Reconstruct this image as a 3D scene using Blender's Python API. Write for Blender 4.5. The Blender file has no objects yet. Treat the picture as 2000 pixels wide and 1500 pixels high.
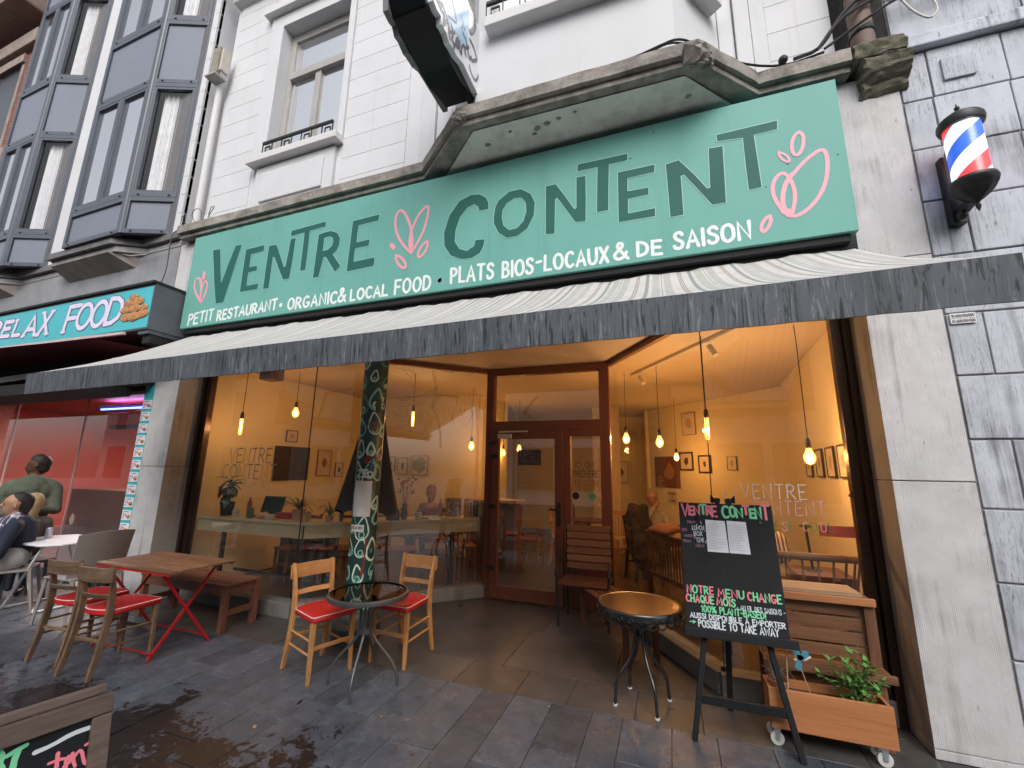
import bpy, bmesh, math, random
from math import sin, cos, pi, radians, sqrt, atan2
from mathutils import Vector, Matrix
from mathutils.geometry import tessellate_polygon
random.seed(7)
sc = bpy.context.scene
COL = sc.collection

# ---------------------------------------------------------------- camera
H = 1.6
FPX = 826.73
cx_ = Vector((0.939, -0.054, -0.340)); cy_ = Vector((0.344, 0.191, 0.919)); cz_ = Vector((0.016, -0.980, 0.198))
_v1 = Vector((66, -4100, FPX)).normalized(); _v2 = Vector((-2280, 130, FPX)).normalized()
cz_ = _v1; cx_ = -_v2; cy_ = cz_.cross(cx_)
if cy_.z < 0: cy_ = -cy_
# rows: image-right, image-down, forward expressed in world axes
RR = Vector((cx_.x, cy_.x, cz_.x)); RD = Vector((cx_.y, cy_.y, cz_.y)); RF = Vector((cx_.z, cy_.z, cz_.z))
cam_d = bpy.data.cameras.new('camera'); cam = bpy.data.objects.new('camera', cam_d); COL.objects.link(cam)
m3 = Matrix((RR, -RD, -RF)).transposed()
cam.matrix_world = Matrix.Translation((0, 0, H)) @ m3.to_4x4()
cam_d.sensor_width = 36; cam_d.lens = 36 * FPX / 2000
cam_d.clip_start = 0.05; cam_d.clip_end = 500
sc.camera = cam

# ---------------------------------------------------------------- world, sun, exposure
w = bpy.data.worlds.new('World'); sc.world = w; w.use_nodes = True
nt = w.node_tree; nt.nodes.clear()
sky = nt.nodes.new('ShaderNodeTexSky'); sky.sky_type = 'NISHITA'; sky.sun_disc = False
SUN_EL, SUN_AZ = radians(42), radians(158)
sky.sun_elevation = SUN_EL; sky.sun_rotation = SUN_AZ; sky.dust_density = 4.0; sky.air_density = 1.0
hs = nt.nodes.new('ShaderNodeHueSaturation'); hs.inputs['Saturation'].default_value = 0.34
bgn = nt.nodes.new('ShaderNodeBackground'); bgn.inputs['Strength'].default_value = 0.15
wo = nt.nodes.new('ShaderNodeOutputWorld')
nt.links.new(sky.outputs[0], hs.inputs['Color']); nt.links.new(hs.outputs[0], bgn.inputs['Color']); nt.links.new(bgn.outputs[0], wo.inputs[0])
sd = bpy.data.lights.new('sun', 'SUN'); sun = bpy.data.objects.new('sun', sd); COL.objects.link(sun)
sd.energy = 1.2; sd.angle = radians(40); sd.color = (1, 0.98, 0.965)
# from behind the camera, high up over the street
sdir = Vector((sin(SUN_AZ) * cos(SUN_EL), cos(SUN_AZ) * cos(SUN_EL), sin(SUN_EL)))
sun.rotation_euler = sdir.to_track_quat('Z', 'Y').to_euler()
sc.view_settings.view_transform = 'Standard'
try: sc.view_settings.look = 'None'
except Exception: pass
sc.view_settings.exposure = 0.36; sc.view_settings.gamma = 1.0
sc.view_settings.use_curve_mapping = False
sc.render.engine = 'CYCLES'
sc.cycles.max_bounces = 8; sc.cycles.transparent_max_bounces = 14
sc.cycles.use_denoising = True
sc.cycles.sample_clamp_indirect = 6.0
sc.cycles.caustics_reflective = False; sc.cycles.caustics_refractive = False

# ---------------------------------------------------------------- geometry of the survey (real planes)
CO = Vector((0, 0, H))
def ray(u, v):
    a, b = u - 1000, v - 750
    return RR * a + RD * b + RF * FPX
def onY(u, v, y):
    d = ray(u, v); return CO + d * (y / d.y)
def onX(u, v, x):
    d = ray(u, v); return CO + d * (x / d.x)
def onZ(u, v, z):
    d = ray(u, v); return CO + d * ((z - H) / d.z)
def onP(u, v, p, n):
    d = ray(u, v); return CO + d * ((Vector(p) - CO).dot(n) / d.dot(n))
def xat(u, y, z):
    k = (u - 1000) / FPX; q = Vector((0, y, z - H))
    return (k * RF.dot(q) - RR.dot(q)) / (RR.x - k * RF.x)

# ---------------------------------------------------------------- object helpers
def link(o): COL.objects.link(o); return o
def tag(o, label=None, cat=None, group=None, kind=None):
    if label: o['label'] = label
    if cat: o['category'] = cat
    if group: o['group'] = group
    if kind: o['kind'] = kind
    return o
MAT = {}
def wm(o):
    if o is None: return Matrix.Identity(4)
    m = MAT.get(o.name)
    return m if m is not None else Matrix.Identity(4)
def thing(name, label, cat, loc=(0, 0, 0), rz=0.0, group=None):
    o = bpy.data.objects.new(name, None); link(o); o.empty_display_size = 0.1
    o.location = loc; o.rotation_euler = (0, 0, rz)
    MAT[o.name] = Matrix.Translation(loc) @ Matrix.Rotation(rz, 4, 'Z')
    return tag(o, label, cat, group)
def copy_tree(o, loc=None, rz=None, label=None, group=None, parent=None):
    c = o.copy(); COL.objects.link(c)
    if parent is not None: c.parent = parent
    if loc is not None: c.location = loc
    if rz is not None: c.rotation_euler = (0, 0, rz)
    if label: c['label'] = label
    if group: c['group'] = group
    for ch in o.children: copy_tree(ch, parent=c)
    return c
class MB:
    def __init__(s): s.v = []; s.f = []; s.m = []
    def add(s, vs, fs, mi=0):
        b = len(s.v); s.v += [Vector(p) for p in vs]; s.f += [tuple(b + i for i in f) for f in fs]; s.m += [mi] * len(fs); return s
    def box(s, x0, x1, y0, y1, z0, z1, mi=0):
        x0, x1 = min(x0, x1), max(x0, x1); y0, y1 = min(y0, y1), max(y0, y1); z0, z1 = min(z0, z1), max(z0, z1)
        return s.add([(x0, y0, z0), (x1, y0, z0), (x1, y1, z0), (x0, y1, z0), (x0, y0, z1), (x1, y0, z1), (x1, y1, z1), (x0, y1, z1)],
                     [(0, 3, 2, 1), (4, 5, 6, 7), (0, 1, 5, 4), (1, 2, 6, 5), (2, 3, 7, 6), (3, 0, 4, 7)], mi)
    def bar(s, p, q, wd, th, up=(0, 0, 1), mi=0, wd2=None, th2=None):
        p, q = Vector(p), Vector(q); d = (q - p).normalized(); up = Vector(up)
        a = d.cross(up)
        if a.length < 1e-4: a = d.cross(Vector((1, 0, 0)))
        a.normalize(); b = a.cross(d).normalized()
        wd2 = wd if wd2 is None else wd2; th2 = th if th2 is None else th2
        vs = []
        for c, W, T in ((p, wd, th), (q, wd2, th2)):
            vs += [c - a * W / 2 - b * T / 2, c + a * W / 2 - b * T / 2, c + a * W / 2 + b * T / 2, c - a * W / 2 + b * T / 2]
        return s.add(vs, [(0, 1, 2, 3), (7, 6, 5, 4), (0, 4, 5, 1), (1, 5, 6, 2), (2, 6, 7, 3), (3, 7, 4, 0)], mi)
    def tube(s, pts, r, n=8, mi=0, caps=True, r2=None):
        pts = [Vector(p) for p in pts]; N = len(pts); vs = []; fs = []
        prev = None
        for i, p in enumerate(pts):
            d = (pts[min(i + 1, N - 1)] - pts[max(i - 1, 0)]).normalized()
            if prev is None:
                a = d.cross(Vector((0, 0, 1)))
                if a.length < 0.05: a = d.cross(Vector((1, 0, 0)))
            else: a = prev - d * prev.dot(d)
            a.normalize(); prev = a; b = d.cross(a)
            t = i / max(N - 1, 1)
            if isinstance(r, (list, tuple)): rr = r[i]
            else: rr = r if r2 is None else r + (r2 - r) * t
            for k in range(n):
                an = 2 * pi * k / n; vs.append(p + a * cos(an) * rr + b * sin(an) * rr)
        for i in range(N - 1):
            for k in range(n):
                k2 = (k + 1) % n; fs.append((i * n + k, i * n + k2, (i + 1) * n + k2, (i + 1) * n + k))
        if caps: fs += [tuple(range(n))[::-1], tuple((N - 1) * n + k for k in range(n))]
        return s.add(vs, fs, mi)
    def lathe(s, prof, c=(0, 0, 0), n=20, mi=0, cap=True):
        c = Vector(c); vs = []; fs = []; N = len(prof)
        for r, z in prof:
            for k in range(n):
                a = 2 * pi * k / n; vs.append(c + Vector((cos(a) * r, sin(a) * r, z)))
        for i in range(N - 1):
            for k in range(n):
                k2 = (k + 1) % n; fs.append((i * n + k, i * n + k2, (i + 1) * n + k2, (i + 1) * n + k))
        if cap: fs += [tuple(range(n))[::-1], tuple((N - 1) * n + k for k in range(n))]
        return s.add(vs, fs, mi)
    def sph(s, c, r, n=10, mi=0, sz=1.0, sx=1.0):
        prof = [(max(1e-4, sin(pi * i / n) * r), -cos(pi * i / n) * r * sz) for i in range(n + 1)]
        vs0 = len(s.v); s.lathe(prof, (0, 0, 0), n + 4, mi)
        for i in range(vs0, len(s.v)):
            s.v[i] = Vector((s.v[i].x * sx, s.v[i].y, s.v[i].z)) + Vector(c)
        return s
    def prism(s, poly, fn, th, mi=0):
        """poly of (a, b) mapped by fn(a, b, off); thickness th"""
        n = len(poly); vs = [fn(a, b, 0) for a, b in poly] + [fn(a, b, th) for a, b in poly]
        tri = tessellate_polygon([[Vector((a, b, 0)) for a, b in poly]])
        fs = [tuple(t) for t in tri] + [tuple(i + n for i in t)[::-1] for t in tri]
        fs += [(i, (i + 1) % n, n + (i + 1) % n, n + i) for i in range(n)]
        return s.add(vs, fs, mi)
    def flat(s, polys, fn, off=0.0, mi=0):
        allp = [p for poly in polys for p in poly]
        tri = tessellate_polygon([[Vector((a, b, 0)) for a, b in poly] for poly in polys])
        return s.add([fn(a, b, off) for a, b in allp], [tuple(t) for t in tri], mi)
    def build(s, name, mat, parent=None, world=True, bevel=0.0, smooth=None, uv=None, origin=None):
        me = bpy.data.meshes.new(name)
        M = wm(parent)
        if parent is not None:
            vs = [M.inverted() @ p for p in s.v] if world else s.v
            base = None
        else:
            if origin is not None: base = Vector(origin)
            else:
                xs = [p.x for p in s.v]; ys = [p.y for p in s.v]; zs = [p.z for p in s.v]
                base = Vector(((min(xs) + max(xs)) / 2, (min(ys) + max(ys)) / 2, min(zs)))
            vs = [p - base for p in s.v]
        me.from_pydata([tuple(p) for p in vs], [], s.f)
        mats = mat if isinstance(mat, (list, tuple)) else [mat]
        for mm in mats: me.materials.append(mm)
        if len(mats) > 1: me.polygons.foreach_set('material_index', s.m)
        bm = bmesh.new(); bm.from_mesh(me)
        bmesh.ops.recalc_face_normals(bm, faces=bm.faces)
        if bevel > 0:
            es = [e for e in bm.edges if len(e.link_faces) == 2 and e.calc_face_angle(0) > 0.6]
            try: bmesh.ops.bevel(bm, geom=es, offset=bevel, segments=2, profile=0.6, affect='EDGES', clamp_overlap=True)
            except Exception: pass
        bm.to_mesh(me); bm.free()
        if smooth is not None:
            me.polygons.foreach_set('use_smooth', [True] * len(me.polygons))
            me.set_sharp_from_angle(angle=radians(smooth))
        me.update()
        o = bpy.data.objects.new(name, me); link(o)
        if parent is not None:
            o.parent = parent; MAT[o.name] = M
        else:
            o.location = base; MAT[o.name] = Matrix.Translation(base)
        return o
def bx(name, mat, parent, x0, x1, y0, y1, z0, z1, bevel=0.0, world=True):
    return MB().box(x0, x1, y0, y1, z0, z1).build(name, mat, parent, world, bevel)

# ---------------------------------------------------------------- materials
def newmat(name):
    m = bpy.data.materials.new(name); m.use_nodes = True; nt = m.node_tree
    b = nt.nodes['Principled BSDF']; return m, nt, b
def c4(c): return (c[0], c[1], c[2], 1)
def noise(nt, vec, scale, detail=5, rough=0.6, dist=0.0):
    n = nt.nodes.new('ShaderNodeTexNoise'); n.inputs['Scale'].default_value = scale
    n.inputs['Detail'].default_value = detail; n.inputs['Roughness'].default_value = rough; n.inputs['Distortion'].default_value = dist
    nt.links.new(vec, n.inputs['Vector']); return n.outputs['Fac']
def ramp(nt, fac, stops):
    r = nt.nodes.new('ShaderNodeValToRGB'); e = r.color_ramp.elements
    while len(e) < len(stops): e.new(0.5)
    for i, (p, c) in enumerate(stops):
        e[i].position = p; e[i].color = c4(c) if isinstance(c, (tuple, list)) else (c, c, c, 1)
    nt.links.new(fac, r.inputs[0]); return r.outputs[0]
def mixc(nt, fac, a, b, mode='MIX'):
    n = nt.nodes.new('ShaderNodeMix'); n.data_type = 'RGBA'; n.blend_type = mode
    for sock, val in ((n.inputs[0], fac), (n.inputs[6], a), (n.inputs[7], b)):
        if hasattr(val, 'links') or hasattr(val, 'is_linked'): nt.links.new(val, sock)
        elif isinstance(val, (tuple, list)): sock.default_value = c4(val)
        else: sock.default_value = val
    return n.outputs[2]
def mth(nt, op, a, b=0.5):
    n = nt.nodes.new('ShaderNodeMath'); n.operation = op
    for sock, val in ((n.inputs[0], a), (n.inputs[1], b)):
        if hasattr(val, 'is_linked'): nt.links.new(val, sock)
        else: sock.default_value = val
    return n.outputs[0]
def vecs(nt, kind='Object', sc_=(1, 1, 1)):
    if kind == 'World':
        g = nt.nodes.new('ShaderNodeNewGeometry'); out = g.outputs['Position']
    else:
        t = nt.nodes.new('ShaderNodeTexCoord'); out = t.outputs['Object']
    mp = nt.nodes.new('ShaderNodeMapping'); mp.inputs['Scale'].default_value = sc_
    nt.links.new(out, mp.inputs['Vector']); return mp.outputs[0]
def bump(nt, b, h, strength=0.3, dist=0.01):
    n = nt.nodes.new('ShaderNodeBump'); n.inputs['Strength'].default_value = strength; n.inputs['Distance'].default_value = dist
    nt.links.new(h, n.inputs['Height']); nt.links.new(n.outputs[0], b.inputs['Normal'])
def mat(name, col, rough=0.5, metal=0.0, var=0.12, scale=6, bmp=0.0, bscale=60, spec=0.5, grime=None, gscale=2.0, gamt=0.5, coord='Object', streak=None, rvar=0.0, objvar=0.0, coat=0.0):
    m, nt, b = newmat(name)
    v = vecs(nt, coord)
    n1 = noise(nt, v, scale, 6)
    dark = tuple(c * (1 - var) for c in col); lite = tuple(min(1, c * (1 + var)) for c in col)
    colr = ramp(nt, n1, [(0.3, dark), (0.7, lite)])
    if grime is not None:
        g = ramp(nt, noise(nt, v, gscale, 8, 0.7), [(0.45, 0.0), (0.75, gamt)])
        colr = mixc(nt, g, colr, grime)
    if streak is not None:
        sv = vecs(nt, coord, (streak[1], streak[1], streak[1] * 0.05))
        s_ = ramp(nt, noise(nt, sv, 1.0, 5, 0.6, 0.3), [(streak[3], 0.0), (streak[3] + 0.14, streak[2])])
        colr = mixc(nt, s_, colr, streak[0])
    if objvar:
        oi = nt.nodes.new('ShaderNodeObjectInfo')
        k = mth(nt, 'MULTIPLY_ADD', oi.outputs['Random'], 2 * objvar); nt.nodes[-1].inputs[2].default_value = 1 - objvar
        hsv = nt.nodes.new('ShaderNodeHueSaturation'); nt.links.new(k, hsv.inputs['Value']); nt.links.new(colr, hsv.inputs['Color']); colr = hsv.outputs[0]
    nt.links.new(colr, b.inputs['Base Color'])
    b.inputs['Metallic'].default_value = metal; b.inputs['Specular IOR Level'].default_value = spec
    b.inputs['Coat Weight'].default_value = coat
    if rvar:
        r = ramp(nt, noise(nt, v, scale * 1.7, 6), [(0.3, max(0, rough - rvar)), (0.7, min(1, rough + rvar))]); nt.links.new(r, b.inputs['Roughness'])
    else: b.inputs['Roughness'].default_value = rough
    if bmp: bump(nt, b, noise(nt, v, bscale, 6, 0.65), bmp)
    return m
def wood(name, c1, c2, axis='x', rough=0.5, gs=14, bmp=0.15, knots=False, objvar=0.12, grime=None):
    m, nt, b = newmat(name)
    s_ = {'x': (0.06, 1, 1), 'y': (1, 0.06, 1), 'z': (1, 1, 0.06)}[axis]
    oi = nt.nodes.new('ShaderNodeObjectInfo')
    t = nt.nodes.new('ShaderNodeTexCoord'); va = nt.nodes.new('ShaderNodeVectorMath'); va.operation = 'ADD'
    mu = nt.nodes.new('ShaderNodeVectorMath'); mu.operation = 'SCALE'; mu.inputs[0].default_value = (7, 5, 9); nt.links.new(oi.outputs['Random'], mu.inputs['Scale'])
    nt.links.new(t.outputs['Object'], va.inputs[0]); nt.links.new(mu.outputs[0], va.inputs[1])
    mp = nt.nodes.new('ShaderNodeMapping'); mp.inputs['Scale'].default_value = s_; nt.links.new(va.outputs[0], mp.inputs['Vector'])
    n1 = noise(nt, mp.outputs[0], gs * 5, 6, 0.6, 0.6); n2 = noise(nt, mp.outputs[0], gs, 3, 0.5, 0.4)
    f = mth(nt, 'ADD', mth(nt, 'MULTIPLY', n1, 0.5), mth(nt, 'MULTIPLY', n2, 0.5))
    colr = ramp(nt, f, [(0.32, c1), (0.66, c2)])
    if grime:
        g = ramp(nt, noise(nt, t.outputs['Object'], 5, 6, 0.7), [(0.5, 0.0), (0.72, 0.75)]); colr = mixc(nt, g, colr, grime)
    if knots:
        k = ramp(nt, noise(nt, mp.outputs[0], 9, 2), [(0.66, 0.0), (0.74, 0.8)]); colr = mixc(nt, k, colr, tuple(c * 0.25 for c in c1))
    k = mth(nt, 'MULTIPLY_ADD', oi.outputs['Random'], 2 * objvar); nt.nodes[-1].inputs[2].default_value = 1 - objvar
    hsv = nt.nodes.new('ShaderNodeHueSaturation'); nt.links.new(k, hsv.inputs['Value']); nt.links.new(colr, hsv.inputs['Color'])
    nt.links.new(hsv.outputs[0], b.inputs['Base Color']); b.inputs['Roughness'].default_value = rough
    if bmp: bump(nt, b, n1, bmp, 0.003)
    return m
def glass(name, tint=(1, 1, 1), refl=1.0, rough=0.0, base=0.04, dirt=0.0):
    m = bpy.data.materials.new(name); m.use_nodes = True; nt = m.node_tree; nt.nodes.clear()
    o = nt.nodes.new('ShaderNodeOutputMaterial'); tr = nt.nodes.new('ShaderNodeBsdfTransparent'); gl = nt.nodes.new('ShaderNodeBsdfGlossy')
    tr.inputs[0].default_value = c4(tint); gl.inputs['Roughness'].default_value = rough; gl.inputs['Color'].default_value = (1, 1, 1, 1)
    g_ = nt.nodes.new('ShaderNodeNewGeometry'); dt = nt.nodes.new('ShaderNodeVectorMath'); dt.operation = 'DOT_PRODUCT'
    nt.links.new(g_.outputs['Normal'], dt.inputs[0]); nt.links.new(g_.outputs['Incoming'], dt.inputs[1])
    om = mth(nt, 'SUBTRACT', 1.0, mth(nt, 'ABSOLUTE', dt.outputs['Value'])); k = mth(nt, 'MULTIPLY_ADD', mth(nt, 'POWER', om, 5.0), 0.6 * refl); nt.nodes[-1].inputs[2].default_value = 0.055 * refl
    mx = nt.nodes.new('ShaderNodeMixShader'); nt.links.new(k, mx.inputs[0]); nt.links.new(tr.outputs[0], mx.inputs[1]); nt.links.new(gl.outputs[0], mx.inputs[2])
    if dirt:
        df = nt.nodes.new('ShaderNodeBsdfDiffuse'); df.inputs[0].default_value = (0.5, 0.48, 0.45, 1)
        g = ramp(nt, noise(nt, vecs(nt, 'World'), 3, 6, 0.7), [(0.4, dirt * 0.3), (0.8, dirt)])
        m2 = nt.nodes.new('ShaderNodeMixShader'); nt.links.new(g, m2.inputs[0]); nt.links.new(mx.outputs[0], m2.inputs[1]); nt.links.new(df.outputs[0], m2.inputs[2])
        nt.links.new(m2.outputs[0], o.inputs[0])
    else: nt.links.new(mx.outputs[0], o.inputs[0])
    return m
def emis(name, col, st):
    m, nt, b = newmat(name); b.inputs['Base Color'].default_value = c4(col); b.inputs['Emission Color'].default_value = c4(col); b.inputs['Emission Strength'].default_value = st; return m
def plain(name, col, rough=0.6, metal=0, spec=0.5):
    return mat(name, col, rough, metal, 0.06, 8, 0, spec=spec)

# ---------------------------------------------------------------- painted strokes and hand lettering
def chaikin(p, it=2):
    for _ in range(it):
        if len(p) < 3: return p
        q = [p[0]]
        for i in range(len(p) - 1):
            a, b = p[i], p[i + 1]
            if i > 0: q.append((a[0] * .75 + b[0] * .25, a[1] * .75 + b[1] * .25))
            if i < len(p) - 2: q.append((a[0] * .25 + b[0] * .75, a[1] * .25 + b[1] * .75))
        q.append(p[-1]); p = q
    return p
def ribbon(mb, pts, w, fn, off, mi=0, jit=0.0):
    P = [Vector((a, b, 0)) for a, b in pts]
    Q = [P[0]]
    for p in P[1:]:
        if (p - Q[-1]).length > 1e-5: Q.append(p)
    P = Q
    closed = len(P) > 5 and (P[0] - P[-1]).length < w * 0.6
    if closed: P[-1] = P[0].copy()
    if len(P) < 2: P = [P[0], P[0] + Vector((w * 0.05, 0, 0))]
    N = len(P); L = []; R_ = []
    for i, p in enumerate(P):
        d0 = (P[i] - P[i - 1]).normalized() if i > 0 else ((P[0] - P[-2]).normalized() if closed else None)
        d1 = (P[i + 1] - P[i]).normalized() if i < N - 1 else ((P[1] - P[0]).normalized() if closed else None)
        d = (d0 + d1) if d0 is not None and d1 is not None else (d0 or d1)
        if d.length < 1e-3: d = d1
        d = d.normalized(); n = Vector((-d.y, d.x, 0))
        k = 1.0
        if d0 is not None and d1 is not None: k = min(1.35, 1 / max(0.35, n.dot(Vector((-d1.y, d1.x, 0)))))
        hw = w / 2 * k * (1 + random.uniform(-jit, jit))
        L.append(p + n * hw); R_.append(p - n * hw)
    if closed: L[-1] = L[0]; R_[-1] = R_[0]
    vs = []; fs = []
    for l, r in zip(L, R_): vs += [l, r]
    for i in range(N - 1): fs.append((2 * i, 2 * i + 1, 2 * i + 3, 2 * i + 2))
    OF = [off + 0.0006 * (j // 2) / N for j in range(2 * N)]
    if closed: OF[-1] = OF[-2] = OF[-3]
    for end, i in (() if closed else ((0, 0), (1, N - 1))):
        d = (P[0] - P[1]).normalized() if end == 0 else (P[-1] - P[-2]).normalized()
        n = (L[i] - R_[i]) / 2; c = (L[i] + R_[i]) / 2; hw = n.length; base = len(vs)
        arc = [c + n * cos(t) + d * hw * sin(t) for t in (pi / 4, pi / 2, 3 * pi / 4)]
        vs += arc; fs.append((2 * i, base, base + 1, base + 2, 2 * i + 1)); OF += [OF[2 * i]] * 3
    mb.add([fn(p.x, p.y, o_) for p, o_ in zip(vs, OF)], fs, mi)
def arc(cx, cy, rx, ry, a0, a1, n=9):
    return [(cx + rx * cos(radians(a0 + (a1 - a0) * i / n)), cy + ry * sin(radians(a0 + (a1 - a0) * i / n))) for i in range(n + 1)]
_S = [(0.5, .84), (.4, .97), (.25, 1), (.1, .93), (.04, .78), (.12, .62), (.3, .52), (.46, .4), (.5, .24), (.4, .06), (.22, 0), (.06, .06), (0, .2)]
G = {
 'A': (.62, [[(0, 0), (.31, 1), (.62, 0)], [(.12, .33), (.5, .33)]]),
 'B': (.52, [[(0, 0), (0, 1)], [(0, 1), (.3, .98), (.42, .85), (.4, .65), (.25, .53), (0, .52)], [(.05, .52), (.35, .5), (.5, .35), (.48, .12), (.3, .01), (0, 0)]]),
 'C': (.55, [arc(.32, .5, .32, .5, 50, 310, 12)]),
 'D': (.56, [[(0, 0), (0, 1)], [(0, 1), (.28, .97), (.48, .8), (.56, .5), (.48, .2), (.28, .03), (0, 0)]]),
 'E': (.48, [[(.48, 1), (0, 1), (0, 0), (.48, 0)], [(0, .52), (.4, .52)]]),
 'F': (.46, [[(.46, 1), (0, 1), (0, 0)], [(0, .52), (.38, .52)]]),
 'G': (.6, [arc(.32, .5, .32, .5, 50, 350, 13) + [(.4, .42)]]),
 'H': (.55, [[(0, 0), (0, 1)], [(.55, 0), (.55, 1)], [(0, .5), (.55, .5)]]),
 'I': (.06, [[(.03, 0), (.03, 1)]]),
 'J': (.4, [[(.4, 1), (.4, .25), (.3, .03), (.12, 0), (0, .15)]]),
 'K': (.54, [[(0, 0), (0, 1)], [(.5, 1), (0, .42)], [(.15, .58), (.54, 0)]]),
 'L': (.45, [[(0, 1), (0, 0), (.45, 0)]]),
 'M': (.7, [[(0, 0), (.08, 1), (.35, .3), (.62, 1), (.7, 0)]]),
 'N': (.58, [[(0, 0), (0, 1), (.58, 0), (.58, 1)]]),
 'O': (.64, [arc(.32, .5, .32, .5, 90, 450, 16)]),
 'P': (.5, [[(0, 0), (0, 1)], [(0, 1), (.32, .98), (.48, .84), (.48, .64), (.32, .5), (0, .46)]]),
 'Q': (.64, [arc(.32, .5, .32, .5, 90, 450, 16), [(.36, .25), (.62, -.08)]]),
 'R': (.54, [[(0, 0), (0, 1)], [(0, 1), (.32, .98), (.46, .84), (.46, .66), (.32, .53), (0, .48)], [(.2, .5), (.54, 0)]]),
 'S': (.5, [_S]),
 'T': (.56, [[(0, 1), (.56, 1)], [(.28, 1), (.28, 0)]]),
 'U': (.56, [[(0, 1), (0, .3), (.1, .05), (.28, 0), (.46, .05), (.56, .3), (.56, 1)]]),
 'V': (.6, [[(0, 1), (.3, 0), (.6, 1)]]),
 'W': (.84, [[(0, 1), (.2, 0), (.42, .75), (.64, 0), (.84, 1)]]),
 'X': (.56, [[(0, 0), (.56, 1)], [(0, 1), (.56, 0)]]),
 'Y': (.56, [[(0, 1), (.28, .5), (.56, 1)], [(.28, .5), (.28, 0)]]),
 'Z': (.54, [[(0, 1), (.54, 1), (0, 0), (.54, 0)]]),
 '&': (.68, [[(.68, 0), (.2, .68), (.18, .88), (.32, 1), (.46, .9), (.42, .72), (.1, .42), (0, .22), (.1, .04), (.3, 0), (.52, .15), (.64, .42)]]),
 '0': (.52, [arc(.26, .5, .26, .5, 90, 450, 14)]),
 '1': (.22, [[(0, .78), (.18, 1), (.18, 0)]]),
 '2': (.5, [[(0, .8), (.08, .95), (.25, 1), (.42, .92), (.46, .74), (.36, .5), (0, 0), (.5, 0)]]),
 '3': (.48, [[(0, .9), (.2, 1), (.4, .92), (.44, .74), (.34, .57), (.18, .53), (.38, .47), (.48, .28), (.4, .06), (.2, 0), (0, .1)]]),
 '5': (.48, [[(.44, 1), (.06, 1), (.02, .55), (.25, .62), (.46, .48), (.48, .22), (.34, .02), (.14, 0), (0, .1)]]),
 '9': (.48, [[(.46, .7), (.36, .95), (.18, .99), (.02, .8), (.08, .55), (.28, .5), (.46, .65), (.46, .4), (.36, 0)]]),
 '%': (.8, [arc(.16, .78, .16, .2, 90, 450, 10), arc(.64, .22, .16, .2, 90, 450, 10), [(.12, 0), (.68, 1)]]),
 '-': (.3, [[(0, .45), (.3, .45)]]), '!': (.08, [[(.05, 1), (.03, .32)], [(.03, .02), (.03, .04)]]), '.': (.1, [[(.04, .02), (.05, .04)]]),
 ',': (.1, [[(.06, .06), (.02, -.1)]]), "'": (.1, [[(.05, 1), (.03, .8)]]), ' ': (.3, []), '/': (.4, [[(0, 0), (.4, 1)]]),
 '€': (.6, [arc(.38, .5, .3, .48, 50, 310, 12), [(0, .6), (.45, .6)], [(0, .42), (.42, .42)]]),
 '>': (.7, [[(0, .5), (.7, .55)], [(.42, .8), (.7, .55), (.4, .25)]]), '•': (.1, [[(.02, .45), (.05, .5), (.08, .46)]]),
 'e': (.46, [[(.03, .3), (.42, .38), (.4, .6), (.22, .66), (.04, .45), (.05, .15), (.22, 0), (.46, .12)]]),
 'n': (.46, [[(.02, .62), (.04, 0)], [(.04, .35), (.2, .62), (.36, .58), (.4, .35), (.42, .02)]]),
 't': (.36, [[(.16, .95), (.14, .15), (.24, 0), (.36, .06)], [(0, .62), (.34, .66)]]),
 'o': (.44, [arc(.22, .32, .2, .32, 90, 450, 12)]), 'c': (.42, [arc(.22, .32, .22, .32, 50, 320, 10)]),
}
G['À'] = (G['A'][0], G['A'][1] + [[(.2, 1.3), (.36, 1.12)]]); G['É'] = (G['E'][0], G['E'][1] + [[(.18, 1.12), (.34, 1.3)]]); G['È'] = (G['E'][0], G['E'][1] + [[(.16, 1.3), (.32, 1.12)]])
def text_width(t, gap=.2): return sum(G[c][0] + gap for c in t) - gap
def text(mb, t, fn, w, off, mi=0, gap=.2, jit=.02, mis=None, sy=1.0, wob=0.015):
    """writes t in a unit frame scaled so that the line has width 1 : fn(a, b, off) maps a 0..1, b in letter heights"""
    W = text_width(t, gap); x = 0; k = 0
    for ci, c in enumerate(t):
        gw, st = G[c]
        dy = random.uniform(-jit, jit)
        for s_ in st:
            pts = [((x + a + random.uniform(-wob, wob)) / W, b + dy + random.uniform(-wob, wob)) for a, b in s_]
            yield_pts = chaikin(pts, 1) if len(pts) > 5 else pts
            mm = mis[ci] if mis else mi
            ribbon(mb, yield_pts, w, fn, off + 0.00012 * (k % 5), mm); k += 1
        x += gw + gap
def line_fn(P0, P1, hgt, up, nrm):
    """maps unit text to a line from P0 to P1 with letter height hgt along up"""
    P0, P1, up, nrm = Vector(P0), Vector(P1), Vector(up), Vector(nrm)
    L = (P1 - P0)
    def fn(a, b, o):
        return P0 + L * a + up * (b * hgt) + nrm * o
    return fn, L.length
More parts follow.
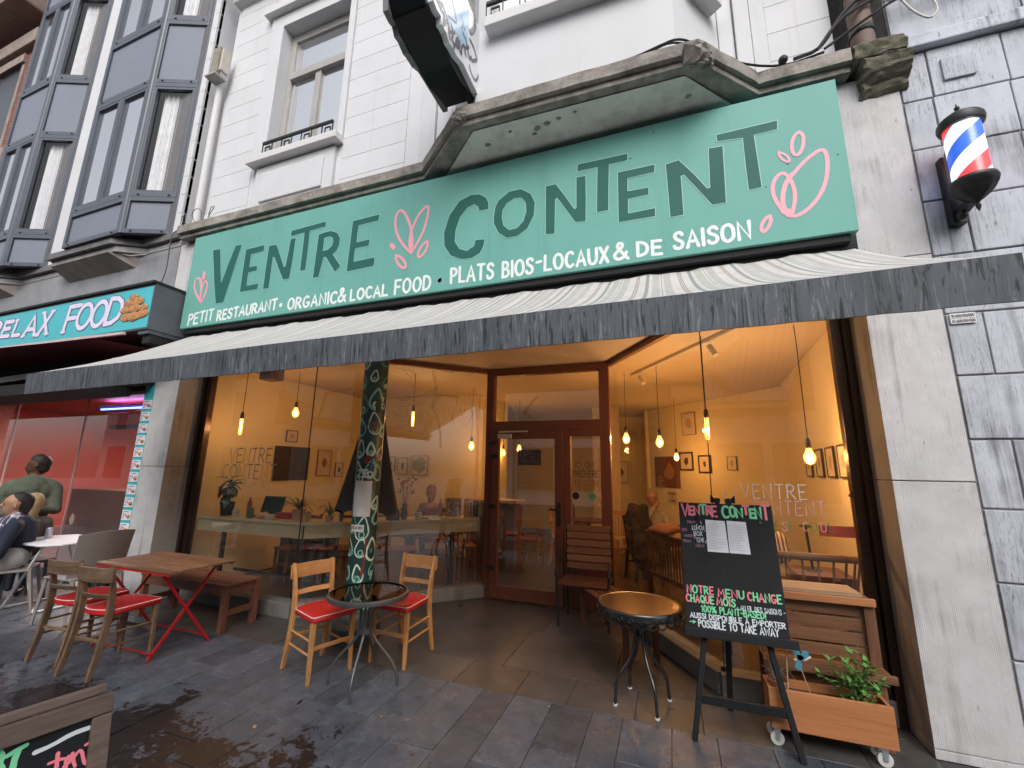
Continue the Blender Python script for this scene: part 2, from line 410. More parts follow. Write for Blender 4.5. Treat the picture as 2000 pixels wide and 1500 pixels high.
def write(mb, t, P0, P1, hgt, up, nrm, w, off=0.002, mi=0, **k):
    """metric text: stroke width w in metres, drawn isotropically"""
    P0, P1, up, nrm = Vector(P0), Vector(P1), Vector(up).normalized(), Vector(nrm).normalized()
    L = (P1 - P0); W = L.length; ux = L / W
    gap = k.pop('gap', .2); mis = k.pop('mis', None); jit = k.pop('jit', .02); wob = k.pop('wob', .015)
    TW = text_width(t, gap); sx = W / TW; x = 0; n = 0
    f = lambda a, b, o: P0 + ux * a + up * b + nrm * o
    for ci, c in enumerate(t):
        gw, st = G[c]; dy = random.uniform(-jit, jit)
        for s_ in st:
            pts = [((x + a + random.uniform(-wob, wob)) * sx, (b + dy + random.uniform(-wob, wob)) * hgt) for a, b in s_]
            if len(pts) > 5: pts = chaikin(pts, 1)
            ribbon(mb, pts, w, f, off + 0.00015 * (n % 6), mis[ci] if mis else mi); n += 1
        x += gw + gap

from mathutils import noise as mn
def roughen(o, amp, cuts=3, fr=9.0, seed=0):
    me = o.data; bm = bmesh.new(); bm.from_mesh(me)
    bmesh.ops.subdivide_edges(bm, edges=[e for e in bm.edges if e.calc_length() > 0.04], cuts=cuts, use_grid_fill=True)
    bmesh.ops.triangulate(bm, faces=[f for f in bm.faces if len(f.verts) > 4])
    for v in bm.verts:
        q = Vector(v.co) * fr + Vector((seed, 0, 0)); v.co += Vector((mn.noise(q), mn.noise(q + Vector((9, 3, 1))), mn.noise(q + Vector((4, 7, 2))))) * amp
    bm.to_mesh(me); bm.free(); return o
# ================================================================ materials of the setting
def m_paving():
    m, nt, b = newmat('damp_bluestone'); v = vecs(nt, 'World')
    oi = nt.nodes.new('ShaderNodeObjectInfo')
    base = ramp(nt, noise(nt, v, 9, 8, 0.7), [(0.3, (0.046, 0.057, 0.076)), (0.55, (0.084, 0.099, 0.126)), (0.75, (0.14, 0.158, 0.195))])
    k = mth(nt, 'MULTIPLY_ADD', oi.outputs['Random'], 0.55); nt.nodes[-1].inputs[2].default_value = 0.75
    hv = nt.nodes.new('ShaderNodeHueSaturation'); nt.links.new(k, hv.inputs['Value']); nt.links.new(base, hv.inputs['Color'])
    sp = nt.nodes.new('ShaderNodeSeparateXYZ'); g = nt.nodes.new('ShaderNodeNewGeometry'); nt.links.new(g.outputs['Position'], sp.inputs[0])
    # puddled strip nearer the road
    yy = nt.nodes.new('ShaderNodeMapRange'); yy.inputs['From Min'].default_value = 2.75; yy.inputs['From Max'].default_value = 1.7
    yy.inputs['To Min'].default_value = -0.16; yy.inputs['To Max'].default_value = 0.15; nt.links.new(sp.outputs[1], yy.inputs[0])
    xx = nt.nodes.new('ShaderNodeMapRange'); xx.inputs['From Min'].default_value = -1.4; xx.inputs['From Max'].default_value = 0.2
    xx.inputs['To Min'].default_value = 0.0; xx.inputs['To Max'].default_value = -0.14; nt.links.new(sp.outputs[0], xx.inputs[0])
    wn = noise(nt, v, 2.6, 9, 0.72, 0.4)
    wet = ramp(nt, mth(nt, 'ADD', mth(nt, 'ADD', wn, yy.outputs[0]), xx.outputs[0]), [(0.525, 0.0), (0.56, 1.0)])
    fy = nt.nodes.new('ShaderNodeMapRange'); fy.inputs['From Min'].default_value = 2.6; fy.inputs['From Max'].default_value = 2.1
    fy.inputs['To Min'].default_value = -0.2; fy.inputs['To Max'].default_value = 0.05; nt.links.new(sp.outputs[1], fy.inputs[0])
    prints = ramp(nt, mth(nt, 'ADD', mth(nt, 'ADD', mth(nt, 'MULTIPLY', noise(nt, v, 11, 6, 0.75, 1.0), 0.55), mth(nt, 'MULTIPLY', noise(nt, v, 2.1, 3), 0.45)), fy.outputs[0]), [(0.545, 0.0), (0.56, 1.0)])
    wet = mth(nt, 'MAXIMUM', wet, prints)
    brown = ramp(nt, noise(nt, v, 3.3, 4), [(0.5, (0.009, 0.010, 0.013)), (0.85, (0.020, 0.016, 0.013))])
    col = mixc(nt, wet, hv.outputs[0], brown)
    sp_ = ramp(nt, noise(nt, v, 70, 3), [(0.68, 0.0), (0.76, 0.5)]); col = mixc(nt, sp_, col, (0.26, 0.265, 0.28))
    gr_ = ramp(nt, noise(nt, v, 130, 4, 0.75), [(0.40, 0.55), (0.52, 0.0)]); col = mixc(nt, gr_, col, (0.012, 0.013, 0.016))
    sc2_ = ramp(nt, noise(nt, v, 16, 9, 0.8, 0.8), [(0.56, 0.0), (0.66, 0.5)]); col = mixc(nt, sc2_, col, (0.13, 0.135, 0.15))
    nt.links.new(col, b.inputs['Base Color'])
    rd = ramp(nt, noise(nt, v, 6, 7, 0.7), [(0.35, 0.22), (0.65, 0.48)])
    rr = mixc(nt, wet, rd, (0.24, 0.24, 0.24)); nt.links.new(rr, b.inputs['Roughness'])
    b.inputs['Specular IOR Level'].default_value = 0.75
    bump(nt, b, noise(nt, v, 45, 8, 0.72), 0.45, 0.006)
    return m
def m_stone(name, col, dark, groove=0.0, objvar=0.06, st=0.55, rough=0.8, pits=True, crack=0.35):
    m, nt, b = newmat(name); v = vecs(nt, 'World')
    c = ramp(nt, noise(nt, v, 3, 7, 0.7), [(0.3, tuple(x * 0.84 for x in col)), (0.7, tuple(min(1, x * 1.08) for x in col))])
    sv = vecs(nt, 'World', (16, 16, 0.7))
    f = mth(nt, 'MULTIPLY', noise(nt, sv, 1.0, 6, 0.65, 0.5), noise(nt, v, 1.7, 3)); 
    c = mixc(nt, ramp(nt, f, [(0.27, 0.0), (0.42, st)]), c, dark)
    if pits:
        pv = vecs(nt, 'World', (30, 30, 9)); c = mixc(nt, ramp(nt, noise(nt, pv, 1.0, 4, 0.6), [(0.66, 0.0), (0.72, 0.7)]), c, dark)
    # thin wandering cracks and rain trails
    cv = vecs(nt, 'World', (52, 52, 3.2)); cn = noise(nt, cv, 1.0, 7, 0.62, 1.2); area = ramp(nt, noise(nt, v, 2.3, 4, 0.6), [(0.42, 0.0), (0.58, 1.0)])
    crk = mth(nt, 'MULTIPLY', ramp(nt, mth(nt, 'ABSOLUTE', mth(nt, 'SUBTRACT', cn, 0.5)), [(0.0, 1.0), (0.018, 0.0)]), area)
    c = mixc(nt, mth(nt, 'MULTIPLY', crk, crack), c, tuple(x * .8 for x in dark))
    c = mixc(nt, ramp(nt, noise(nt, v, 90, 4, 0.7), [(0.60, 0.0), (0.72, 0.3)]), c, tuple(x * .6 for x in col))
    h = mth(nt, 'SUBTRACT', noise(nt, v, 35, 7, 0.7), mth(nt, 'MULTIPLY', crk, 0.5))
    if groove:
        w_ = nt.nodes.new('ShaderNodeTexWave'); w_.wave_type = 'BANDS'; w_.bands_direction = 'X'; w_.inputs['Scale'].default_value = groove
        w_.inputs['Distortion'].default_value = 0.6; w_.inputs['Detail'].default_value = 2; nt.links.new(v, w_.inputs['Vector'])
        sm = ramp(nt, noise(nt, v, 4, 5, 0.6), [(0.42, 0.25), (0.6, 1.0)])
        wf = mth(nt, 'MULTIPLY', ramp(nt, w_.outputs['Fac'], [(0.0, 1.0), (0.35, 0.0)]), sm)
        c = mixc(nt, mth(nt, 'MULTIPLY', wf, 0.4), c, dark)
        h = mth(nt, 'ADD', mth(nt, 'MULTIPLY', h, 0.3), mth(nt, 'SUBTRACT', 1.0, wf))
    if objvar:
        oi = nt.nodes.new('ShaderNodeObjectInfo'); k = mth(nt, 'MULTIPLY_ADD', oi.outputs['Random'], 2 * objvar); nt.nodes[-1].inputs[2].default_value = 1 - objvar
        hv = nt.nodes.new('ShaderNodeHueSaturation'); nt.links.new(k, hv.inputs['Value']); nt.links.new(c, hv.inputs['Color']); c = hv.outputs[0]
    nt.links.new(c, b.inputs['Base Color']); b.inputs['Roughness'].default_value = rough; b.inputs['Specular IOR Level'].default_value = 0.3
    bump(nt, b, h, 0.45, 0.004)
    return m
M_PAVE = m_paving()
M_MORTAR = mat('pale_mortar', (0.05, 0.05, 0.052), 0.85, var=0.5, scale=5, bmp=0.3, coord='World')
M_PORCH = mat('dark_porch_slab', (0.062, 0.058, 0.056), 0.34, var=0.25, scale=4, bmp=0.12, bscale=30, grime=(0.12, 0.11, 0.105), gscale=3, gamt=0.4, coord='World', rvar=0.08, objvar=0.12, spec=0.6)
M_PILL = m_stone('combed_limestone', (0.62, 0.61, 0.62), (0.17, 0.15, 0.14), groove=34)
M_PILLS = m_stone('light_tinted_limestone_reveal', (0.38, 0.35, 0.32), (0.13, 0.10, 0.08), st=0.5)  # same limestone on the side faces, warm light painted in as a browner colour
M_SILL = m_stone('sill_stone', (0.22, 0.21, 0.20), (0.07, 0.06, 0.06), st=0.5)
M_BLOCK = m_stone('painted_block_stone', (0.50, 0.52, 0.58), (0.13, 0.13, 0.145), st=0.9, objvar=0.1, crack=0.9)
M_JOINT = mat('grey_joint', (0.26, 0.245, 0.245), 0.9, var=0.25, scale=20, bmp=0.3, coord='World')
M_WHITE = mat('white_masonry_paint', (0.60, 0.605, 0.625), 0.7, var=0.04, scale=2, bmp=0.22, bscale=22, spec=0.3, coord='World', streak=((0.45, 0.43, 0.41), 7, 0.35, 0.6), objvar=0.025)
M_WHITE2 = mat('white_trim_paint', (0.62, 0.615, 0.615), 0.65, var=0.06, scale=4, bmp=0.15, coord='World', grime=(0.36, 0.33, 0.3), gscale=4, gamt=0.35)
M_LEDGE = mat('weathered_ledge_stone', (0.30, 0.275, 0.25), 0.9, var=0.35, scale=7, bmp=0.8, bscale=28, coord='World', grime=(0.07, 0.065, 0.055), gscale=5, gamt=0.8, spec=0.2)
M_MOSS = mat('mossy_ledge_stone', (0.17, 0.155, 0.125), 0.95, var=0.4, scale=9, bmp=1.0, bscale=35, coord='World', grime=(0.035, 0.05, 0.015), gscale=5, gamt=0.95, spec=0.1)
M_SOFF = mat('flaking_soffit_paint', (0.68, 0.67, 0.64), 0.8, var=0.1, scale=3, bmp=0.2, coord='World', grime=(0.27, 0.26, 0.25), gscale=3.5, gamt=0.65)
M_ANTH = mat('anthracite_frame', (0.085, 0.097, 0.12), 0.35, var=0.06, scale=3, spec=0.5)
M_ANPAN = mat('anthracite_panel', (0.20, 0.22, 0.27), 0.55, var=0.05, scale=2, spec=0.25)
M_CLOTHW = mat('net_curtain', (0.72, 0.72, 0.74), 0.9, var=0.1, scale=9)
M_GREYW = mat('grey_timber_paint', (0.36, 0.345, 0.33), 0.5, var=0.08, scale=5)
M_GLASS = glass('window_glass', (0.97, 0.97, 0.97), 1.0)
M_SHOPG = glass('shop_window_glass', (0.93, 0.93, 0.92), 1.9, dirt=0.05)
M_SKYG = mat('upper_window_glass', (0.30, 0.31, 0.34), 0.05, spec=1.0, var=0.02)
M_SKYG.node_tree.nodes['Principled BSDF'].inputs['IOR'].default_value = 5.0
M_DARK = mat('soot_black', (0.012, 0.012, 0.013), 0.8)
M_IRON = mat('black_iron', (0.018, 0.018, 0.02), 0.4, metal=0.2, var=0.2, bmp=0.1, bscale=80)
M_BRICK = mat('red_brick', (0.30, 0.105, 0.08), 0.9, var=0.3, scale=14, bmp=0.5, coord='World', objvar=0.2)
M_BROWNST = mat('brown_stone_trim', (0.27, 0.22, 0.19), 0.85, var=0.2, scale=6, bmp=0.4, coord='World')
M_WDOOR = wood('red_brown_door_wood', (0.13, 0.042, 0.024), (0.20, 0.07, 0.04), 'z', 0.38, objvar=0.03, bmp=0.05)
M_SOFW = mat('porch_ceiling_paint', (0.62, 0.52, 0.45), 0.6, var=0.03)
M_BLK = mat('black_plastic', (0.015, 0.015, 0.016), 0.45)
M_TUBE = plain('grey_cable', (0.09, 0.09, 0.09), 0.6)
M_TUBEW = plain('white_cable', (0.55, 0.54, 0.52), 0.6)

# ================================================================ ground
road = MB().add([(-60, -60, -0.03), (60, -60, -0.03), (60, 0.2, -0.03), (-60, 0.2, -0.03)], [(0, 1, 2, 3)]).build('road', mat('asphalt', (0.05, 0.05, 0.052), 0.7, var=0.3, scale=20, coord='World'))
tag(road, kind='structure')
pav = MB().box(-40, 12, 0.2, 3.9, -0.16, -0.007).build('pavement', M_MORTAR); tag(pav, kind='structure')
ground = MB().add([(-90, 3.6, -0.2), (90, 3.6, -0.2), (90, 90, -0.2), (-90, 90, -0.2)], [(0, 1, 2, 3)]).build('ground', M_MORTAR); tag(ground, kind='structure')
def stone_mesh(sx, sy, bev=0.0012):
    mb = MB().box(-sx / 2, sx / 2, -sy / 2, sy / 2, -0.03, 0)
    o = mb.build('tmp', M_PAVE, None, origin=(0, 0, 0)); me = o.data; bpy.data.objects.remove(o)
    bm = bmesh.new(); bm.from_mesh(me); es = [e for e in bm.edges if all(v.co.z > -0.01 for v in e.verts)]
    bmesh.ops.bevel(bm, geom=es, offset=bev, segments=1, affect='EDGES'); bm.to_mesh(me); bm.free(); me.name = 'paving_stone'; return me
rs = random.Random(3)
cache = {}
def put_stone(x0, x1, y0, y1, matr=None, dz=0.0, name='paving_stone'):
    k = (round(x1 - x0, 2), round(y1 - y0, 2), matr.name if matr else '')
    if k not in cache:
        cache[k] = stone_mesh(k[0] - 0.005, k[1] - 0.005)
        if matr: cache[k].materials[0] = matr
    o = bpy.data.objects.new(name, cache[k]); link(o); o.parent = pav
    o.location = Vector(((x0 + x1) / 2, (y0 + y1) / 2, dz + rs.uniform(-0.0015, 0.0015))) - pav.location
    o.rotation_euler = (rs.uniform(-.002, .002), rs.uniform(-.002, .002), 0)
    return o
WID = [0.28, 0.2, 0.3, 0.26, 0.3, 0.24, 0.28]
x = -8.3; k = 0; rest = MB(); cnt = 0
xs = []
while x < 2.3:
    wd = WID[k % 7]; k += 1; xs.append((round(x, 2), round(x + wd, 2))); x += wd
for (a, b_) in xs:
    top = 3.25 if b_ > -5.9 else 3.8
    y = top
    while y > 0.95:
        ln = round(rs.choice([0.35, 0.5, 0.6, 0.45, 0.75]), 2)
        near = max(y - ln, 0.9)
        vis = onZ(1000, 1500, 0)
        if cnt < 285 and near < top and y - near > 0.08:
            put_stone(a, b_, round(near, 2), round(y, 2)); cnt += 1
        y = near
far = MB()
y = 3.8
for i in range(22):
    x1 = -8.3 - i * 0.3; yy = 3.8
    while yy > 0.9:
        ln = rs.choice([0.4, 0.6, 0.8]); far.box(x1 - 0.296, x1, max(yy - ln, 0.6) + 0.004, yy, -0.03, rs.uniform(-.001, .001)); yy -= ln
tag(far.build('distant_paving_stones', M_PAVE, pav), kind='stuff')
# border row and porch slabs in front of the glass
x = -5.82
for ln in (0.42, 0.5, 0.44, 0.5, 0.46, 0.48, 0.42, 0.5, 0.45, 0.5, 0.38, 0.46, 0.42, 0.5, 0.36, 0.38):
    x2 = min(round(x + ln, 2), 1.35)
    if x2 - x > 0.1: put_stone(round(x, 2), x2, 3.25, 3.66, M_PORCH)
    x = x2
for (x0, x1, y0, y1) in ((-5.82, -4.7, 3.66, 3.9), (-4.7, -3.6, 3.66, 4.25), (-3.6, -2.5, 3.66, 4.5), (-2.5, -1.4, 3.66, 4.5), (-1.4, -0.5, 3.66, 4.5), (-0.5, 0.4, 3.66, 4.5), (0.4, 1.35, 3.66, 3.9), (-3.3, -2.3, 4.5, 5.4), (-2.3, -1.3, 4.5, 5.4), (-1.3, -0.2, 4.5, 5.4)):
    put_stone(x0, x1, y0, y1, M_PORCH)

# ================================================================ café building
cafe = thing('cafe_building', 'white painted building over the green fronted corner café, with a boxed bay window', 'building', (-2.2, 3.5, 0))
def P(name, mb, mt, parent=cafe, **k): return mb.build(name, mt, parent, **k)
# stone pillars of the shop front, each of courses
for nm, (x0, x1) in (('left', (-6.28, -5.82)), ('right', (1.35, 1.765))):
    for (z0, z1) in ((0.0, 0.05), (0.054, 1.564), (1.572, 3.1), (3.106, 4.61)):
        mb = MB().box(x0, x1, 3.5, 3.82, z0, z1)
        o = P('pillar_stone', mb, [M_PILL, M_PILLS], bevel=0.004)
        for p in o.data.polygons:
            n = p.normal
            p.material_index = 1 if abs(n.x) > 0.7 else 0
P('pillar_core', MB().box(-6.27, -5.83, 3.51, 3.81, 0, 4.6).box(1.36, 1.755, 3.51, 3.81, 0, 4.6), M_JOINT)
# capital under the right end of the ledge
cp = MB(); prof = [(0, 0), (-.03, .05), (-.06, .1), (-.16, .16), (-.18, .24), (-.2, .26)]
cp.prism([(3.5, 4.42), (3.46, 4.45), (3.44, 4.5), (3.37, 4.56), (3.345, 4.655), (3.62, 4.655), (3.62, 4.42)], lambda a, b, o: Vector((1.52 + o, a, b)), 0.3)
roughen(P('corbel', cp, M_MOSS, bevel=0.012), .02, 5, 24)
# lintel zone behind the sign and awning
P('lintel', MB().box(-5.82, 1.35, 3.46, 3.84, 2.99, 4.6), M_DARK)
P('porch_ceiling', MB().add([(-5.8, 3.84, 2.975), (-3.93, 3.84, 2.975), (-2.36, 5.36, 2.975), (-0.67, 5.36, 2.975), (0.3, 3.84, 2.975), (1.34, 3.84, 2.975), (1.34, 3.5, 2.975), (-5.8, 3.5, 2.975)], [tuple(range(8))]), M_SOFW)
# ledge with bay slab
ZL0, ZL1 = 4.62, 4.79
def outline_slab(pts, back, z0, z1, nm, mt, bev=0.01):
    mb = MB(); poly = pts + [(pts[-1][0], back), (pts[0][0], back)]
    mb.prism(poly, lambda a, b, o: Vector((a, b, z0 + o)), z1 - z0); return P(nm, mb, mt, bevel=bev)
LED = [(-6.15, 3.34), (-2.30, 3.36), (-1.64, 2.86), (0.37, 2.90), (0.84, 3.36), (1.46, 3.36)]
def sub_poly(pts, n):
    out = []
    for (a, b), (c, d) in zip(pts, pts[1:]):
        for i in range(n): out.append((a + (c - a) * i / n + 0, b + (d - b) * i / n + rs.uniform(-.006, .006)))
    return out + [pts[-1]]
outline_slab(sub_poly(LED, 9), 3.62, ZL0 + 0.06, ZL1, 'ledge', M_LEDGE, 0.012)
outline_slab([(a, b + 0.045) for a, b in LED], 3.62, ZL0, ZL0 + 0.058, 'ledge_moulding', M_LEDGE, 0.01)
roughen(outline_slab([(1.465, 3.34), (1.79, 3.34)], 3.62, ZL0 + 0.04, ZL1 + 0.0, 'mossy_ledge_end', M_MOSS, 0.02), .018, 5, 24)
# recessed soffit of the bay slab, sloping slightly
sf = MB().add([(-1.52, 2.98, ZL0 - 0.012), (0.27, 3.02, ZL0 - 0.012), (0.66, 3.42, ZL0 - 0.04), (-2.05, 3.42, ZL0 - 0.04)], [(0, 1, 2, 3)])
P('bay_soffit', sf, M_SOFF)
fl = MB()
for (a, b, r) in ((-0.95, 3.12, .035), (-0.99, 3.17, .025), (-0.86, 3.1, .03), (-1.45, 3.16, .03), (0.3, 3.2, .03), (-1.2, 3.08, .02), (-.6, 3.06, .018), (-.75, 3.08, .02)):
    pts = [(a + r * rs.uniform(.5, 1.2) * cos(t * .9), b + r * .7 * rs.uniform(.5, 1.2) * sin(t * .9)) for t in range(7)]
    fl.prism(pts, lambda p, q, o: Vector((p, q, ZL0 - 0.021 - (q - 3.0) * 0.065 - o)), 0.004)
tag(P('paint_flake', fl, mat('bare_render', (0.24, 0.24, 0.235), 0.9, coord='World')), kind='stuff')
# broken corners of the slab
for (a, b, z, s) in ((-1.62, 2.9, 4.70, 0.075), (0.33, 2.95, 4.70, 0.10), (0.42, 3.0, 4.66, .06)):
    bm_ = MB().sph((a, b, z), s, 8, sz=.8); o = P('broken_render', bm_, M_LEDGE)
    for v_ in o.data.vertices: v_.co += Vector((rs.uniform(-1, 1), rs.uniform(-1, 1), rs.uniform(-1, 1))) * s * 0.22
# ------------------------------------------------ upper wall in courses
YW = 3.6
WX0, WX1, WZ0, WZ1 = -5.0, -3.76, 5.70, 7.95      # window niche
zc = [ZL1]
while zc[-1] < 9.3: zc.append(zc[-1] + 0.292)
def course(x0, x1, z0, z1, yo=0.0):
    if x1 - x0 < 0.03: return
    P('stucco_course', MB().box(x0 + 0.0, x1, YW + yo, YW + 0.25, z0 + 0.002, z1 - 0.002), M_WHITE, bevel=0.003)
P('wall_core', MB().box(-6.1, -5.2, YW + 0.012, YW + 0.3, ZL1, 9.4).box(-5.2, WX0 - .02, YW + 0.014, YW + 0.3, ZL1, 9.4).box(WX0 - .02, WX1 + .02, YW + 0.014, YW + 0.3, ZL1, WZ0 - .02).box(WX0 - .02, WX1 + .02, YW + 0.014, YW + .3, WZ1 + .02, 9.4).box(WX1 + .02, -2.0, YW + 0.012, YW + 0.3, ZL1, 9.4).box(0.5, 1.45, YW + 0.012, YW + .3, ZL1, 9.4), M_WHITE)
for z0, z1 in zip(zc, zc[1:]):
    course(-6.02, -5.25, z0, z1)
    course(-3.66, -2.72, z0, z1)
    course(1.0, 1.46, z0, z1)
for i, (x0, x1, yo) in enumerate(((-2.69, -2.5, -.02), (-2.49, -2.3, -.05), (-2.29, -2.1, -.02))):
    P('pilaster', MB().box(x0, x1, YW + yo, YW + .25, ZL1, 9.4), M_WHITE, bevel=.006)
for i, (x0, x1, yo) in enumerate(((0.62, 0.74, -.02), (0.75, 0.87, -.05), (0.88, 0.995, -.02))):
    P('pilaster', MB().box(x0, x1, YW + yo, YW + .25, ZL1 + (0 if i else 0.0), 9.4), M_WHITE, bevel=.006)
# window surround
sr = MB().box(-5.245, WX0, YW - 0.03, YW + .22, WZ0 + .0, WZ1 + .22).box(WX1, -3.665, YW - 0.03, YW + .22, WZ0, WZ1 + .22).box(WX0, WX1, YW - 0.03, YW + .22, WZ1, WZ1 + .22)
P('window_surround', sr, M_WHITE, bevel=.008)
P('window_hood', MB().box(-5.33, -3.62, YW - .12, YW + .1, WZ1 + .225, WZ1 + .33), M_WHITE2, bevel=.01)
P('cornice', MB().prism([(3.62, 8.75), (3.5, 8.78), (3.46, 8.9), (3.3, 8.98), (3.28, 9.12), (3.62, 9.12)], lambda a, b, o: Vector((-6.1 + o, a, b)), 4.0), M_WHITE2)
P('window_sill', MB().box(-5.2, -3.66, YW - .14, YW + .2, WZ0 - .1, WZ0 - .002), M_WHITE2, bevel=.01)
P('apron_panel', MB().box(-5.1, -3.75, YW - .035, YW + .1, 4.9, 5.57), M_WHITE, bevel=.006)
P('apron_panel_field', MB().box(-4.95, -3.9, YW - .062, YW + .1, 5.02, 5.45), M_WHITE, bevel=.012)
win = P('window', MB().box(WX0 + .003, WX1 - .003, YW + .14, YW + .2, WZ0 + .003, WZ0 + .09).box(WX0 + .003, WX1 - .003, YW + .14, YW + .2, WZ1 - .14, WZ1 - .003).box(WX0 + .003, WX0 + .1, YW + .14, YW + .2, WZ0 + .09, WZ1 - .14).box(WX1 - .1, WX1 - .003, YW + .14, YW + .2, WZ0 + .09, WZ1 - .14).box(WX0 + .1, WX1 - .1, YW + .1, YW + .19, 7.1, 7.22), M_GREYW, bevel=.006)
mull = (WX0 + WX1) / 2
MB().box(mull - .05, mull + .05, YW + .125, YW + .185, WZ0 + .09, 7.1).build('mullion', M_GREYW, win, bevel=.006)
for (x0, x1, z0, z1) in ((WX0 + .1, mull - .05, WZ0 + .09, 7.1), (mull + .05, WX1 - .1, WZ0 + .09, 7.1), (WX0 + .1, WX1 - .1, 7.22, WZ1 - .14)):
    MB().box(x0, x1, YW + .165, YW + .172, z0, z1).build('pane', M_SKYG, win)
def railing(p0, p1, z0, nm='window_railing'):
    p0, p1 = Vector(p0), Vector(p1); L = (p1 - p0).length; u = (p1 - p0) / L
    mb = MB(); mb.bar(p0 + Vector((0, 0, .2)), p1 + Vector((0, 0, .2)), .03, .03); mb.bar(p0 + Vector((0, 0, .02)), p1 + Vector((0, 0, .02)), .015, .015)
    n = int(L / .16)
    for i in range(n + 1):
        c = p0 + u * (L * i / n); mb.bar(c, c + Vector((0, 0, .2)), .012, .012)
        if i < n and i % 2 == 0:
            a = p0 + u * (L * (i + .3) / n); b = p0 + u * (L * (i + .8) / n)
            mb.bar(a + Vector((0, 0, .13)), b + Vector((0, 0, .13)), .014, .014); mb.bar(a + Vector((0, 0, .07)), a + Vector((0, 0, .13)), .012, .012); mb.bar(b + Vector((0, 0, .07)), b + Vector((0, 0, .13)), .012, .012)
    P(nm, mb, M_IRON)
railing((WX0 + .02, YW - .08, WZ0), (WX1 - .02, YW - .08, WZ0), WZ0)
# bay body over the slab (canted)
BAY = [(-2.08, 3.6), (-1.52, 3.0), (0.22, 3.03), (0.62, 3.6)]
bay = MB()
for (a, b), (c, d) in zip(BAY, BAY[1:]):
    for z0, z1 in ((ZL1 - .01, 5.72),):
        dx, dy = c - a, d - b; L = sqrt(dx * dx + dy * dy); nx, ny = -dy / L, dx / L
        bay.add([(a, b, z0), (c, d, z0), (c + nx * .2, d + ny * .2, z0), (a + nx * .2, b + ny * .2, z0), (a, b, z1), (c, d, z1), (c + nx * .2, d + ny * .2, z1), (a + nx * .2, b + ny * .2, z1)], [(0, 1, 2, 3), (4, 5, 6, 7), (0, 1, 5, 4), (1, 2, 6, 5), (2, 3, 7, 6), (3, 0, 4, 7)])
P('bay_wall', bay, mat('smooth_white_render', (0.61, 0.615, 0.635), 0.7, var=0.04, scale=1.5, bmp=0.15, coord='World', streak=((0.42, 0.41, 0.4), 5, 0.3, .62)))
for (a, b), (c, d), m_ in ((BAY[0], BAY[1], .14), (BAY[1], BAY[2], .12), (BAY[2], BAY[3], .14)):
    dx, dy = c - a, d - b; L = sqrt(dx * dx + dy * dy); ux, uy = dx / L, dy / L; nx, ny = -uy, ux
    A = Vector((a + ux * m_, b + uy * m_, 0)); B = Vector((c - ux * m_, d - uy * m_, 0)); N = Vector((nx, ny, 0))
    P('bay_sill', MB().bar(A - N * .03 + Vector((0, 0, 5.66)), B - N * .03 + Vector((0, 0, 5.66)), .2, .11), M_WHITE2, bevel=.01)
    fr = MB()
    Z0, Z1 = 5.72, 7.9
    for q in (0.0, 0.5, 1.0):
        c_ = A.lerp(B, q) + N * .1; fr.bar(c_ + Vector((0, 0, Z0)), c_ + Vector((0, 0, Z1)), .08, .07, up=N)
    fr.bar(A + N * .1 + Vector((0, 0, Z0 + .05)), B + N * .1 + Vector((0, 0, Z0 + .05)), .07, .1)
    fr.bar(A + N * .1 + Vector((0, 0, 7.1)), B + N * .1 + Vector((0, 0, 7.1)), .07, .1)
    wf = P('window', fr, M_GREYW)
    MB().add([A + N * .12 + Vector((0, 0, Z0)), B + N * .12 + Vector((0, 0, Z0)), B + N * .12 + Vector((0, 0, Z1)), A + N * .12 + Vector((0, 0, Z1))], [(0, 1, 2, 3)]).build('pane', M_SKYG, wf)
    for s_, e_ in ((Vector((a, b, 0)), A), (B, Vector((c, d, 0)))):
        P('bay_pier', MB().bar(s_ + N * .1 + Vector((0, 0, 5.72)), s_ + N * .1 + Vector((0, 0, 9.4)), .02, .2, up=N) if False else MB().add([s_ + Vector((0, 0, 5.72)), e_ + Vector((0, 0, 5.72)), e_ + N * .2 + Vector((0, 0, 5.72)), s_ + N * .2 + Vector((0, 0, 5.72)), s_ + Vector((0, 0, 9.4)), e_ + Vector((0, 0, 9.4)), e_ + N * .2 + Vector((0, 0, 9.4)), s_ + N * .2 + Vector((0, 0, 9.4))], [(0, 1, 2, 3), (4, 5, 6, 7), (0, 1, 5, 4), (1, 2, 6, 5), (2, 3, 7, 6), (3, 0, 4, 7)]), M_WHITE)
    if abs(dy) < .2: railing(A - N * .08 + Vector((0, 0, 5.715)), B - N * .08 + Vector((0, 0, 5.715)), 5.7)
P('roof_block', MB().box(-6.1, 1.45, 3.9, 12, 3.3, 9.4), M_WHITE2)

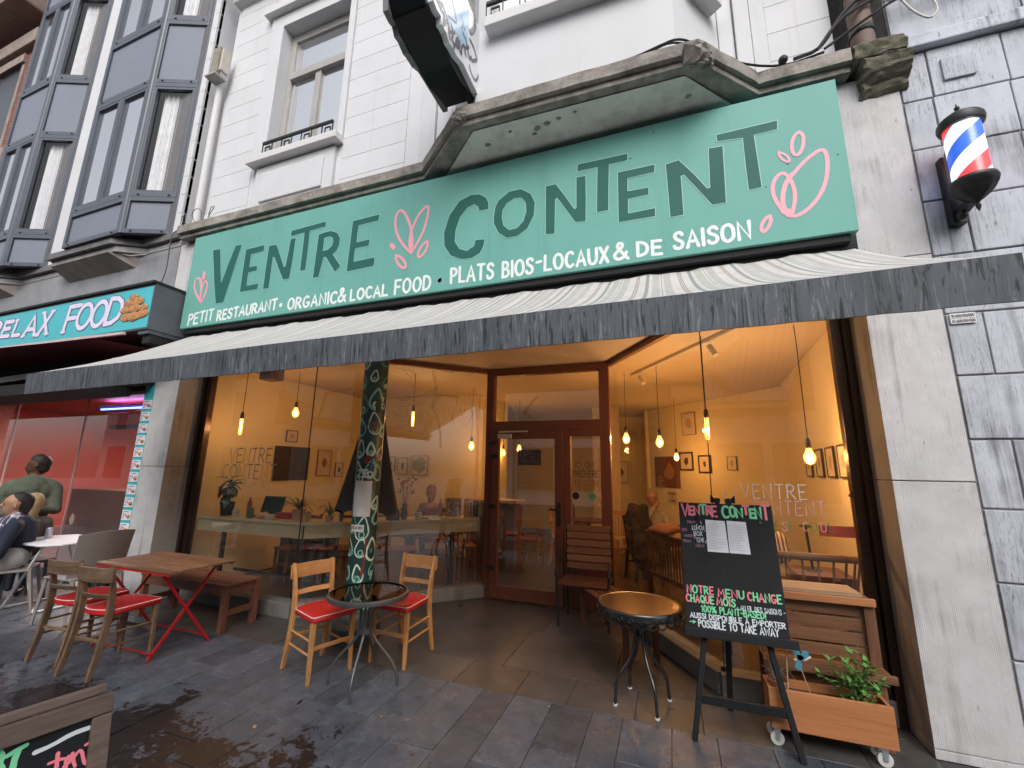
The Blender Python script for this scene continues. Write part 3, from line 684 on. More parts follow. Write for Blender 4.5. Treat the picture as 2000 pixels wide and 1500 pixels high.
# ================================================================ shop front glazing
YG = 3.85; ZS = 0.15; ZT = 2.972
LJ = (-3.93, YG); LD = (-2.345, 5.38); RDp = (-0.675, 5.38); RJ = (0.30, YG)
def sill(p, q, w_=.16):
    a, b = Vector((p[0], p[1], 0)), Vector((q[0], q[1], 0)); n = (b - a).normalized().cross(Vector((0, 0, 1)))
    P('stone_sill', MB().bar(a + Vector((0, 0, ZS / 2)) + n * -.02, b + Vector((0, 0, ZS / 2)) + n * -.02, w_, ZS), M_SILL, bevel=.008)
sill((-5.8, YG), (-3.9, YG)); sill(LJ, LD); sill(RDp, RJ); sill((0.27, YG), (1.34, YG))
def pane(p, q, nm='glass_pane', z0=ZS, z1=ZT, mt=None, parent=cafe):
    a, b = Vector((p[0], p[1], 0)), Vector((q[0], q[1], 0))
    return P(nm, MB().add([a + Vector((0, 0, z0)), b + Vector((0, 0, z0)), b + Vector((0, 0, z1)), a + Vector((0, 0, z1))], [(0, 1, 2, 3)]), mt or M_SHOPG, parent)
pane((-5.72, YG), LJ); pane(LJ, LD); pane(RDp, RJ); pane(RJ, (1.27, YG))
gl_edge = plain('glass_joint_seal', (0.03, 0.025, 0.02), .4)
P('glass_joint', MB().box(LJ[0] - .0035, LJ[0] + .0035, YG - .006, YG + .006, ZS, ZT), gl_edge)
P('glass_joint', MB().box(RJ[0] - .0035, RJ[0] + .0035, YG - .006, YG + .006, ZS, ZT), gl_edge)
M_BRONZE = mat('dark_bronze_frame', (0.05, 0.03, 0.02), 0.3, metal=0.5, var=0.2, scale=4)
P('window_frame', MB().box(-5.82, -5.77, 3.78, YG + .04, 0, ZT).box(-5.765, -5.70, YG - .03, YG + .05, 0, ZT), M_BRONZE, bevel=.004)
P('window_frame', MB().box(1.30, 1.35, 3.78, YG + .04, 0, ZT).box(1.235, 1.295, YG - .03, YG + .05, 0, ZT), M_BRONZE, bevel=.004)
for (p, q) in ((LJ, LD), (RDp, RJ)):
    P('head_rail', MB().bar((p[0], p[1], ZT - .03), (q[0], q[1], ZT - .03), .06, .06), M_WDOOR)
P('head_rail', MB().box(-5.8, -3.93, YG - .03, YG + .03, ZT - .06, ZT).box(0.3, 1.34, YG - .03, YG + .03, ZT - .06, ZT), M_WDOOR)
# door wall
YD = 5.38
df = MB()
for (x0, x1) in ((-2.345, -2.235), (-1.265, -1.175), (-0.80, -0.675)): df.box(x0, x1, YD - .05, YD + .05, 0.0, 2.11 if x1 < -1.1 and x0 > -2 else 2.97)
df.box(-2.235, -0.80, YD - .048, YD + .048, 2.11, 2.235); df.box(-2.235, -0.80, YD - .048, YD + .048, 2.87, 2.97); df.box(-1.175, -0.80, YD - .046, YD + .046, 0.0, 0.9); df.box(-1.175, -0.8, YD - .046, YD + .046, 2.03, 2.11)
frame = P('door_frame', df, M_WDOOR, bevel=.005)
P('transom_pane', MB().box(-2.235, -.8, YD - .004, YD + .004, 2.235, 2.87), M_SHOPG)
side = P('sidelight_pane', MB().box(-1.175, -.8, YD - .004, YD + .004, .9, 2.03), M_SHOPG)
dl = MB().box(-2.232, -2.13, YD - .085, YD - .03, .02, 2.105).box(-1.37, -1.268, YD - .085, YD - .03, .02, 2.105).box(-2.13, -1.37, YD - .085, YD - .03, .02, .17).box(-2.13, -1.37, YD - .085, YD - .03, 2.0, 2.105)
door = P('door', dl, M_WDOOR, bevel=.006)
MB().box(-2.13, -1.37, YD - .06, YD - .054, .17, 2.0).build('door_pane', M_SHOPG, door)
MB().box(-1.335, -1.295, YD - .095, YD - .085, .93, 1.2).bar((-1.315, YD - .12, 1.12), (-1.44, YD - .12, 1.12), .02, .022).bar((-1.315, YD - .09, 1.12), (-1.315, YD - .13, 1.12), .022, .022).build('handle', M_BLK, door, bevel=.003)
for z in (.35, 1.1, 1.75, 1.92): MB().box(-2.26, -2.16, YD - .115, YD - .085, z, z + .045).build('hinge', M_BLK, door, bevel=.003)
MB().box(-2.14, -1.95, YD - .125, YD - .086, 2.0, 2.06).bar((-2.12, YD - .13, 2.085), (-1.72, YD - .12, 2.09), .02, .02).build('door_closer', plain('light_grey_metal', (.6, .6, .6), .4), door, bevel=.003)
# letters on the sidelight
sl = MB(); n_ = (0, -1, 0); up = (0, 0, 1)
for t, a, b, z, mi in (('ICI ON', -1.12, -.9, 1.63, 0), ('PRÉFÈRE', -1.14, -.83, 1.52, 0), ('LE CASH', -1.12, -.85, 1.41, 1)):
    write(sl, t, (a, YD - .005, z), (b, YD - .005, z), .075, up, n_, .008, mi=mi)
sl.build('sidelight_lettering', [plain('dark_window_paint', (.06, .06, .07)), plain('red_window_paint', (.35, .06, .05))], cafe)
for (cx, cz, c_, r) in ((-1.12, 1.29, (.02, .02, .02), .045), (-.92, 1.29, (.12, .35, .2), .045)):
    P('round_sticker', MB().flat([[(cx + r * cos(t * pi / 8), cz + r * sin(t * pi / 8)) for t in range(16)]], lambda a, b, o: Vector((a, YD - .006, b))), plain('sticker_%0.2f' % cx, c_))

# ================================================================ stone house at the right
sh = thing('stone_house', 'house of pale grey weathered stone blocks to the right of the café pillar', 'building', (3.2, 3.5, 0))
P('block_backing', MB().box(1.772, 6.0, 3.515, 9, 0, 9.4), M_JOINT, sh)
zrow = [0, .16, .575, .99, 1.41, 1.83, 2.24, 2.66, 3.08, 3.495, 3.91, 4.315, 4.72]
for r, (z0, z1) in enumerate(zip(zrow, zrow[1:])):
    x = 1.775; i = 0
    first = [.7, .35, .28, .62, .2, .55, .19, .6, .22, .58, .17, .18][r % 12]
    while x < 4.2:
        L = first if i == 0 else rs.choice([.42, .55, .7]); i += 1
        P('stone_block', MB().box(x + .004, x + L - .006, 3.5 + rs.uniform(-.004, .004), 3.6, z0 + .006, z1 - .006), M_BLOCK, sh, bevel=.007); x += L
for (x0, x1, z0, z1) in ((1.775, 6, 4.728, 4.83),): P('string_course', MB().box(x0, x1, 3.44, 3.6, z0, z1), M_BLOCK, sh, bevel=.012)
for r in range(10):
    z0 = 4.84 + r * .42; x = 1.775
    while x < 4.4:
        L = rs.choice([.42, .6, .75]); P('stone_block', MB().box(x + .004, x + L - .006, 3.5, 3.6, z0 + .006, z0 + .41), M_BLOCK if r else M_BLOCK, sh, bevel=.006); x += L
bk = MB()
P('meter_cover', MB().box(2.02, 2.2, 3.478, 3.497, 4.42, 4.6), M_BLOCK, sh, bevel=.004)
for (a, b) in ((2.035, 4.435), (2.185, 4.435), (2.035, 4.585), (2.185, 4.585)):
    P('bolt', MB().lathe([(.011, 0), (.011, .012), (.006, .016)], (0, 0, 0), 8), M_IRON, sh).matrix_local = sh.matrix_basis.inverted() @ Matrix.Translation((a, 3.478, b)) @ Matrix.Rotation(pi / 2, 4, 'X')
pl = P('address_plate', MB().box(1.79, 1.92, 3.487, 3.492, 2.62, 2.655).box(1.79, 1.92, 3.487, 3.492, 2.585, 2.617), plain('white_plate', (.7, .7, .7)), sh)
t_ = MB()
for z in (2.628, 2.592): write(t_, '10-000/00/000', (1.797, 3.487, z), (1.912, 3.487, z), .018, (0, 0, 1), (0, -1, 0), .003)
t_.build('plate_lettering', plain('plate_ink', (.12, .12, .13)), pl)

# ================================================================ grey bay house and its fried chicken shop at the left
gh = thing('grey_bay_house', 'white rendered house with slate grey glazed bays above the takeaway', 'building', (-8.6, 3.5, 0))
P('house_wall', MB().box(-11.49, -6.29, 3.46, 3.8, 4.75, 12.5), M_WHITE, gh)
for k_ in range(26):
    z0 = 4.8 + k_ * .292
    for (x0, x1) in ((-9.12, -8.62), (-6.38, -6.29)):
        P('stucco_course', MB().box(x0, x1, 3.43, 3.5, z0 + .003, z0 + .289), M_WHITE, gh, bevel=.003)
GL = [(-11.4, 3.42), (-11.0, 3.42), (-10.9, 3.2), (-9.32, 3.2), (-9.05, 3.42), (-9.0, 3.2), (-7.42, 3.2), (-7.08, 3.42), (-6.33, 3.42)]
GL = [(-11.48, 3.24), (-10.72, 3.24), (-10.45, 3.43), (-9.1, 3.43), (-9.02, 3.22), (-7.40, 3.22), (-7.06, 3.43), (-6.3, 3.43)]
mb = MB(); mb.prism(GL + [(-6.3, 3.7), (-13, 3.7)], lambda a, b, o: Vector((a, b, 4.7 + o)), .1); P('ledge', mb, mat('dark_zinc_ledge', (.17, .165, .165), .5, var=.2, coord='World', grime=(.05, .05, .05), gamt=.6), gh, bevel=.01)
mb = MB(); mb.prism([(a + .02, b + .06) for a, b in GL] + [(-6.32, 3.7), (-13, 3.7)], lambda a, b, o: Vector((a, b, 4.60 + o)), .098); P('ledge_moulding', mb, mat('grey_ledge_moulding', (.3, .29, .285), .7, var=.15, coord='World', grime=(.12, .11, .1), gamt=.5), gh, bevel=.01)
for (x0, x1) in ((-9.0, -7.44), (-13.0, -10.75)):
    v0 = len(MB().v)
    P('bay_underside', MB().add([(x0 + .05, 3.26, 4.6), (x1 - .05, 3.26, 4.6), (x1 + .2, 3.5, 4.42), (x0 + .1, 3.5, 4.42), (x0 + .05, 3.5, 4.6), (x1 + .3, 3.5, 4.6)], [(0, 1, 2, 3), (1, 5, 2), (0, 3, 4)]), mat('taupe_render', (.33, .29, .27), .85, var=.15, coord='World', grime=(.15, .12, .11)), gh)
P('grey_fascia', MB().box(-13, -6.29, 3.5, 3.78, 2.7, 4.6), mat('grey_fascia_paint', (.26, .27, .285), .7, var=.12, scale=3, bmp=.2, coord='World', grime=(.1, .1, .1), gamt=.5), gh)
NET = M_CLOTHW
def bay_unit(x0, x1, yf, xr, yr, z0, tall, panel_first):
    """front x0..x1 at yf, canted side to (xr, yr)"""
    F = [(Vector((x0, yf, 0)), Vector((x1, yf, 0)), 2), (Vector((x1, yf, 0)), Vector((xr, yr, 0)), 1)]
    z = z0
    for lev, (kind, h_) in enumerate(tall):
        for A, B, n_l in F:
            d = (B - A); L = d.length; u = d / L; N = Vector((-u.y, u.x, 0))   # into the house
            f = MB()
            for q0, q1 in ((0, .07), (L - .07, L)): f.add([A + u * q0 + Vector((0, 0, z)), A + u * q1 + Vector((0, 0, z)), A + u * q1 + N * .07 + Vector((0, 0, z)), A + u * q0 + N * .07 + Vector((0, 0, z)), A + u * q0 + Vector((0, 0, z + h_)), A + u * q1 + Vector((0, 0, z + h_)), A + u * q1 + N * .07 + Vector((0, 0, z + h_)), A + u * q0 + N * .07 + Vector((0, 0, z + h_))], [(0, 1, 2, 3), (4, 5, 6, 7), (0, 1, 5, 4), (1, 2, 6, 5), (2, 3, 7, 6), (3, 0, 4, 7)])
            for zz in (z, z + h_ - .07): f.bar(A + u * .07 + N * .035 + Vector((0, 0, zz + .035)), B - u * .07 + N * .035 + Vector((0, 0, zz + .035)), .07, .07)
            if kind == 'w':
                fr = P('window', f, M_ANTH, gh, bevel=.006)
                if n_l == 2:
                    c = A + u * L / 2 + N * .025; MB().bar(c + Vector((0, 0, z + .07)), c + Vector((0, 0, z + h_ - .07)), .06, .05, up=N).build('mullion', M_ANTH, fr, bevel=.005)
                    segs = ((.07, L / 2 - .035), (L / 2 + .035, L - .07))
                else: segs = ((.07, L - .07),)
                for s0, s1 in segs:
                    sash = MB(); a_ = A + u * s0 + N * .03; b_ = A + u * s1 + N * .03
                    for pp, qq in ((a_ + Vector((0, 0, z + .09)), b_ + Vector((0, 0, z + .09))), (a_ + Vector((0, 0, z + h_ - .09)), b_ + Vector((0, 0, z + h_ - .09)))): sash.bar(pp, qq, .05, .04)
                    for pp in (a_ + u * .02, b_ - u * .02): sash.bar(pp + Vector((0, 0, z + .11)), pp + Vector((0, 0, z + h_ - .11)), .04, .05, up=N)
                    sash.build('sash', M_ANTH, fr)
                    MB().add([a_ + N * .01 + Vector((0, 0, z + .08)), b_ + N * .01 + Vector((0, 0, z + .08)), b_ + N * .01 + Vector((0, 0, z + h_ - .08)), a_ + N * .01 + Vector((0, 0, z + h_ - .08))], [(0, 1, 2, 3)]).build('pane', M_SKYG if n_l == 2 else M_GLASS, fr)
                    if n_l == 1:
                        cu = MB(); K = 24; vs = []
                        for i in range(K + 1):
                            p = a_.lerp(b_, .12 + .86 * i / K) + N * (.1 + .02 * sin(i * 1.9)); vs += [p + Vector((0, 0, z + .1)), p + Vector((0, 0, z + h_ - .12))]
                        cu.add(vs, [(2 * i, 2 * i + 2, 2 * i + 3, 2 * i + 1) for i in range(K)]); cu.build('net_curtain', NET, fr)
            else:
                fr = P('panel_frame', f, M_ANTH, gh, bevel=.006)
                MB().add([A + u * .07 + N * .03 + Vector((0, 0, z + .06)), B - u * .07 + N * .03 + Vector((0, 0, z + .06)), B - u * .07 + N * .03 + Vector((0, 0, z + h_ - .06)), A + u * .07 + N * .03 + Vector((0, 0, z + h_ - .06))], [(0, 1, 2, 3)]).build('panel', M_ANPAN, fr)
            if kind == 'w' or True:
                for q in (.16, L - .16):
                    p = A + u * q - N * .004 + Vector((0, 0, z + .03)); MB().box(p.x - .022, p.x + .022, p.y - .004, p.y + .004, p.z - .007, p.z + .007).build('drain_cap', M_DARK, fr)
        z += h_
    A = Vector((x1, yf, 0)); MB().lathe([(.035, z0), (.035, z)], (x1 + .005, yf + .03, 0), 10).build('corner_post', M_ANTH, gh)
    MB().box(x0 + .02, xr - .04, 3.44, 3.45, z0, z).build('dark_room_sheet', mat('painted_room_shade', (.12, .115, .12), .9), gh)  # dark sheet added behind the panes, shade of the room painted as colour
BL = (('p', .58), ('w', 1.96), ('p', 1.18), ('w', 1.96), ('p', 1.18), ('w', 1.9))
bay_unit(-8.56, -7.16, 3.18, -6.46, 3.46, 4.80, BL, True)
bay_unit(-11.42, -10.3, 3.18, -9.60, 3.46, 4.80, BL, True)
P('ledge_wire', MB().tube([(-7.5, 3.3, 4.62), (-7.2, 3.4, 4.56), (-6.9, 3.42, 4.54), (-6.35, 3.4, 4.6)], .006, 6), M_TUBEW, gh)
# brick house, far upper left
bh = thing('brick_house', 'red brick house with a stone cornice at the upper left edge', 'building', (-13.5, 3.6, 0))
P('brick_wall', MB().box(-18, -11.50, 3.44, 4.2, 0, 14), M_BRICK, bh)
for z in (7.3, 10.2): P('stone_band', MB().box(-18, -11.93, 3.3, 3.5, z, z + .35), M_BROWNST, bh, bevel=.03)
P('cornice', MB().box(-18, -11.93, 2.9, 3.5, 10.9, 11.3), M_BROWNST, bh, bevel=.05)
for k_ in range(46):
    z = 6.8 + k_ * .075
    if z > 10.1: break
    for i in range(4):
        x1 = -11.51 - i * .23 - (.1 if k_ % 2 else 0)
        P('brick', MB().box(x1 - .215, x1, 3.425, 3.445, z, z + .062), M_BRICK, bh)
bw = P('window', MB().box(-13.6, -13.45, 3.4, 3.5, 7.7, 9.9).box(-12.5, -12.38, 3.4, 3.5, 7.7, 9.9).box(-13.6, -12.38, 3.36, 3.5, 9.9, 10.1), M_BROWNST, bh)
MB().box(-13.45, -12.5, 3.43, 3.44, 7.7, 9.9).build('pane', mat('dusty_dark_pane', (.05, .05, .06), .2), bw)

# ================================================================ houses across the street (seen mirrored in the panes)
for i, (x0, x1, h_, c_) in enumerate(((-34, -24, 7.2, (.6, .55, .5)), (-23.8, -14.2, 8, (.55, .5, .47)), (-14, -7.2, 7.4, (.66, .66, .65)), (-7, -1.2, 6.6, (.78, .78, .77)), (-1, 5.2, 7.6, (.6, .55, .5)), (5.4, 12, 7, (.74, .73, .7)))):
    lab = ['taupe house across the street, the one furthest left', 'beige house across the street, second from the left', 'pale grey house front mirrored at the left of the shop panes', 'white house across the street mirrored in the middle panes', 'brown rendered house across the street mirrored right of the door', 'cream house across the street, the one furthest right'][i]
    ob = thing('street_house', lab, 'building', ((x0 + x1) / 2, -9, 0), group='houses across the street')
    mt = mat('facing_house_%d' % i, c_, .8, var=.06, scale=1.5, coord='World')
    MB().box(x0, x1, -12, -9, 0, h_).build('wall', mt, ob)
    MB().prism([(x0, h_), (x1, h_), ((x0 + x1) / 2, h_ + 2.2)], lambda a, b, o: Vector((a, -9 - o, b)), 3).build('gable', mt, ob)
    for fl_ in range(2):
        n = 3
        for k_ in range(n):
            wx = x0 + (x1 - x0) * (k_ + .5) / n; z = .6 + fl_ * 3.0
            wd = .9 if fl_ == 0 else .5
            fr = MB().box(wx - wd - .08, wx + wd + .08, -9.02, -8.95, z, z + 2.1).build('window', M_WHITE2, ob)
            MB().box(wx - wd, wx + wd, -8.949, -8.945, z + .08, z + 2.02).build('pane', mat('facing_pane', (.05, .06, .07), .1) if (fl_ + k_ + i) == 0 else bpy.data.materials['facing_pane'], fr)
# ================================================================ green shop sign
YS = 3.3
sg = thing('shop_sign', 'long mint green café signboard with dark green hand painted letters and pink hearts', 'sign', (-2.17, YS, 3.25))
M_GREEN = mat('mint_sign_paint', (0.15, 0.385, 0.34), 0.5, var=0.03, scale=1.2, coord='World', bmp=0.05, bscale=9, grime=(0.115, 0.31, 0.265), gscale=1.6, gamt=0.45, streak=((0.10, 0.27, 0.235), 5, 0.35, 0.58))
ns = M_GREEN.node_tree; bsg = ns.nodes['Principled BSDF']; bsg.inputs['Specular IOR Level'].default_value = .2
_in = bsg.inputs['Base Color'].links[0].from_socket
spk = ramp(ns, noise(ns, vecs(ns, 'World'), 26, 1, 0.3), [(0.80, 0.0), (0.815, 1.0)])
ns.links.new(mixc(ns, spk, _in, (0.04, 0.07, 0.06)), bsg.inputs['Base Color'])
M_LET = mat('dark_green_sign_paint', (0.022, 0.115, 0.098), 0.55, spec=.2, var=0.10, scale=2.5, coord='World')
M_PINK = plain('pink_sign_paint', (0.80, 0.33, 0.40), .5); M_WP = mat('white_sign_paint', (0.72, 0.78, 0.76), .5, var=.12, scale=22, coord='World'); M_EDGE = plain('pale_outline_paint', (0.34, 0.62, 0.53), .45)
sgb = MB().box(-5.66, 1.31, YS, YS + .15, 3.255, 4.495).build('board', M_GREEN, sg, bevel=.003)
MB().box(-5.6, 1.27, YS + .03, YS + .14, 3.2, 3.25).build('sign_underframe', M_DARK, sg)
for i in range(1, 5):
    x = -5.66 + 6.97 * i / 5; MB().box(x - .0012, x + .0012, YS - .0015, YS + .002, 3.256, 4.494).build('panel_seam', plain('seam_%d' % i, (.12, .3, .25)), sgb)
fnS = lambda a, b, o: Vector((a, YS - 0.0008 - o, b))
def A6(x, y): p = onY(340 + x / 3.571, 350 + y / 3.571, YS); return (p.x, p.z)
def B7(x, y): p = onY(850 + x / 2.353, 200 + y / 2.353, YS); return (p.x, p.z)
LA = [[[(272,495),(325,487),(327,600),(330,722),(380,590),(432,462),(476,455),(410,660),(345,860),(290,870),(280,700)]],
 [[(503,490),(634,458),(627,503),(540,526),(528,612),(582,602),(578,640),(520,652),(508,742),(592,725),(583,768),(458,790),(480,640)]],
 [[(664,465),(718,456),(768,612),(778,605),(800,500),(815,418),(852,408),(830,560),(805,695),(760,703),(700,545),(692,545),(662,762),(620,768),(640,620)]],
 [[(820,360),(1062,293),(1058,332),(950,362),(935,500),(918,635),(878,642),(895,500),(910,375),(815,400)]],
 [[(1010,385),(1055,370),(1095,360),(1140,372),(1160,410),(1155,460),(1135,500),(1110,525),(1163,605),(1123,650),(1060,545),(1045,545),(1008,685),(968,690),(988,540)], [(1050,412),(1085,400),(1105,408),(1110,435),(1100,465),(1075,490),(1040,500)]],
 [[(1248,292),(1437,243),(1428,290),(1290,325),(1275,440),(1367,418),(1360,465),(1265,485),(1255,575),(1402,543),(1395,607),(1202,647),(1225,470)]]]
LB = [[[(247,492),(246,460),(235,438),(205,422),(165,425),(110,455),(65,520),(40,600),(42,660),(70,705),(120,722),(165,718),(205,695),(222,665),(230,628),(185,632),(178,660),(145,682),(112,672),(92,640),(95,590),(115,530),(150,485),(180,470),(197,480),(202,500)]],
 [[(268,530),(275,485),(290,452),(340,410),(395,398),(440,420),(460,460),(455,520),(425,580),(380,615),(330,625),(290,600),(270,560)], [(308,530),(312,495),(330,465),(365,442),(395,440),(415,460),(418,500),(405,545),(375,578),(340,586),(315,565)]],
 [[(508,385),(555,375),(600,433),(640,490),(648,485),(648,345),(692,337),(694,440),(693,548),(645,553),(560,440),(553,445),(550,605),(507,608)]],
 [[(655,285),(885,235),(885,268),(800,287),(798,390),(797,497),(742,507),(743,400),(745,300),(652,320)]],
 [[(838,322),(1010,285),(1008,322),(885,350),(885,408),(982,390),(982,425),(888,445),(888,510),(1012,485),(1012,525),(842,553)]],
 [[(1058,285),(1120,265),(1190,330),(1250,395),(1262,393),(1255,212),(1322,200),(1338,462),(1272,473),(1205,400),(1143,335),(1130,340),(1143,518),(1080,530)]],
 [[(1290,150),(1573,82),(1573,125),(1465,152),(1485,280),(1502,392),(1440,405),(1425,290),(1412,165),(1295,182)]]]
let = MB()
for L, f in ((LA, A6), (LB, B7)):
    for polys in L:
        pp = [[f(*p) for p in q] for q in polys]
        let.flat(pp, fnS, 0.0012)
        for q in pp:
            for i_ in range(len(q)): ribbon(let, [q[i_], q[(i_ + 1) % len(q)]], .0045, fnS, .0017 + .0002 * (i_ % 5), 1)
let.build('dark_green_lettering', [M_LET, M_EDGE], sgb)
pk = MB()
def rib(f, pts, wpx, k=0, it=2):
    q = chaikin([f(*p) for p in pts], it); s_ = 1 / 3.571 if f is A6 else 1 / 2.353
    c = q[len(q) // 2]; dist = (Vector((c[0], YS, c[1])) - CO).dot(RF); ribbon(pk, q, wpx * s_ / FPX * dist * 1.12, fnS, .001 + .0003 * k, 0, .05)
hearts = [(A6, [(190,858),(152,800),(140,740),(150,700),(175,685),(195,715),(188,790),(180,850)], 15), (A6, [(190,858),(215,810),(233,750),(232,718),(215,708),(200,740),(188,800),(180,850)], 14), (A6, [(180,700),(190,760),(185,840)], 12), (A6, [(213,655),(207,690)], 26),
 (A6, [(1650,515),(1590,450),(1550,370),(1542,290),(1560,230),(1592,212),(1630,270),(1655,345),(1665,430),(1655,515)], 17), (A6, [(1655,515),(1638,440),(1660,340),(1710,240),(1760,186),(1777,195),(1770,260),(1742,360),(1700,440),(1655,515)], 17), (A6, [(1652,500),(1650,430),(1655,360)], 22),
 (A6, [(1518,460),(1532,478)], 30), (A6, [(1548,530),(1585,545),(1615,585),(1618,615),(1598,622),(1568,600),(1548,560),(1548,530)], 17), (A6, [(1770,432),(1766,480),(1740,525),(1705,550),(1700,525),(1720,475),(1748,445),(1770,432)], 16),
 (B7, [(1640,335),(1700,265),(1780,208),(1802,245),(1803,330),(1780,410),(1725,485),(1655,528),(1610,515),(1562,450),(1547,400),(1560,350),(1592,322),(1622,338),(1650,390),(1655,450),(1640,510)], 15), (B7, [(1640,330),(1610,370),(1595,430),(1600,490),(1625,520)], 18), (B7, [(1605,500),(1625,505)], 30),
 (B7, [(1672,137),(1693,150),(1690,210),(1665,248),(1642,235),(1636,190),(1652,150),(1672,137)], 13), (B7, [(1580,230),(1610,240),(1632,268),(1618,276),(1592,262),(1578,243),(1580,230)], 9), (B7, [(1538,522),(1545,545),(1525,585),(1503,598),(1497,570),(1515,535),(1538,522)], 14)]
for k, (f, p, w_) in enumerate(hearts): rib(f, p, w_, k % 5)
pk.build('pink_hearts', M_PINK, sgb)
sm = MB()
def sline(t, f, p0, p1, hpx, wpx=None, **k):
    a, b = f(*p0), f(*p1); c = f(p0[0], p0[1] - hpx); h_ = c[1] - a[1]
    write(sm, t, (a[0], YS, a[1]), (b[0], YS, b[1]), h_, (0, 0, 1), (0, -1, 0), .027, off=.0015, gap=k.get('gap', .26), jit=.03)
for t, f, p0, p1, h_ in (('PETIT', A6, (97, 1018), (268, 978), 70), ('RESTAURANT', A6, (298, 985), (712, 905), 64), ('ORGANIC', A6, (792, 910), (1130, 860), 72), ('&', A6, (1143, 855), (1193, 848), 92), ('LOCAL', A6, (1230, 845), (1485, 808), 72), ('FOOD', A6, (1540, 800), (1785, 768), 92),
                         ('PLATS', B7, (72, 830), (266, 810), 66), ('BIOS', B7, (310, 805), (448, 785), 68), ('-', B7, (466, 762), (486, 758), 60), ('LOCAUX', B7, (505, 772), (795, 733), 66), ('&', B7, (822, 725), (885, 718), 76), ('DE', B7, (932, 705), (1040, 695), 62), ('SAISON', B7, (1100, 676), (1448, 622), 74)): sline(t, f, p0, p1, h_)
for f, p in ((A6, (745, 878)), (A6, (1853, 705)), (B7, (22, 818))):
    a = f(*p); sm.flat([[(a[0] + .025 * cos(t * pi / 6), a[1] + .025 * sin(t * pi / 6)) for t in range(12)]], fnS, .0015)
sm.build('white_lettering', M_WP, sgb)

# ================================================================ awning
aw = thing('striped_awning', 'open striped cream awning with a streaked charcoal valance below the green sign', 'awning', (-2.17, 3.4, 2.2))
m, nt_, b_ = newmat('striped_canvas'); M_CANV = m
g_ = nt_.nodes.new('ShaderNodeNewGeometry'); sx_ = nt_.nodes.new('ShaderNodeSeparateXYZ'); nt_.links.new(g_.outputs['Position'], sx_.inputs[0])
fr_ = mth(nt_, 'FRACT', mth(nt_, 'MULTIPLY', mth(nt_, 'ADD', sx_.outputs[0], 20.0), 1 / 0.30))
cr = nt_.nodes.new('ShaderNodeValToRGB'); cr.color_ramp.interpolation = 'CONSTANT'
CR = (.66, .65, .645); GY = (.30, .34, .34); OR = (.45, .30, .17); DK = (.16, .19, .19)
st = [(0, CR), (.10, DK), (.115, CR), (.13, OR), (.15, CR), (.165, DK), (.18, CR), (.34, GY), (.42, CR), (.5, (.5, .52, .5)), (.66, CR), (.7, DK), (.712, CR), (.76, (.50, .51, .50)), (.92, CR)]
e = cr.color_ramp.elements
while len(e) < len(st): e.new(.5)
for i, (p, c) in enumerate(st): e[i].position = p; e[i].color = c4(c)
nt_.links.new(fr_, cr.inputs[0])
dg = ramp(nt_, noise(nt_, vecs(nt_, 'World', (3, 1, 1)), 5, 8, .75), [(.45, 0.0), (.7, .5)])
nt_.links.new(mixc(nt_, dg, cr.outputs[0], (.34, .33, .31)), b_.inputs['Base Color']); b_.inputs['Roughness'].default_value = .75
bump(nt_, b_, noise(nt_, vecs(nt_, 'World', (2, 9, 9)), 2, 5), .3, .02)
# let some daylight through the canvas
tl = nt_.nodes.new('ShaderNodeBsdfTranslucent'); nt_.links.new(cr.outputs[0], tl.inputs[0]); mxx = nt_.nodes.new('ShaderNodeMixShader'); mxx.inputs[0].default_value = .18
nt_.links.new(b_.outputs[0], mxx.inputs[1]); nt_.links.new(tl.outputs[0], mxx.inputs[2]); nt_.links.new(mxx.outputs[0], nt_.nodes['Material Output'].inputs[0])
AX0, AX1 = -5.60, 1.30
def awz(x): t = (x - AX0) / (AX1 - AX0); return 2.40 + .04 * t
mb = MB(); NX, NY = 90, 10; vs = []
for j in range(NY + 1):
    s = j / NY
    for i in range(NX + 1):
        x = AX0 + (AX1 - AX0) * i / NX; y = 3.42 + (2.062 - 3.42) * s
        z = 3.19 + (awz(x) - 3.19) * s - .05 * sin(pi * s) + (.008 * sin(i * .9 + 2 * s) + .006 * sin(i * 2.3)) * (1 - s) - .002 * s
        vs.append((x, y, z))
mb.add(vs, [(j * (NX + 1) + i, j * (NX + 1) + i + 1, (j + 1) * (NX + 1) + i + 1, (j + 1) * (NX + 1) + i) for j in range(NY) for i in range(NX)])
mb.build('canvas', M_CANV, aw, smooth=60)
m, nt_, b_ = newmat('streaked_valance'); M_VAL = m
vv = vecs(nt_, 'World', (55, 55, 3.5)); n1 = noise(nt_, vv, 1.0, 7, .6, 1.0)
vv2 = vecs(nt_, 'World', (9, 9, .9)); n2 = noise(nt_, vv2, 1.0, 4, .6, .5)
col = ramp(nt_, n1, [(.40, (.016, .018, .022)), (.425, (.082, .092, .110)), (.58, (.098, .110, .130)), (.61, (.175, .19, .215))])
col = mixc(nt_, ramp(nt_, n2, [(.5, 0.0), (.62, .5)]), col, (.045, .05, .058))
nt_.links.new(col, b_.inputs['Base Color']); b_.inputs['Roughness'].default_value = .6
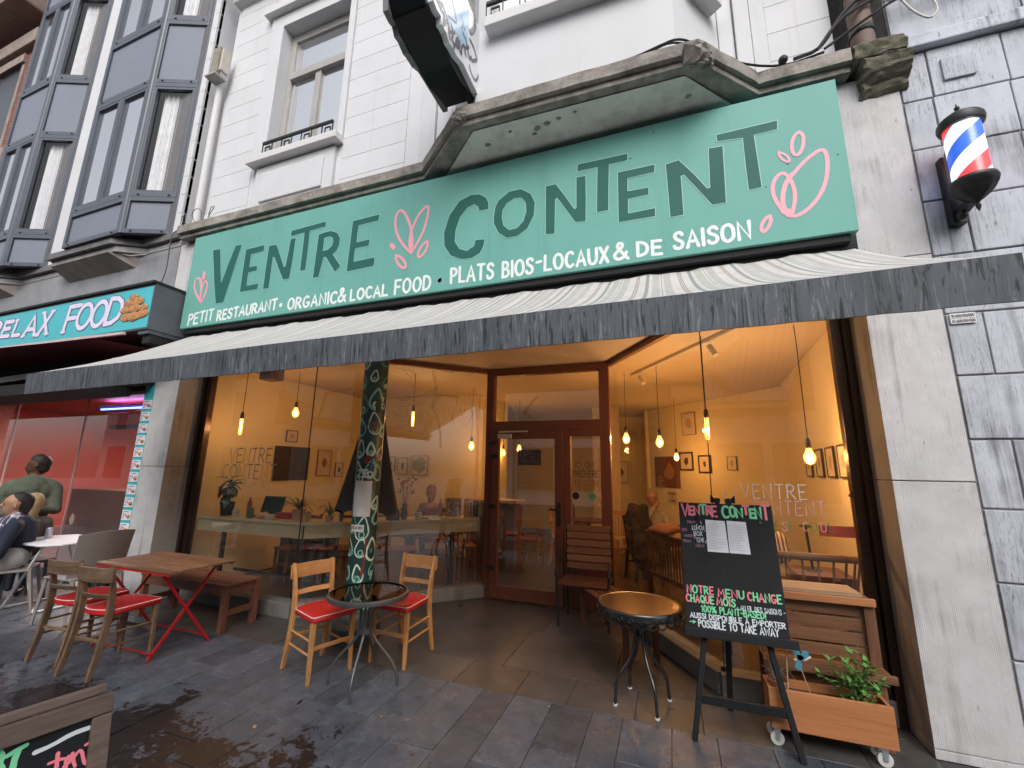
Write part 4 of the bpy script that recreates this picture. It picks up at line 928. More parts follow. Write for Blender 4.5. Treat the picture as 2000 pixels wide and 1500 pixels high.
for (x0, x1) in ((AX0, -3.0), (-2.995, AX1)):
    mb = MB(); n = 40; vs = []
    for i in range(n + 1):
        x = x0 + (x1 - x0) * i / n; zt = awz(x); yy = 2.055 + .004 * sin(x * 3)
        vs += [(x, yy, zt), (x, yy + .012, zt - .187 + .002 * sin(x * 37)), (x, yy + .022, zt - .187 + .002 * sin(x * 37)), (x, yy + .014, zt)]
    fs = []
    for i in range(n):
        for a, b2 in ((0, 1), (1, 2), (2, 3), (3, 0)): fs.append((4 * i + a, 4 * i + b2, 4 * i + 4 + b2, 4 * i + 4 + a))
    fs += [(0, 1, 2, 3), (4 * n, 4 * n + 1, 4 * n + 2, 4 * n + 3)]
    mb.add(vs, fs).build('valance', M_VAL, aw)
MB().bar((AX0, 2.125, awz(AX0) - .06), (AX1, 2.125, awz(AX1) - .06), .05, .05).build('front_bar', plain('awning_aluminium', (.5, .5, .5), .4), aw)
for x in (-5.2, -2.2, .9):
    MB().bar((x, 3.4, 2.95), (x - .5, 2.75, 2.72), .05, .04).build('arm', plain('awning_arm_grey', (.45, .45, .44), .4) if x < -5 else bpy.data.materials['awning_arm_grey'], aw)
    MB().bar((x - .5, 2.75, 2.72), (x, 2.1, 2.36), .045, .035).build('arm', bpy.data.materials['awning_arm_grey'], aw)
MB().tube([(AX0, 3.42, 3.17), (AX1, 3.42, 3.17)], .04, 10).build('roller', M_DARK, aw)

# ================================================================ barber pole
def barber():
    c = (1.93, 3.28); t = thing('barber_pole', 'lit red, white and blue striped barber pole in a black bracket on the stone wall', 'barber pole', (c[0], c[1], 3.3))
    m, nt, b = newmat('lit_barber_stripes'); M_ST = m
    tc = nt.nodes.new('ShaderNodeNewGeometry'); sp = nt.nodes.new('ShaderNodeSeparateXYZ'); nt.links.new(tc.outputs['Position'], sp.inputs[0])
    ax = mth(nt, 'SUBTRACT', sp.outputs[0], c[0]); ay = mth(nt, 'SUBTRACT', sp.outputs[1], c[1])
    an = mth(nt, 'ARCTAN2', ay, ax); a2 = mth(nt, 'MULTIPLY', an, 1 / (2 * pi)); zz = mth(nt, 'MULTIPLY', sp.outputs[2], 1 / 0.46)
    f = mth(nt, 'FRACT', mth(nt, 'ADD', mth(nt, 'SUBTRACT', zz, a2), 10.42)); r = nt.nodes.new('ShaderNodeValToRGB'); r.color_ramp.interpolation = 'CONSTANT'
    W_ = (.85, .87, 1); st = [(0, W_), (.2, (.85, .05, .06)), (.46, W_), (.7, (.03, .12, .62)), (.95, W_)]
    e = r.color_ramp.elements
    while len(e) < 5: e.new(.5)
    for i, (p, cc) in enumerate(st): e[i].position = p; e[i].color = c4(cc)
    nt.links.new(f, r.inputs[0]); nt.links.new(r.outputs[0], b.inputs['Base Color']); nt.links.new(r.outputs[0], b.inputs['Emission Color']); b.inputs['Emission Strength'].default_value = .75; b.inputs['Roughness'].default_value = .15
    R = .092; o = (c[0], c[1], 0)
    MB().lathe([(R, 3.47), (R, 3.87)], o, 32).build('striped_cylinder', M_ST, t, smooth=40)
    MB().lathe([(R + .014, 3.46), (R + .014, 3.88)], o, 32, cap=False).build('glass_tube', glass('tube_glass', (1, 1, 1), .35), t, smooth=40)
    MB().lathe([(.09, 3.86), (.112, 3.865), (.118, 3.885), (.116, 3.91), (.108, 3.915), (.104, 3.93), (.092, 3.94), (.06, 3.965), (.02, 3.985), (.008, 4.0), (.014, 4.01), (.014, 4.02), (.006, 4.03), (.002, 4.05)], o, 32).build('top_cap', M_BLK, t, smooth=35)
    n = 32; mb = MB(); mb.lathe([(.1, 3.48), (.112, 3.475), (.118, 3.455), (.112, 3.43), (.106, 3.42), (.094, 3.395), (.07, 3.365), (.042, 3.34), (.02, 3.325), (.007, 3.31), (.014, 3.295), (.012, 3.28), (.002, 3.255)], o, n); 
    ob = mb.build('bottom_cap', M_BLK, t, smooth=25)
    for i, v in enumerate(ob.data.vertices):
        ring, k = divmod(i, n)
        if 4 <= ring <= 8 and k % 4 == 0: v.co.x *= .9; v.co.y *= .9
    mb = MB().box(c[0] - .05, c[0] + .03, 3.44, 3.5, 3.27, 3.78).bar((c[0], 3.46, 3.34), (c[0], 3.3, 3.36), .05, .05).bar((c[0], 3.46, 3.76), (c[0], 3.37, 3.9), .04, .03)
    mb.build('bracket', M_BLK, t, bevel=.006); MB().sph((c[0] - .02, 3.4, 3.3), .03, 8).build('bracket_scroll', M_BLK, t, smooth=60)
    MB().box(c[0] + .1, c[0] + .16, 3.43, 3.5, 3.64, 3.7).build('switch_box', plain('white_switch', (.7, .7, .72)), t, bevel=.004)
barber()

# ================================================================ projecting black sign at the top
ps = thing('projecting_sign', 'big black blade sign with scalloped white face and script lettering above the bay ledge', 'sign', (-1.7, 2.5, 4.8))
DN = Vector((0, -1, 0)); PSX = -1.50
# the sign stands out from the bay wall, its boards facing along the street
def P5(x, y):
    p = onX(760 + x / 6.82, 0 + y / 6.82, PSX); return (p.y, p.z)
core = [(3.0, 4.86), (2.99, 5.75), (2.62, 6.5), (1.9, 7.3), (1.2, 7.6), (1.3, 6.9), (1.9, 5.9), (2.6, 4.98), (2.9, 4.8)]
f5 = [P5(*q) for q in ((1195, 1290), (1222, 420), (1040, 0), (590, 0), (640, 130), (690, 210), (700, 320), (760, 430), (800, 560), (850, 640), (900, 740), (985, 840))]
top_ = [(2.3, 6.9), (1.55, 7.0)]
poly = f5[:3] + [(f5[2][0] - .25, f5[2][1] + .5), (f5[3][0] - .1, f5[3][1] + .6)] + f5[3:]
core = [f5[0], f5[1], f5[2], (f5[2][0] - .3, f5[2][1] + .6), (f5[3][0] - .45, f5[3][1] + .6)] + [(a - .0, b - .01) for a, b in (P5(560, 0), P5(900, 800), P5(1000, 1000))] 
MB().prism(poly, lambda a, b, o: Vector((PSX - o, a, b)), .05).build('sign_face', plain('white_sign_face', (.74, .76, .8), .3), ps)
MB().prism([(a + .012, b) for a, b in core], lambda a, b, o: Vector((PSX - .052 - o, a, b)), .30).build('sign_box', mat('gloss_black_box', (.004, .005, .006), .35, var=.2, spec=.2), ps, bevel=.01)
sc2 = [(q[0] - .09 - .03 * sin(i * 2.4), q[1] - .03) for i, q in enumerate(core[4:])]
back = [(a - (.1 if i > 3 else 0) - .02 * (i % 2), b - (.02 if i > 3 else 0)) for i, (a, b) in enumerate(poly)]
MB().prism([(a + .05, b) for a, b in back], lambda a, b, o: Vector((PSX - .356 - o, a, b)), .05).build('scalloped_edge', plain('grey_sign_edge', (.17, .17, .18), .5), ps)
sl = MB(); fx = lambda a, b, o: Vector((PSX + .002 + o, a, b))
def r5(pts, wd, k=0, mi=0): ribbon(sl, chaikin([P5(*p) for p in pts]), wd, fx, .0004 * k, mi)
bl = MB(); bl.flat([[P5(*p) for p in ((700, 0), (1000, 0), (1060, 120), (1060, 400), (1020, 620), (940, 520), (850, 380), (760, 200))]], fx, .0005); bl.build('blue_picture', plain('pale_blue_print', (.42, .62, .82), .3), ps)
for i, pts in enumerate(([(640, 20), (700, 40), (690, 130), (660, 60)], [(690, 130), (740, 200), (720, 340)], [(730, 330), (760, 270), (800, 330), (790, 440), (810, 520)], [(830, 340), (850, 450), (830, 540), (870, 590), (860, 640)], [(800, 420), (870, 440)], [(880, 600), (930, 560), (910, 500), (880, 560), (900, 650), (940, 600)], [(940, 560), (930, 650), (960, 740), (960, 620), (1000, 600), (1010, 700), (1020, 740)], [(980, 440), (1030, 560), (1050, 700), (1070, 800), (1090, 760)], [(1020, 640), (1060, 630)])): r5(pts, .026, i % 4)
for i, (pts, wd) in enumerate((([(1130, 180), (1150, 320), (1120, 420), (1080, 430)], .05), ([(1075, 530), (1130, 640), (1165, 780), (1160, 810), (1100, 810)], .03), ([(1065, 870), (1085, 960), (1130, 1060), (1160, 1080), (1190, 1000)], .02), ([(780, 210), (860, 280), (890, 320), (890, 240), (850, 60), (830, 0)], .018), ([(950, 0), (990, 100), (980, 260), (1000, 400)], .02), ([(710, 60), (770, 230), (790, 350)], .012), ([(940, 200), (990, 300), (960, 380)], .01))): r5(pts, wd, i % 4)
sl.build('script_lettering', plain('charcoal_print', (.13, .12, .14), .4), ps)
for z in (5.0, 5.62): MB().box(PSX - .12, PSX - .06, 2.93, 3.08, z, z + .12).build('bracket', M_BLK, ps, bevel=.005)

# ================================================================ cables and pipes on the ledge
def cable(name, label, pts, r, mt, cat='cable', grp=None):
    o = MB().tube(chaikin_v(pts), r, 6).build(name, mt); tag(o, label, cat, grp); return o
def chaikin_v(p, it=2):
    p = [Vector(q) for q in p]
    for _ in range(it):
        q = [p[0]]
        for i in range(len(p) - 1): q += [p[i] * .75 + p[i + 1] * .25, p[i] * .25 + p[i + 1] * .75]
        p = q + [p[-1]]
    return p
dp = thing('drainpipe', 'rust brown drainpipe standing on the mossy end of the ledge', 'pipe', (1.58, 3.5, 4.8))
MB().tube([(1.585, 3.46, 4.81), (1.585, 3.46, 9.2)], .075, 16).build('pipe', mat('rusty_brown_pipe', (.19, .13, .105), .7, var=.3, scale=5, coord='World', grime=(.07, .05, .04)), dp, smooth=40)
for z in (4.95, 5.35): MB().lathe([(.082, z), (.086, z + .01), (.082, z + .03)], (1.585, 3.46, 0), 16).build('pipe_clamp', M_IRON, dp)
for i, (pts, r) in enumerate((([(1.1, 3.38, 4.84), (1.3, 3.42, 4.9), (1.42, 3.37, 5.1), (1.6, 3.36, 5.25), (2.4, 3.4, 5.35), (4, 3.44, 5.3)], .014), ([(1.25, 3.35, 4.84), (1.4, 3.36, 5.05), (1.52, 3.36, 5.12), (1.75, 3.38, 5.22), (2.6, 3.42, 5.2), (4, 3.43, 5.35)], .012), ([(1.3, 3.36, 4.84), (1.46, 3.38, 4.95), (1.62, 3.35, 5.02), (1.8, 3.36, 5.12), (2.1, 3.4, 5.18), (4, 3.43, 5.22)], .010))):
    cable('cable', ['thickest black cable crossing over the drainpipe', 'black cable bundled lower on the drainpipe', 'thin black cable looping round the drainpipe foot'][i], pts, r, M_BLK, grp='cables at the drainpipe')
cable('cable', 'pale grey cable loop hanging on the stone wall beside the drainpipe', [(1.8, 3.4, 5.2), (1.86, 3.36, 4.95), (1.95, 3.36, 4.84), (2.02, 3.38, 4.95), (1.98, 3.4, 5.12), (1.93, 3.4, 5.2)], .008, M_TUBEW)
cable('cable', 'black cable lying along the front of the bay ledge', [(-1.55, 2.93, 4.80), (-1.0, 2.92, 4.803), (-.4, 2.93, 4.81), (-.1, 2.93, 4.82), (.1, 2.93, 4.86), (.22, 2.93, 4.88), (.33, 2.96, 4.84), (.6, 3.2, 4.81), (1.0, 3.4, 4.81), (1.3, 3.38, 4.83)], .009, M_BLK)
cable('cable', 'second black cable arching at the bay ledge corner', [(-.3, 2.94, 4.8), (0, 2.95, 4.83), (.15, 2.96, 4.9), (.28, 2.97, 4.86), (.34, 3.0, 4.8)], .008, M_BLK)
cable('cable', 'thin wires running down from the ledge corner to the takeaway sign', [(-6.2, 3.4, 4.8), (-6.25, 3.34, 4.7), (-6.28, 3.36, 4.5), (-6.36, 3.42, 4.2), (-6.55, 3.46, 3.95)], .006, M_TUBE)
for i, pts in enumerate((([(-6.0, 3.42, 4.8), (-6.15, 3.38, 4.88), (-6.2, 3.38, 4.96), (-6.1, 3.38, 4.97), (-6.08, 3.38, 4.86)]), ([(-5.9, 3.42, 4.82), (-5.98, 3.38, 4.93), (-5.9, 3.36, 5.02), (-5.78, 3.38, 4.99), (-5.8, 3.4, 4.85), (-5.72, 3.42, 4.82)]), ([(-5.72, 3.42, 4.83), (-5.6, 3.38, 4.9), (-5.52, 3.38, 4.98), (-5.6, 3.38, 5.0), (-5.66, 3.4, 4.9)]))):
    cable('cable_loop', ['leftmost loose wire loop on the ledge corner', 'middle loose wire coil on the ledge', 'wire loop to the right of the small white box'][i], pts, .005, M_TUBE, grp='wire loops on the ledge')
jb = MB().box(-5.74, -5.66, 3.4, 3.46, 4.8, 4.9).build('junction_box', plain('white_plastic_box', (.7, .7, .7)), None, bevel=.006); tag(jb, 'small white junction box among the wires on the ledge', 'box')
MB().sph((1.02, 3.36, 4.84), .035, 8).build('cable_clamp', M_IRON); tag(bpy.data.objects['cable_clamp'], 'black cable clamp knot at the ledge right of the bay', 'clamp')
# downpipe recess between the houses
dw = thing('white_downpipe', 'white painted downpipe between the two houses at upper left', 'pipe', (-6.2, 3.6, 4.8))
MB().tube([(-6.10, 3.52, 4.8), (-6.10, 3.52, 7.2)], .045, 12).build('pipe', M_WHITE2, dw, smooth=40)
fl = thing('floodlight', 'weathered box floodlight hung on the white wall by the downpipe', 'lamp', (-6.2, 3.35, 7.1))
MB().box(-6.12, -5.98, 3.36, 3.42, 7.3, 7.75).build('housing', mat('weathered_lamp_casing', (.25, .23, .18), .6, var=.3, scale=9), fl, bevel=.01)
MB().box(-5.975, -5.93, 3.38, 3.5, 7.34, 7.72).build('lamp_glass', plain('dusty_lens', (.5, .46, .4), .3), fl, bevel=.01); MB().box(-6.18, -5.96, 3.33, 3.5, 7.24, 7.27).build('bracket', M_GREYW, fl)

# ================================================================ painted column
cc = (-2.895, 3.64); CRr = .122
cl = thing('painted_column', 'dark green round column covered with mint droplet graffiti in the porch', 'column', (cc[0], cc[1], 0))
M_CG = mat('dark_green_column_paint', (.016, .055, .052), .35, var=.35, scale=5, coord='World', spec=.6)
MB().lathe([(CRr, .27), (CRr, 2.97)], (cc[0], cc[1], 0), 36, cap=False).build('shaft', M_CG, cl, smooth=40)
MB().lathe([(.22, 0), (.22, .14), (.205, .165), (.18, .18), (.17, .23), (.15, .26), (CRr, .275)], (cc[0], cc[1], 0), 28).build('base', mat('black_green_base', (.03, .037, .035), .5, var=.25, scale=6, coord='World', grime=(.09, .085, .08)), cl, smooth=30)
th0 = atan2(0 - cc[1], 0 - cc[0])      # side of the column facing the street corner
def fc(a, b, o): t = th0 + a / CRr; return Vector((cc[0] + (CRr + .001 + o) * cos(t), cc[1] + (CRr + .001 + o) * sin(t), b))
gr = MB(); rg = random.Random(11); k = 0
M_MI = [mat('mint_spray_a', (.26, .56, .45), .4, var=.25, scale=30, coord='World'), mat('mint_spray_b', (.62, .78, .62), .4, var=.2, scale=30, coord='World'), mat('teal_spray', (.08, .30, .25), .4, var=.2, scale=20, coord='World')]
def drop(a, z, s, rot, mi, wd, inner=True):
    global k
    pts = []
    for i in range(17):
        t = 2 * pi * i / 16; r = s * (1 if True else 0); x = r * .62 * sin(t) * (1 - .35 * cos(t)) ; y = -r * cos(t) * 1.0
        y = r * (1.25 * cos(t) if cos(t) > 0 else .8 * cos(t)); x = r * .62 * sin(t) * (1 - .55 * max(0, cos(t)))
        pts.append((a + x * cos(rot) - y * sin(rot), z + x * sin(rot) + y * cos(rot)))
    ribbon(gr, chaikin(pts, 1), wd, fc, .0004 * (k % 5), mi, .2); k += 1
    if inner:
        pts = [(a + s * .25 * sin(t * .9) , z - s * .35 + s * .3 * cos(t * .9)) for t in range(8)]
        ribbon(gr, chaikin(pts, 1), wd * .9, fc, .0004 * (k % 5), (mi + 1) % 2, .2); k += 1
z = .33; 
while z < 2.95:
    for a in (-.24, -.12, 0.0, .12, .24, .36):
        s = rg.uniform(.06, .11); drop(a + rg.uniform(-.03, .03), z + rg.uniform(-.06, .06), s, rg.uniform(-.25, .25), rg.choice([0, 0, 1, 1, 2]), rg.uniform(.011, .022), rg.random() < .75)
    z += .24
for i in range(18):
    a, zz = rg.uniform(-.2, .3), rg.uniform(.3, 2.9); ribbon(gr, [(a, zz), (a + .006, zz + .02)], .022, fc, .0022 + .0001 * i, rg.choice([0, 2]))
gr.build('droplet_graffiti', M_MI, cl)
def patch(nm, a0, a1, z0, z1, mt, off=.004, round_=False):
    mb = MB(); n = 8; vs = []
    for i in range(n + 1):
        a = a0 + (a1 - a0) * i / n; vs += [fc(a, z0, off), fc(a, z1, off)]
    mb.add(vs, [(2 * i, 2 * i + 2, 2 * i + 3, 2 * i + 1) for i in range(n)]); return mb.build(nm, mt, cl)
M_PAPER = plain('white_paper', (.72, .70, .68), .7)
patch('white_notice', -.135, .045, 1.125, 1.465, M_PAPER)
patch('sticker', -.135, .0, .985, 1.05, M_PAPER, .0045)
patch('sticker', .02, .075, 2.16, 2.29, plain('dark_sticker', (.03, .05, .05)))
patch('sticker', .08, .105, 2.27, 2.32, M_PAPER, .0045); patch('sticker', -.03, .05, 1.97, 2.05, plain('photo_sticker', (.16, .09, .09)), .0042)
patch('sticker', .08, .12, 1.68, 1.74, plain('pink_sticker', (.5, .2, .25)), .0045)
mb = MB(); mb.flat([[(-.01 + .04 * cos(t * pi / 8), 1.67 + .045 * sin(t * pi / 8)) for t in range(16)]], fc, .0042); mb.build('red_spot', plain('dark_red_paint', (.22, .02, .02)), cl)
mb = MB(); ribbon(mb, [(.01, .58), (.015, .65), (.02, .72), (.03, .80), (.028, .9)], .016, fc, .003, 0, .3); ribbon(mb, [(-.02, .62), (.02, .65)], .014, fc, .0034, 0, .3); mb.build('red_drip', bpy.data.materials['dark_red_paint'], cl)
nb = MB(); write_fc = lambda t, a0, a1, z, h_, w_, mb_: [ribbon(mb_, [((a0 + (x + p) / text_width(t) * (a1 - a0)), z + q * h_) for p, q in s_], w_, fc, .0072) for x, c in [(sum(G[d][0] + .2 for d in t[:i]), t[i]) for i in range(len(t))] for s_ in G[c][1]]
write_fc('23B', -.10, .0, 1.50, .075, .011, nb); nb.build('house_number', plain('white_number_paint', (.8, .8, .8)), cl)
nb = MB(); write_fc("J'ETAIS BIEN", -.122, -.012, 1.01, .022, .0035, nb); nb.build('sticker_lettering', plain('sticker_ink', (.15, .15, .15)), cl)

# closed parasol behind the column
pr_ = thing('closed_parasol', 'folded charcoal parasol standing behind the painted column', 'parasol', (-3.12, 4.0, 0))
mb = MB(); n = 28; vs = []; pc = (-3.17, 4.02)
rings = [(2.63, .012), (2.56, .07), (2.53, .05), (2.3, .09), (1.9, .16), (1.5, .24), (1.12, .33)]
for z, r in rings:
    for i in range(n):
        a = 2 * pi * i / n; rr = r * (1 + .16 * sin(7 * a + z)) ; vs.append((pc[0] + rr * cos(a), pc[1] + .8 * rr * sin(a), z + (.03 * sin(7 * a) if z < 1.2 else 0)))
mb.add(vs, [(j * n + i, j * n + (i + 1) % n, (j + 1) * n + (i + 1) % n, (j + 1) * n + i) for j in range(len(rings) - 1) for i in range(n)])
mb.build('canopy', mat('charcoal_parasol_cloth', (.05, .045, .05), .85, var=.15, scale=8, coord='World'), pr_, smooth=50)
MB().tube([(pc[0], pc[1], .05), (pc[0], pc[1], 2.66)], .018, 8).build('pole', M_IRON, pr_); MB().lathe([(.2, 0.002), (.2, .05), (.05, .08), (.03, .2)], (pc[0], pc[1], 0), 20).build('foot', M_IRON, pr_)

# ================================================================ fried chicken takeaway at the left
tk = thing('takeaway_shop', 'red walled takeaway shop front with large panes at the left', 'shop', (-9, 3.8, 0))
M_RED = mat('red_interior_wall', (.66, .075, .03), .5, var=.06, scale=2)
YT = 3.8
def T(nm, mb, mt, **k): return mb.build(nm, mt, tk, **k)
T('floor', MB().box(-14, -6.5, YT, 9, .02, .06), mat('dark_tile', (.06, .05, .05), .3))
T('back_wall', MB().box(-14, -6.5, 8.6, 8.8, .06, 3), M_RED); T('side_wall', MB().box(-6.6, -6.5, YT + .1, 8.6, .06, 3), M_RED); T('ceiling', MB().box(-14, -6.5, YT, 9, 2.75, 2.8), mat('red_brown_ceiling', (.3, .06, .04), .5)); T('side_wall', MB().box(-14.1, -14, YT, 9, 0, 3), M_RED)
T('counter', MB().box(-12, -7.6, 5.5, 6.1, .06, 1.05), mat('brown_counter', (.09, .04, .03), .3)); T('partition', MB().box(-8.9, -8.8, 6.2, 8.6, .06, 2.7), M_RED)
T('shop_plinth', MB().box(-14, -7.0, YT - .05, YT + .05, 0, .12), mat('dark_plinth', (.04, .04, .045), .4))
for (x0, x1) in ((-14, -10.3), (-10.29, -8.34), (-8.33, -6.46)): T('glass_pane', MB().box(x0, x1, YT - .004, YT + .004, .12, 2.62), M_SHOPG)
for x in (-10.295, -8.335): T('glass_joint', MB().box(x - .008, x + .008, YT - .008, YT + .008, .12, 2.62), plain('clear_joint_%d' % int(-x), (.4, .35, .33)))
T('left_pillar', MB().box(-6.45, -6.29, 3.545, 3.9, 0, 2.68), M_PILL)
T('header', MB().box(-14, -6.45, YT - .1, YT + .08, 2.6, 2.9), M_DARK)
# menu strip : a board with eleven price cards
ms = thing('menu_strip', 'tall narrow turquoise menu board with eleven price cards beside the takeaway window', 'menu board', (-6.41, 3.52, .5)); MX = -6.435
M_TURQ = plain('turquoise_print', (.05, .42, .46), .4); M_CARD = plain('white_card', (.75, .74, .78), .5)
MB().box(MX - .075, MX + .13, 3.52, 3.54, .5, 2.68).build('board', M_TURQ, ms)
fo = [plain('food_print_%d' % i, c) for i, c in enumerate(((.5, .22, .06), (.55, .3, .1), (.4, .15, .05)))]
ink = plain('purple_print', (.3, .04, .32)); blk = plain('print_ink', (.05, .04, .06))
for i in range(11):
    z = 2.30 - i * .155
    cd = MB().box(MX - .06, MX + .115, 3.513, 3.52, z, z + .118).build('price_card', M_CARD, ms)
    pt = MB(); write(pt, '3' if i not in (1, 2, 6) else '2', (MX - .045, 3.5125, z + .02), (MX - .015, 3.5125, z + .02), .06, (0, 0, 1), (0, -1, 0), .008); write(pt, '9€' if i % 2 else '5€', (MX - .0, 3.5125, z + .05), (MX + .025, 3.5125, z + .05), .025, (0, 0, 1), (0, -1, 0), .005)
    ribbon(pt, [(MX - .03, z + .1), (MX + .07, z + .1)], .008, lambda a, b, o: Vector((a, 3.5115 - o, b)), .0005, 1); pt.build('price', [ink, blk], cd)
    fd = MB(); fd.sph((MX + .075, 3.515, z + .045), .028, 6, sz=.8); fd.build('food_picture', fo[i % 3], cd)
# sign box
rb = thing('takeaway_sign', 'turquoise takeaway sign box with white slanted letters and a pile of fried chicken', 'sign', (-9, 3.1, 3.3))
YR = 2.98; RX = -5.72 - .0
p_tr = onY(305, 553, YR); p_br = onY(290, 641, YR); X1 = p_tr.x; ZT1, ZB1 = p_tr.z, p_br.z
MB().box(-11, X1, YR, 3.5, ZB1, ZT1).build('sign_box', mat('dark_grey_box', (.10, .105, .12), .4), rb)
SBX = MB().box(-11, X1 - .015, YR - .004, YR - .001, ZB1 + .02, ZT1 - .03).build('sign_panel', mat('turquoise_panel', (.06, .47, .53), .35, var=.06, scale=1, coord='World'), rb)
MB().box(-11, X1 + .01, YR - .03, 3.5, ZT1, ZT1 + .03).build('top_flashing', M_DARK, rb)
lt = MB()
def slant(ch, u0, u1, vt0, vb0, vt1, vb1, mb):
    """letter in a quad given by its place on the sign face"""
    a = onY(u0, vb0, YR); b = onY(u1, vb1, YR); c = onY(u0, vt0, YR)
    gw, stt = G[ch]; W = b.x - a.x; Hh = c.z - a.z
    for j, s_ in enumerate(stt):
        pts = [(a.x + p / gw * W + q * .05, a.z + q * Hh + (p / gw) * (b.z - a.z)) for p, q in s_]
        ribbon(mb, pts, .085, lambda aa, bb, o: Vector((aa, YR - .006 - o, bb)), .0005 + .0002 * j, 1); ribbon(mb, pts, .062, lambda aa, bb, o: Vector((aa, YR - .006 - o, bb)), .0025 + .0002 * j, 0)
    for (p, q) in {(s_[0]) for s_ in stt if ch in 'AXFL'} | {(s_[-1]) for s_ in stt if ch in 'AXF'}:
        if q in (0, 1):
            cx = a.x + p / gw * W + q * .05; ribbon(mb, [(cx - .045, a.z + q * Hh), (cx + .045, a.z + q * Hh)], .03, lambda aa, bb, o: Vector((aa, YR - .006 - o, bb)), .003, 0)
for ch, u0, u1, vt, vb, vt1, vb1 in (('R', -18, -2, 634, 660, 632, 658), ('E', 3, 18, 632, 658, 630, 656), ('L', 25, 39, 628, 656, 625, 654), ('A', 46, 68, 622, 657, 618, 655), ('X', 74, 92, 614, 655, 612, 652), ('F', 124, 144, 603, 649, 598, 646), ('O', 146, 172, 599, 643, 594, 640), ('O', 175, 201, 594, 639, 589, 636), ('D', 205, 232, 587, 634, 583, 630)): slant(ch, u0, u1, vt, vb, vt1, vb1, lt)
lt.build('lettering', [plain('lilac_white_print', (.72, .68, .85)), plain('dark_letter_edge', (.1, .12, .16))], SBX)
ck = MB(); rc = random.Random(4)
for (u, v, r) in ((246, 620, .1), (262, 618, .11), (278, 612, .1), (245, 606, .09), (262, 602, .11), (280, 600, .08), (252, 592, .09), (270, 588, .1), (262, 580, .08)):
    p = onY(u, v + 0, YR - .01); vs0 = len(ck.v); ck.sph((0, 0, 0), r, 8, sz=.5, sx=1.1)
    for i in range(vs0, len(ck.v)):
        q = ck.v[i]; q.y *= .08; q *= 1; jit = 1 + rc.uniform(-.12, .12); ck.v[i] = Vector((q.x * jit + p.x, q.y + YR - .012, q.z * jit + p.z))
ck.build('fried_chicken_picture', mat('crispy_brown_print', (.48, .22, .08), .5, var=.5, scale=26, bmp=.3, coord='World'), SBX)
MB().box(X1 - .16, X1 - .02, YR + .05, YR + .35, ZB1 - .16, ZB1 - .002).build('awning_end_box', M_DARK, rb, bevel=.01)
MB().box(X1 - .2, X1 - .01, YR + .02, YR + .4, ZB1 - .05, ZB1 - .001).build('sign_bracket', M_ANTH, rb)
# retracted dark red awning under it
ra = thing('red_awning', 'half closed dark red awning with a white bar over the takeaway', 'awning', (-9, 3, 2.9))
MB().add([(-13, 3.45, 3.0), (X1 - .2, 3.45, 3.0), (X1 - .55, 2.75, 3.02), (-13, 2.3, 3.02)], [(0, 1, 2, 3)]).build('canvas', mat('dark_red_canvas', (.13, .012, .016), .8), ra)
MB().bar((-13, 2.35, 2.98), (X1 - .1, 2.82, ZB1 - .10), .03, .03).build('front_rail', plain('pink_white_rail', (.6, .45, .45)), ra)
MB().bar((-13, 3.0, 2.62), (-6.9, 3.25, 2.86), .06, .08).build('arm', plain('white_awning_arm', (.6, .58, .55), .4), ra)
MB().box(-13, -6.35, 3.3, 3.52, 2.62, 3.0).build('awning_box', M_DARK, ra)
MB().box(-13, -6.62, 2.9, 3.42, 2.46, 2.6).build('hood', M_DARK, ra)
# LED strip, black shelf and an added fill lamp that brightens the takeaway
led = thing('led_strip', 'violet blue LED strip glowing under the takeaway ceiling', 'light strip', (-8, 6.5, 2.6))
E_B = emis('blue_led', (.12, .25, 1.0), 9); E_V = emis('violet_led', (.35, .12, 1.0), 5)
MB().box(-9.9, -8.5, 4.7, 4.72, 2.56, 2.585).build('strip', E_B, led); MB().box(-10.1, -8.4, 4.7, 5.0, 2.62, 2.64).build('tray', mat('violet_tray', (.2, .08, .5), .4), led)
a = bpy.data.lights.new('led_light', 'AREA'); a.energy = 8; a.color = (.3, .3, 1); a.shape = 'RECTANGLE'; a.size = 1.4; a.size_y = .05; al = bpy.data.objects.new('led_light', a); link(al); al.parent = led; al.location = Vector((-9.2, 4.75, 2.5)) - Vector(led.location)
sh_ = MB().box(-13.0, -11.7, 6.4, 6.6, 2.42, 2.52).build('wall_shelf', M_BLK); tag(sh_, 'narrow black shelf on the red takeaway wall', 'shelf')
cp = thing('fill_panel', 'flat fill light panel added to brighten the red takeaway', 'lamp', (-9.4, 6, 2.7)); MB().box(-9.9, -9.0, 5.6, 6.4, 2.72, 2.745).build('fill_diffuser', emis('warm_white_panel', (1, .85, .75), 1.6), cp)
a = bpy.data.lights.new('fill_light', 'AREA'); a.energy = 300; a.color = (1, .82, .7); a.size = 1.5; al = bpy.data.objects.new('fill_light', a); link(al); al.parent = cp; al.location = Vector((-9.6, 5.6, 2.68)) - Vector(cp.location)
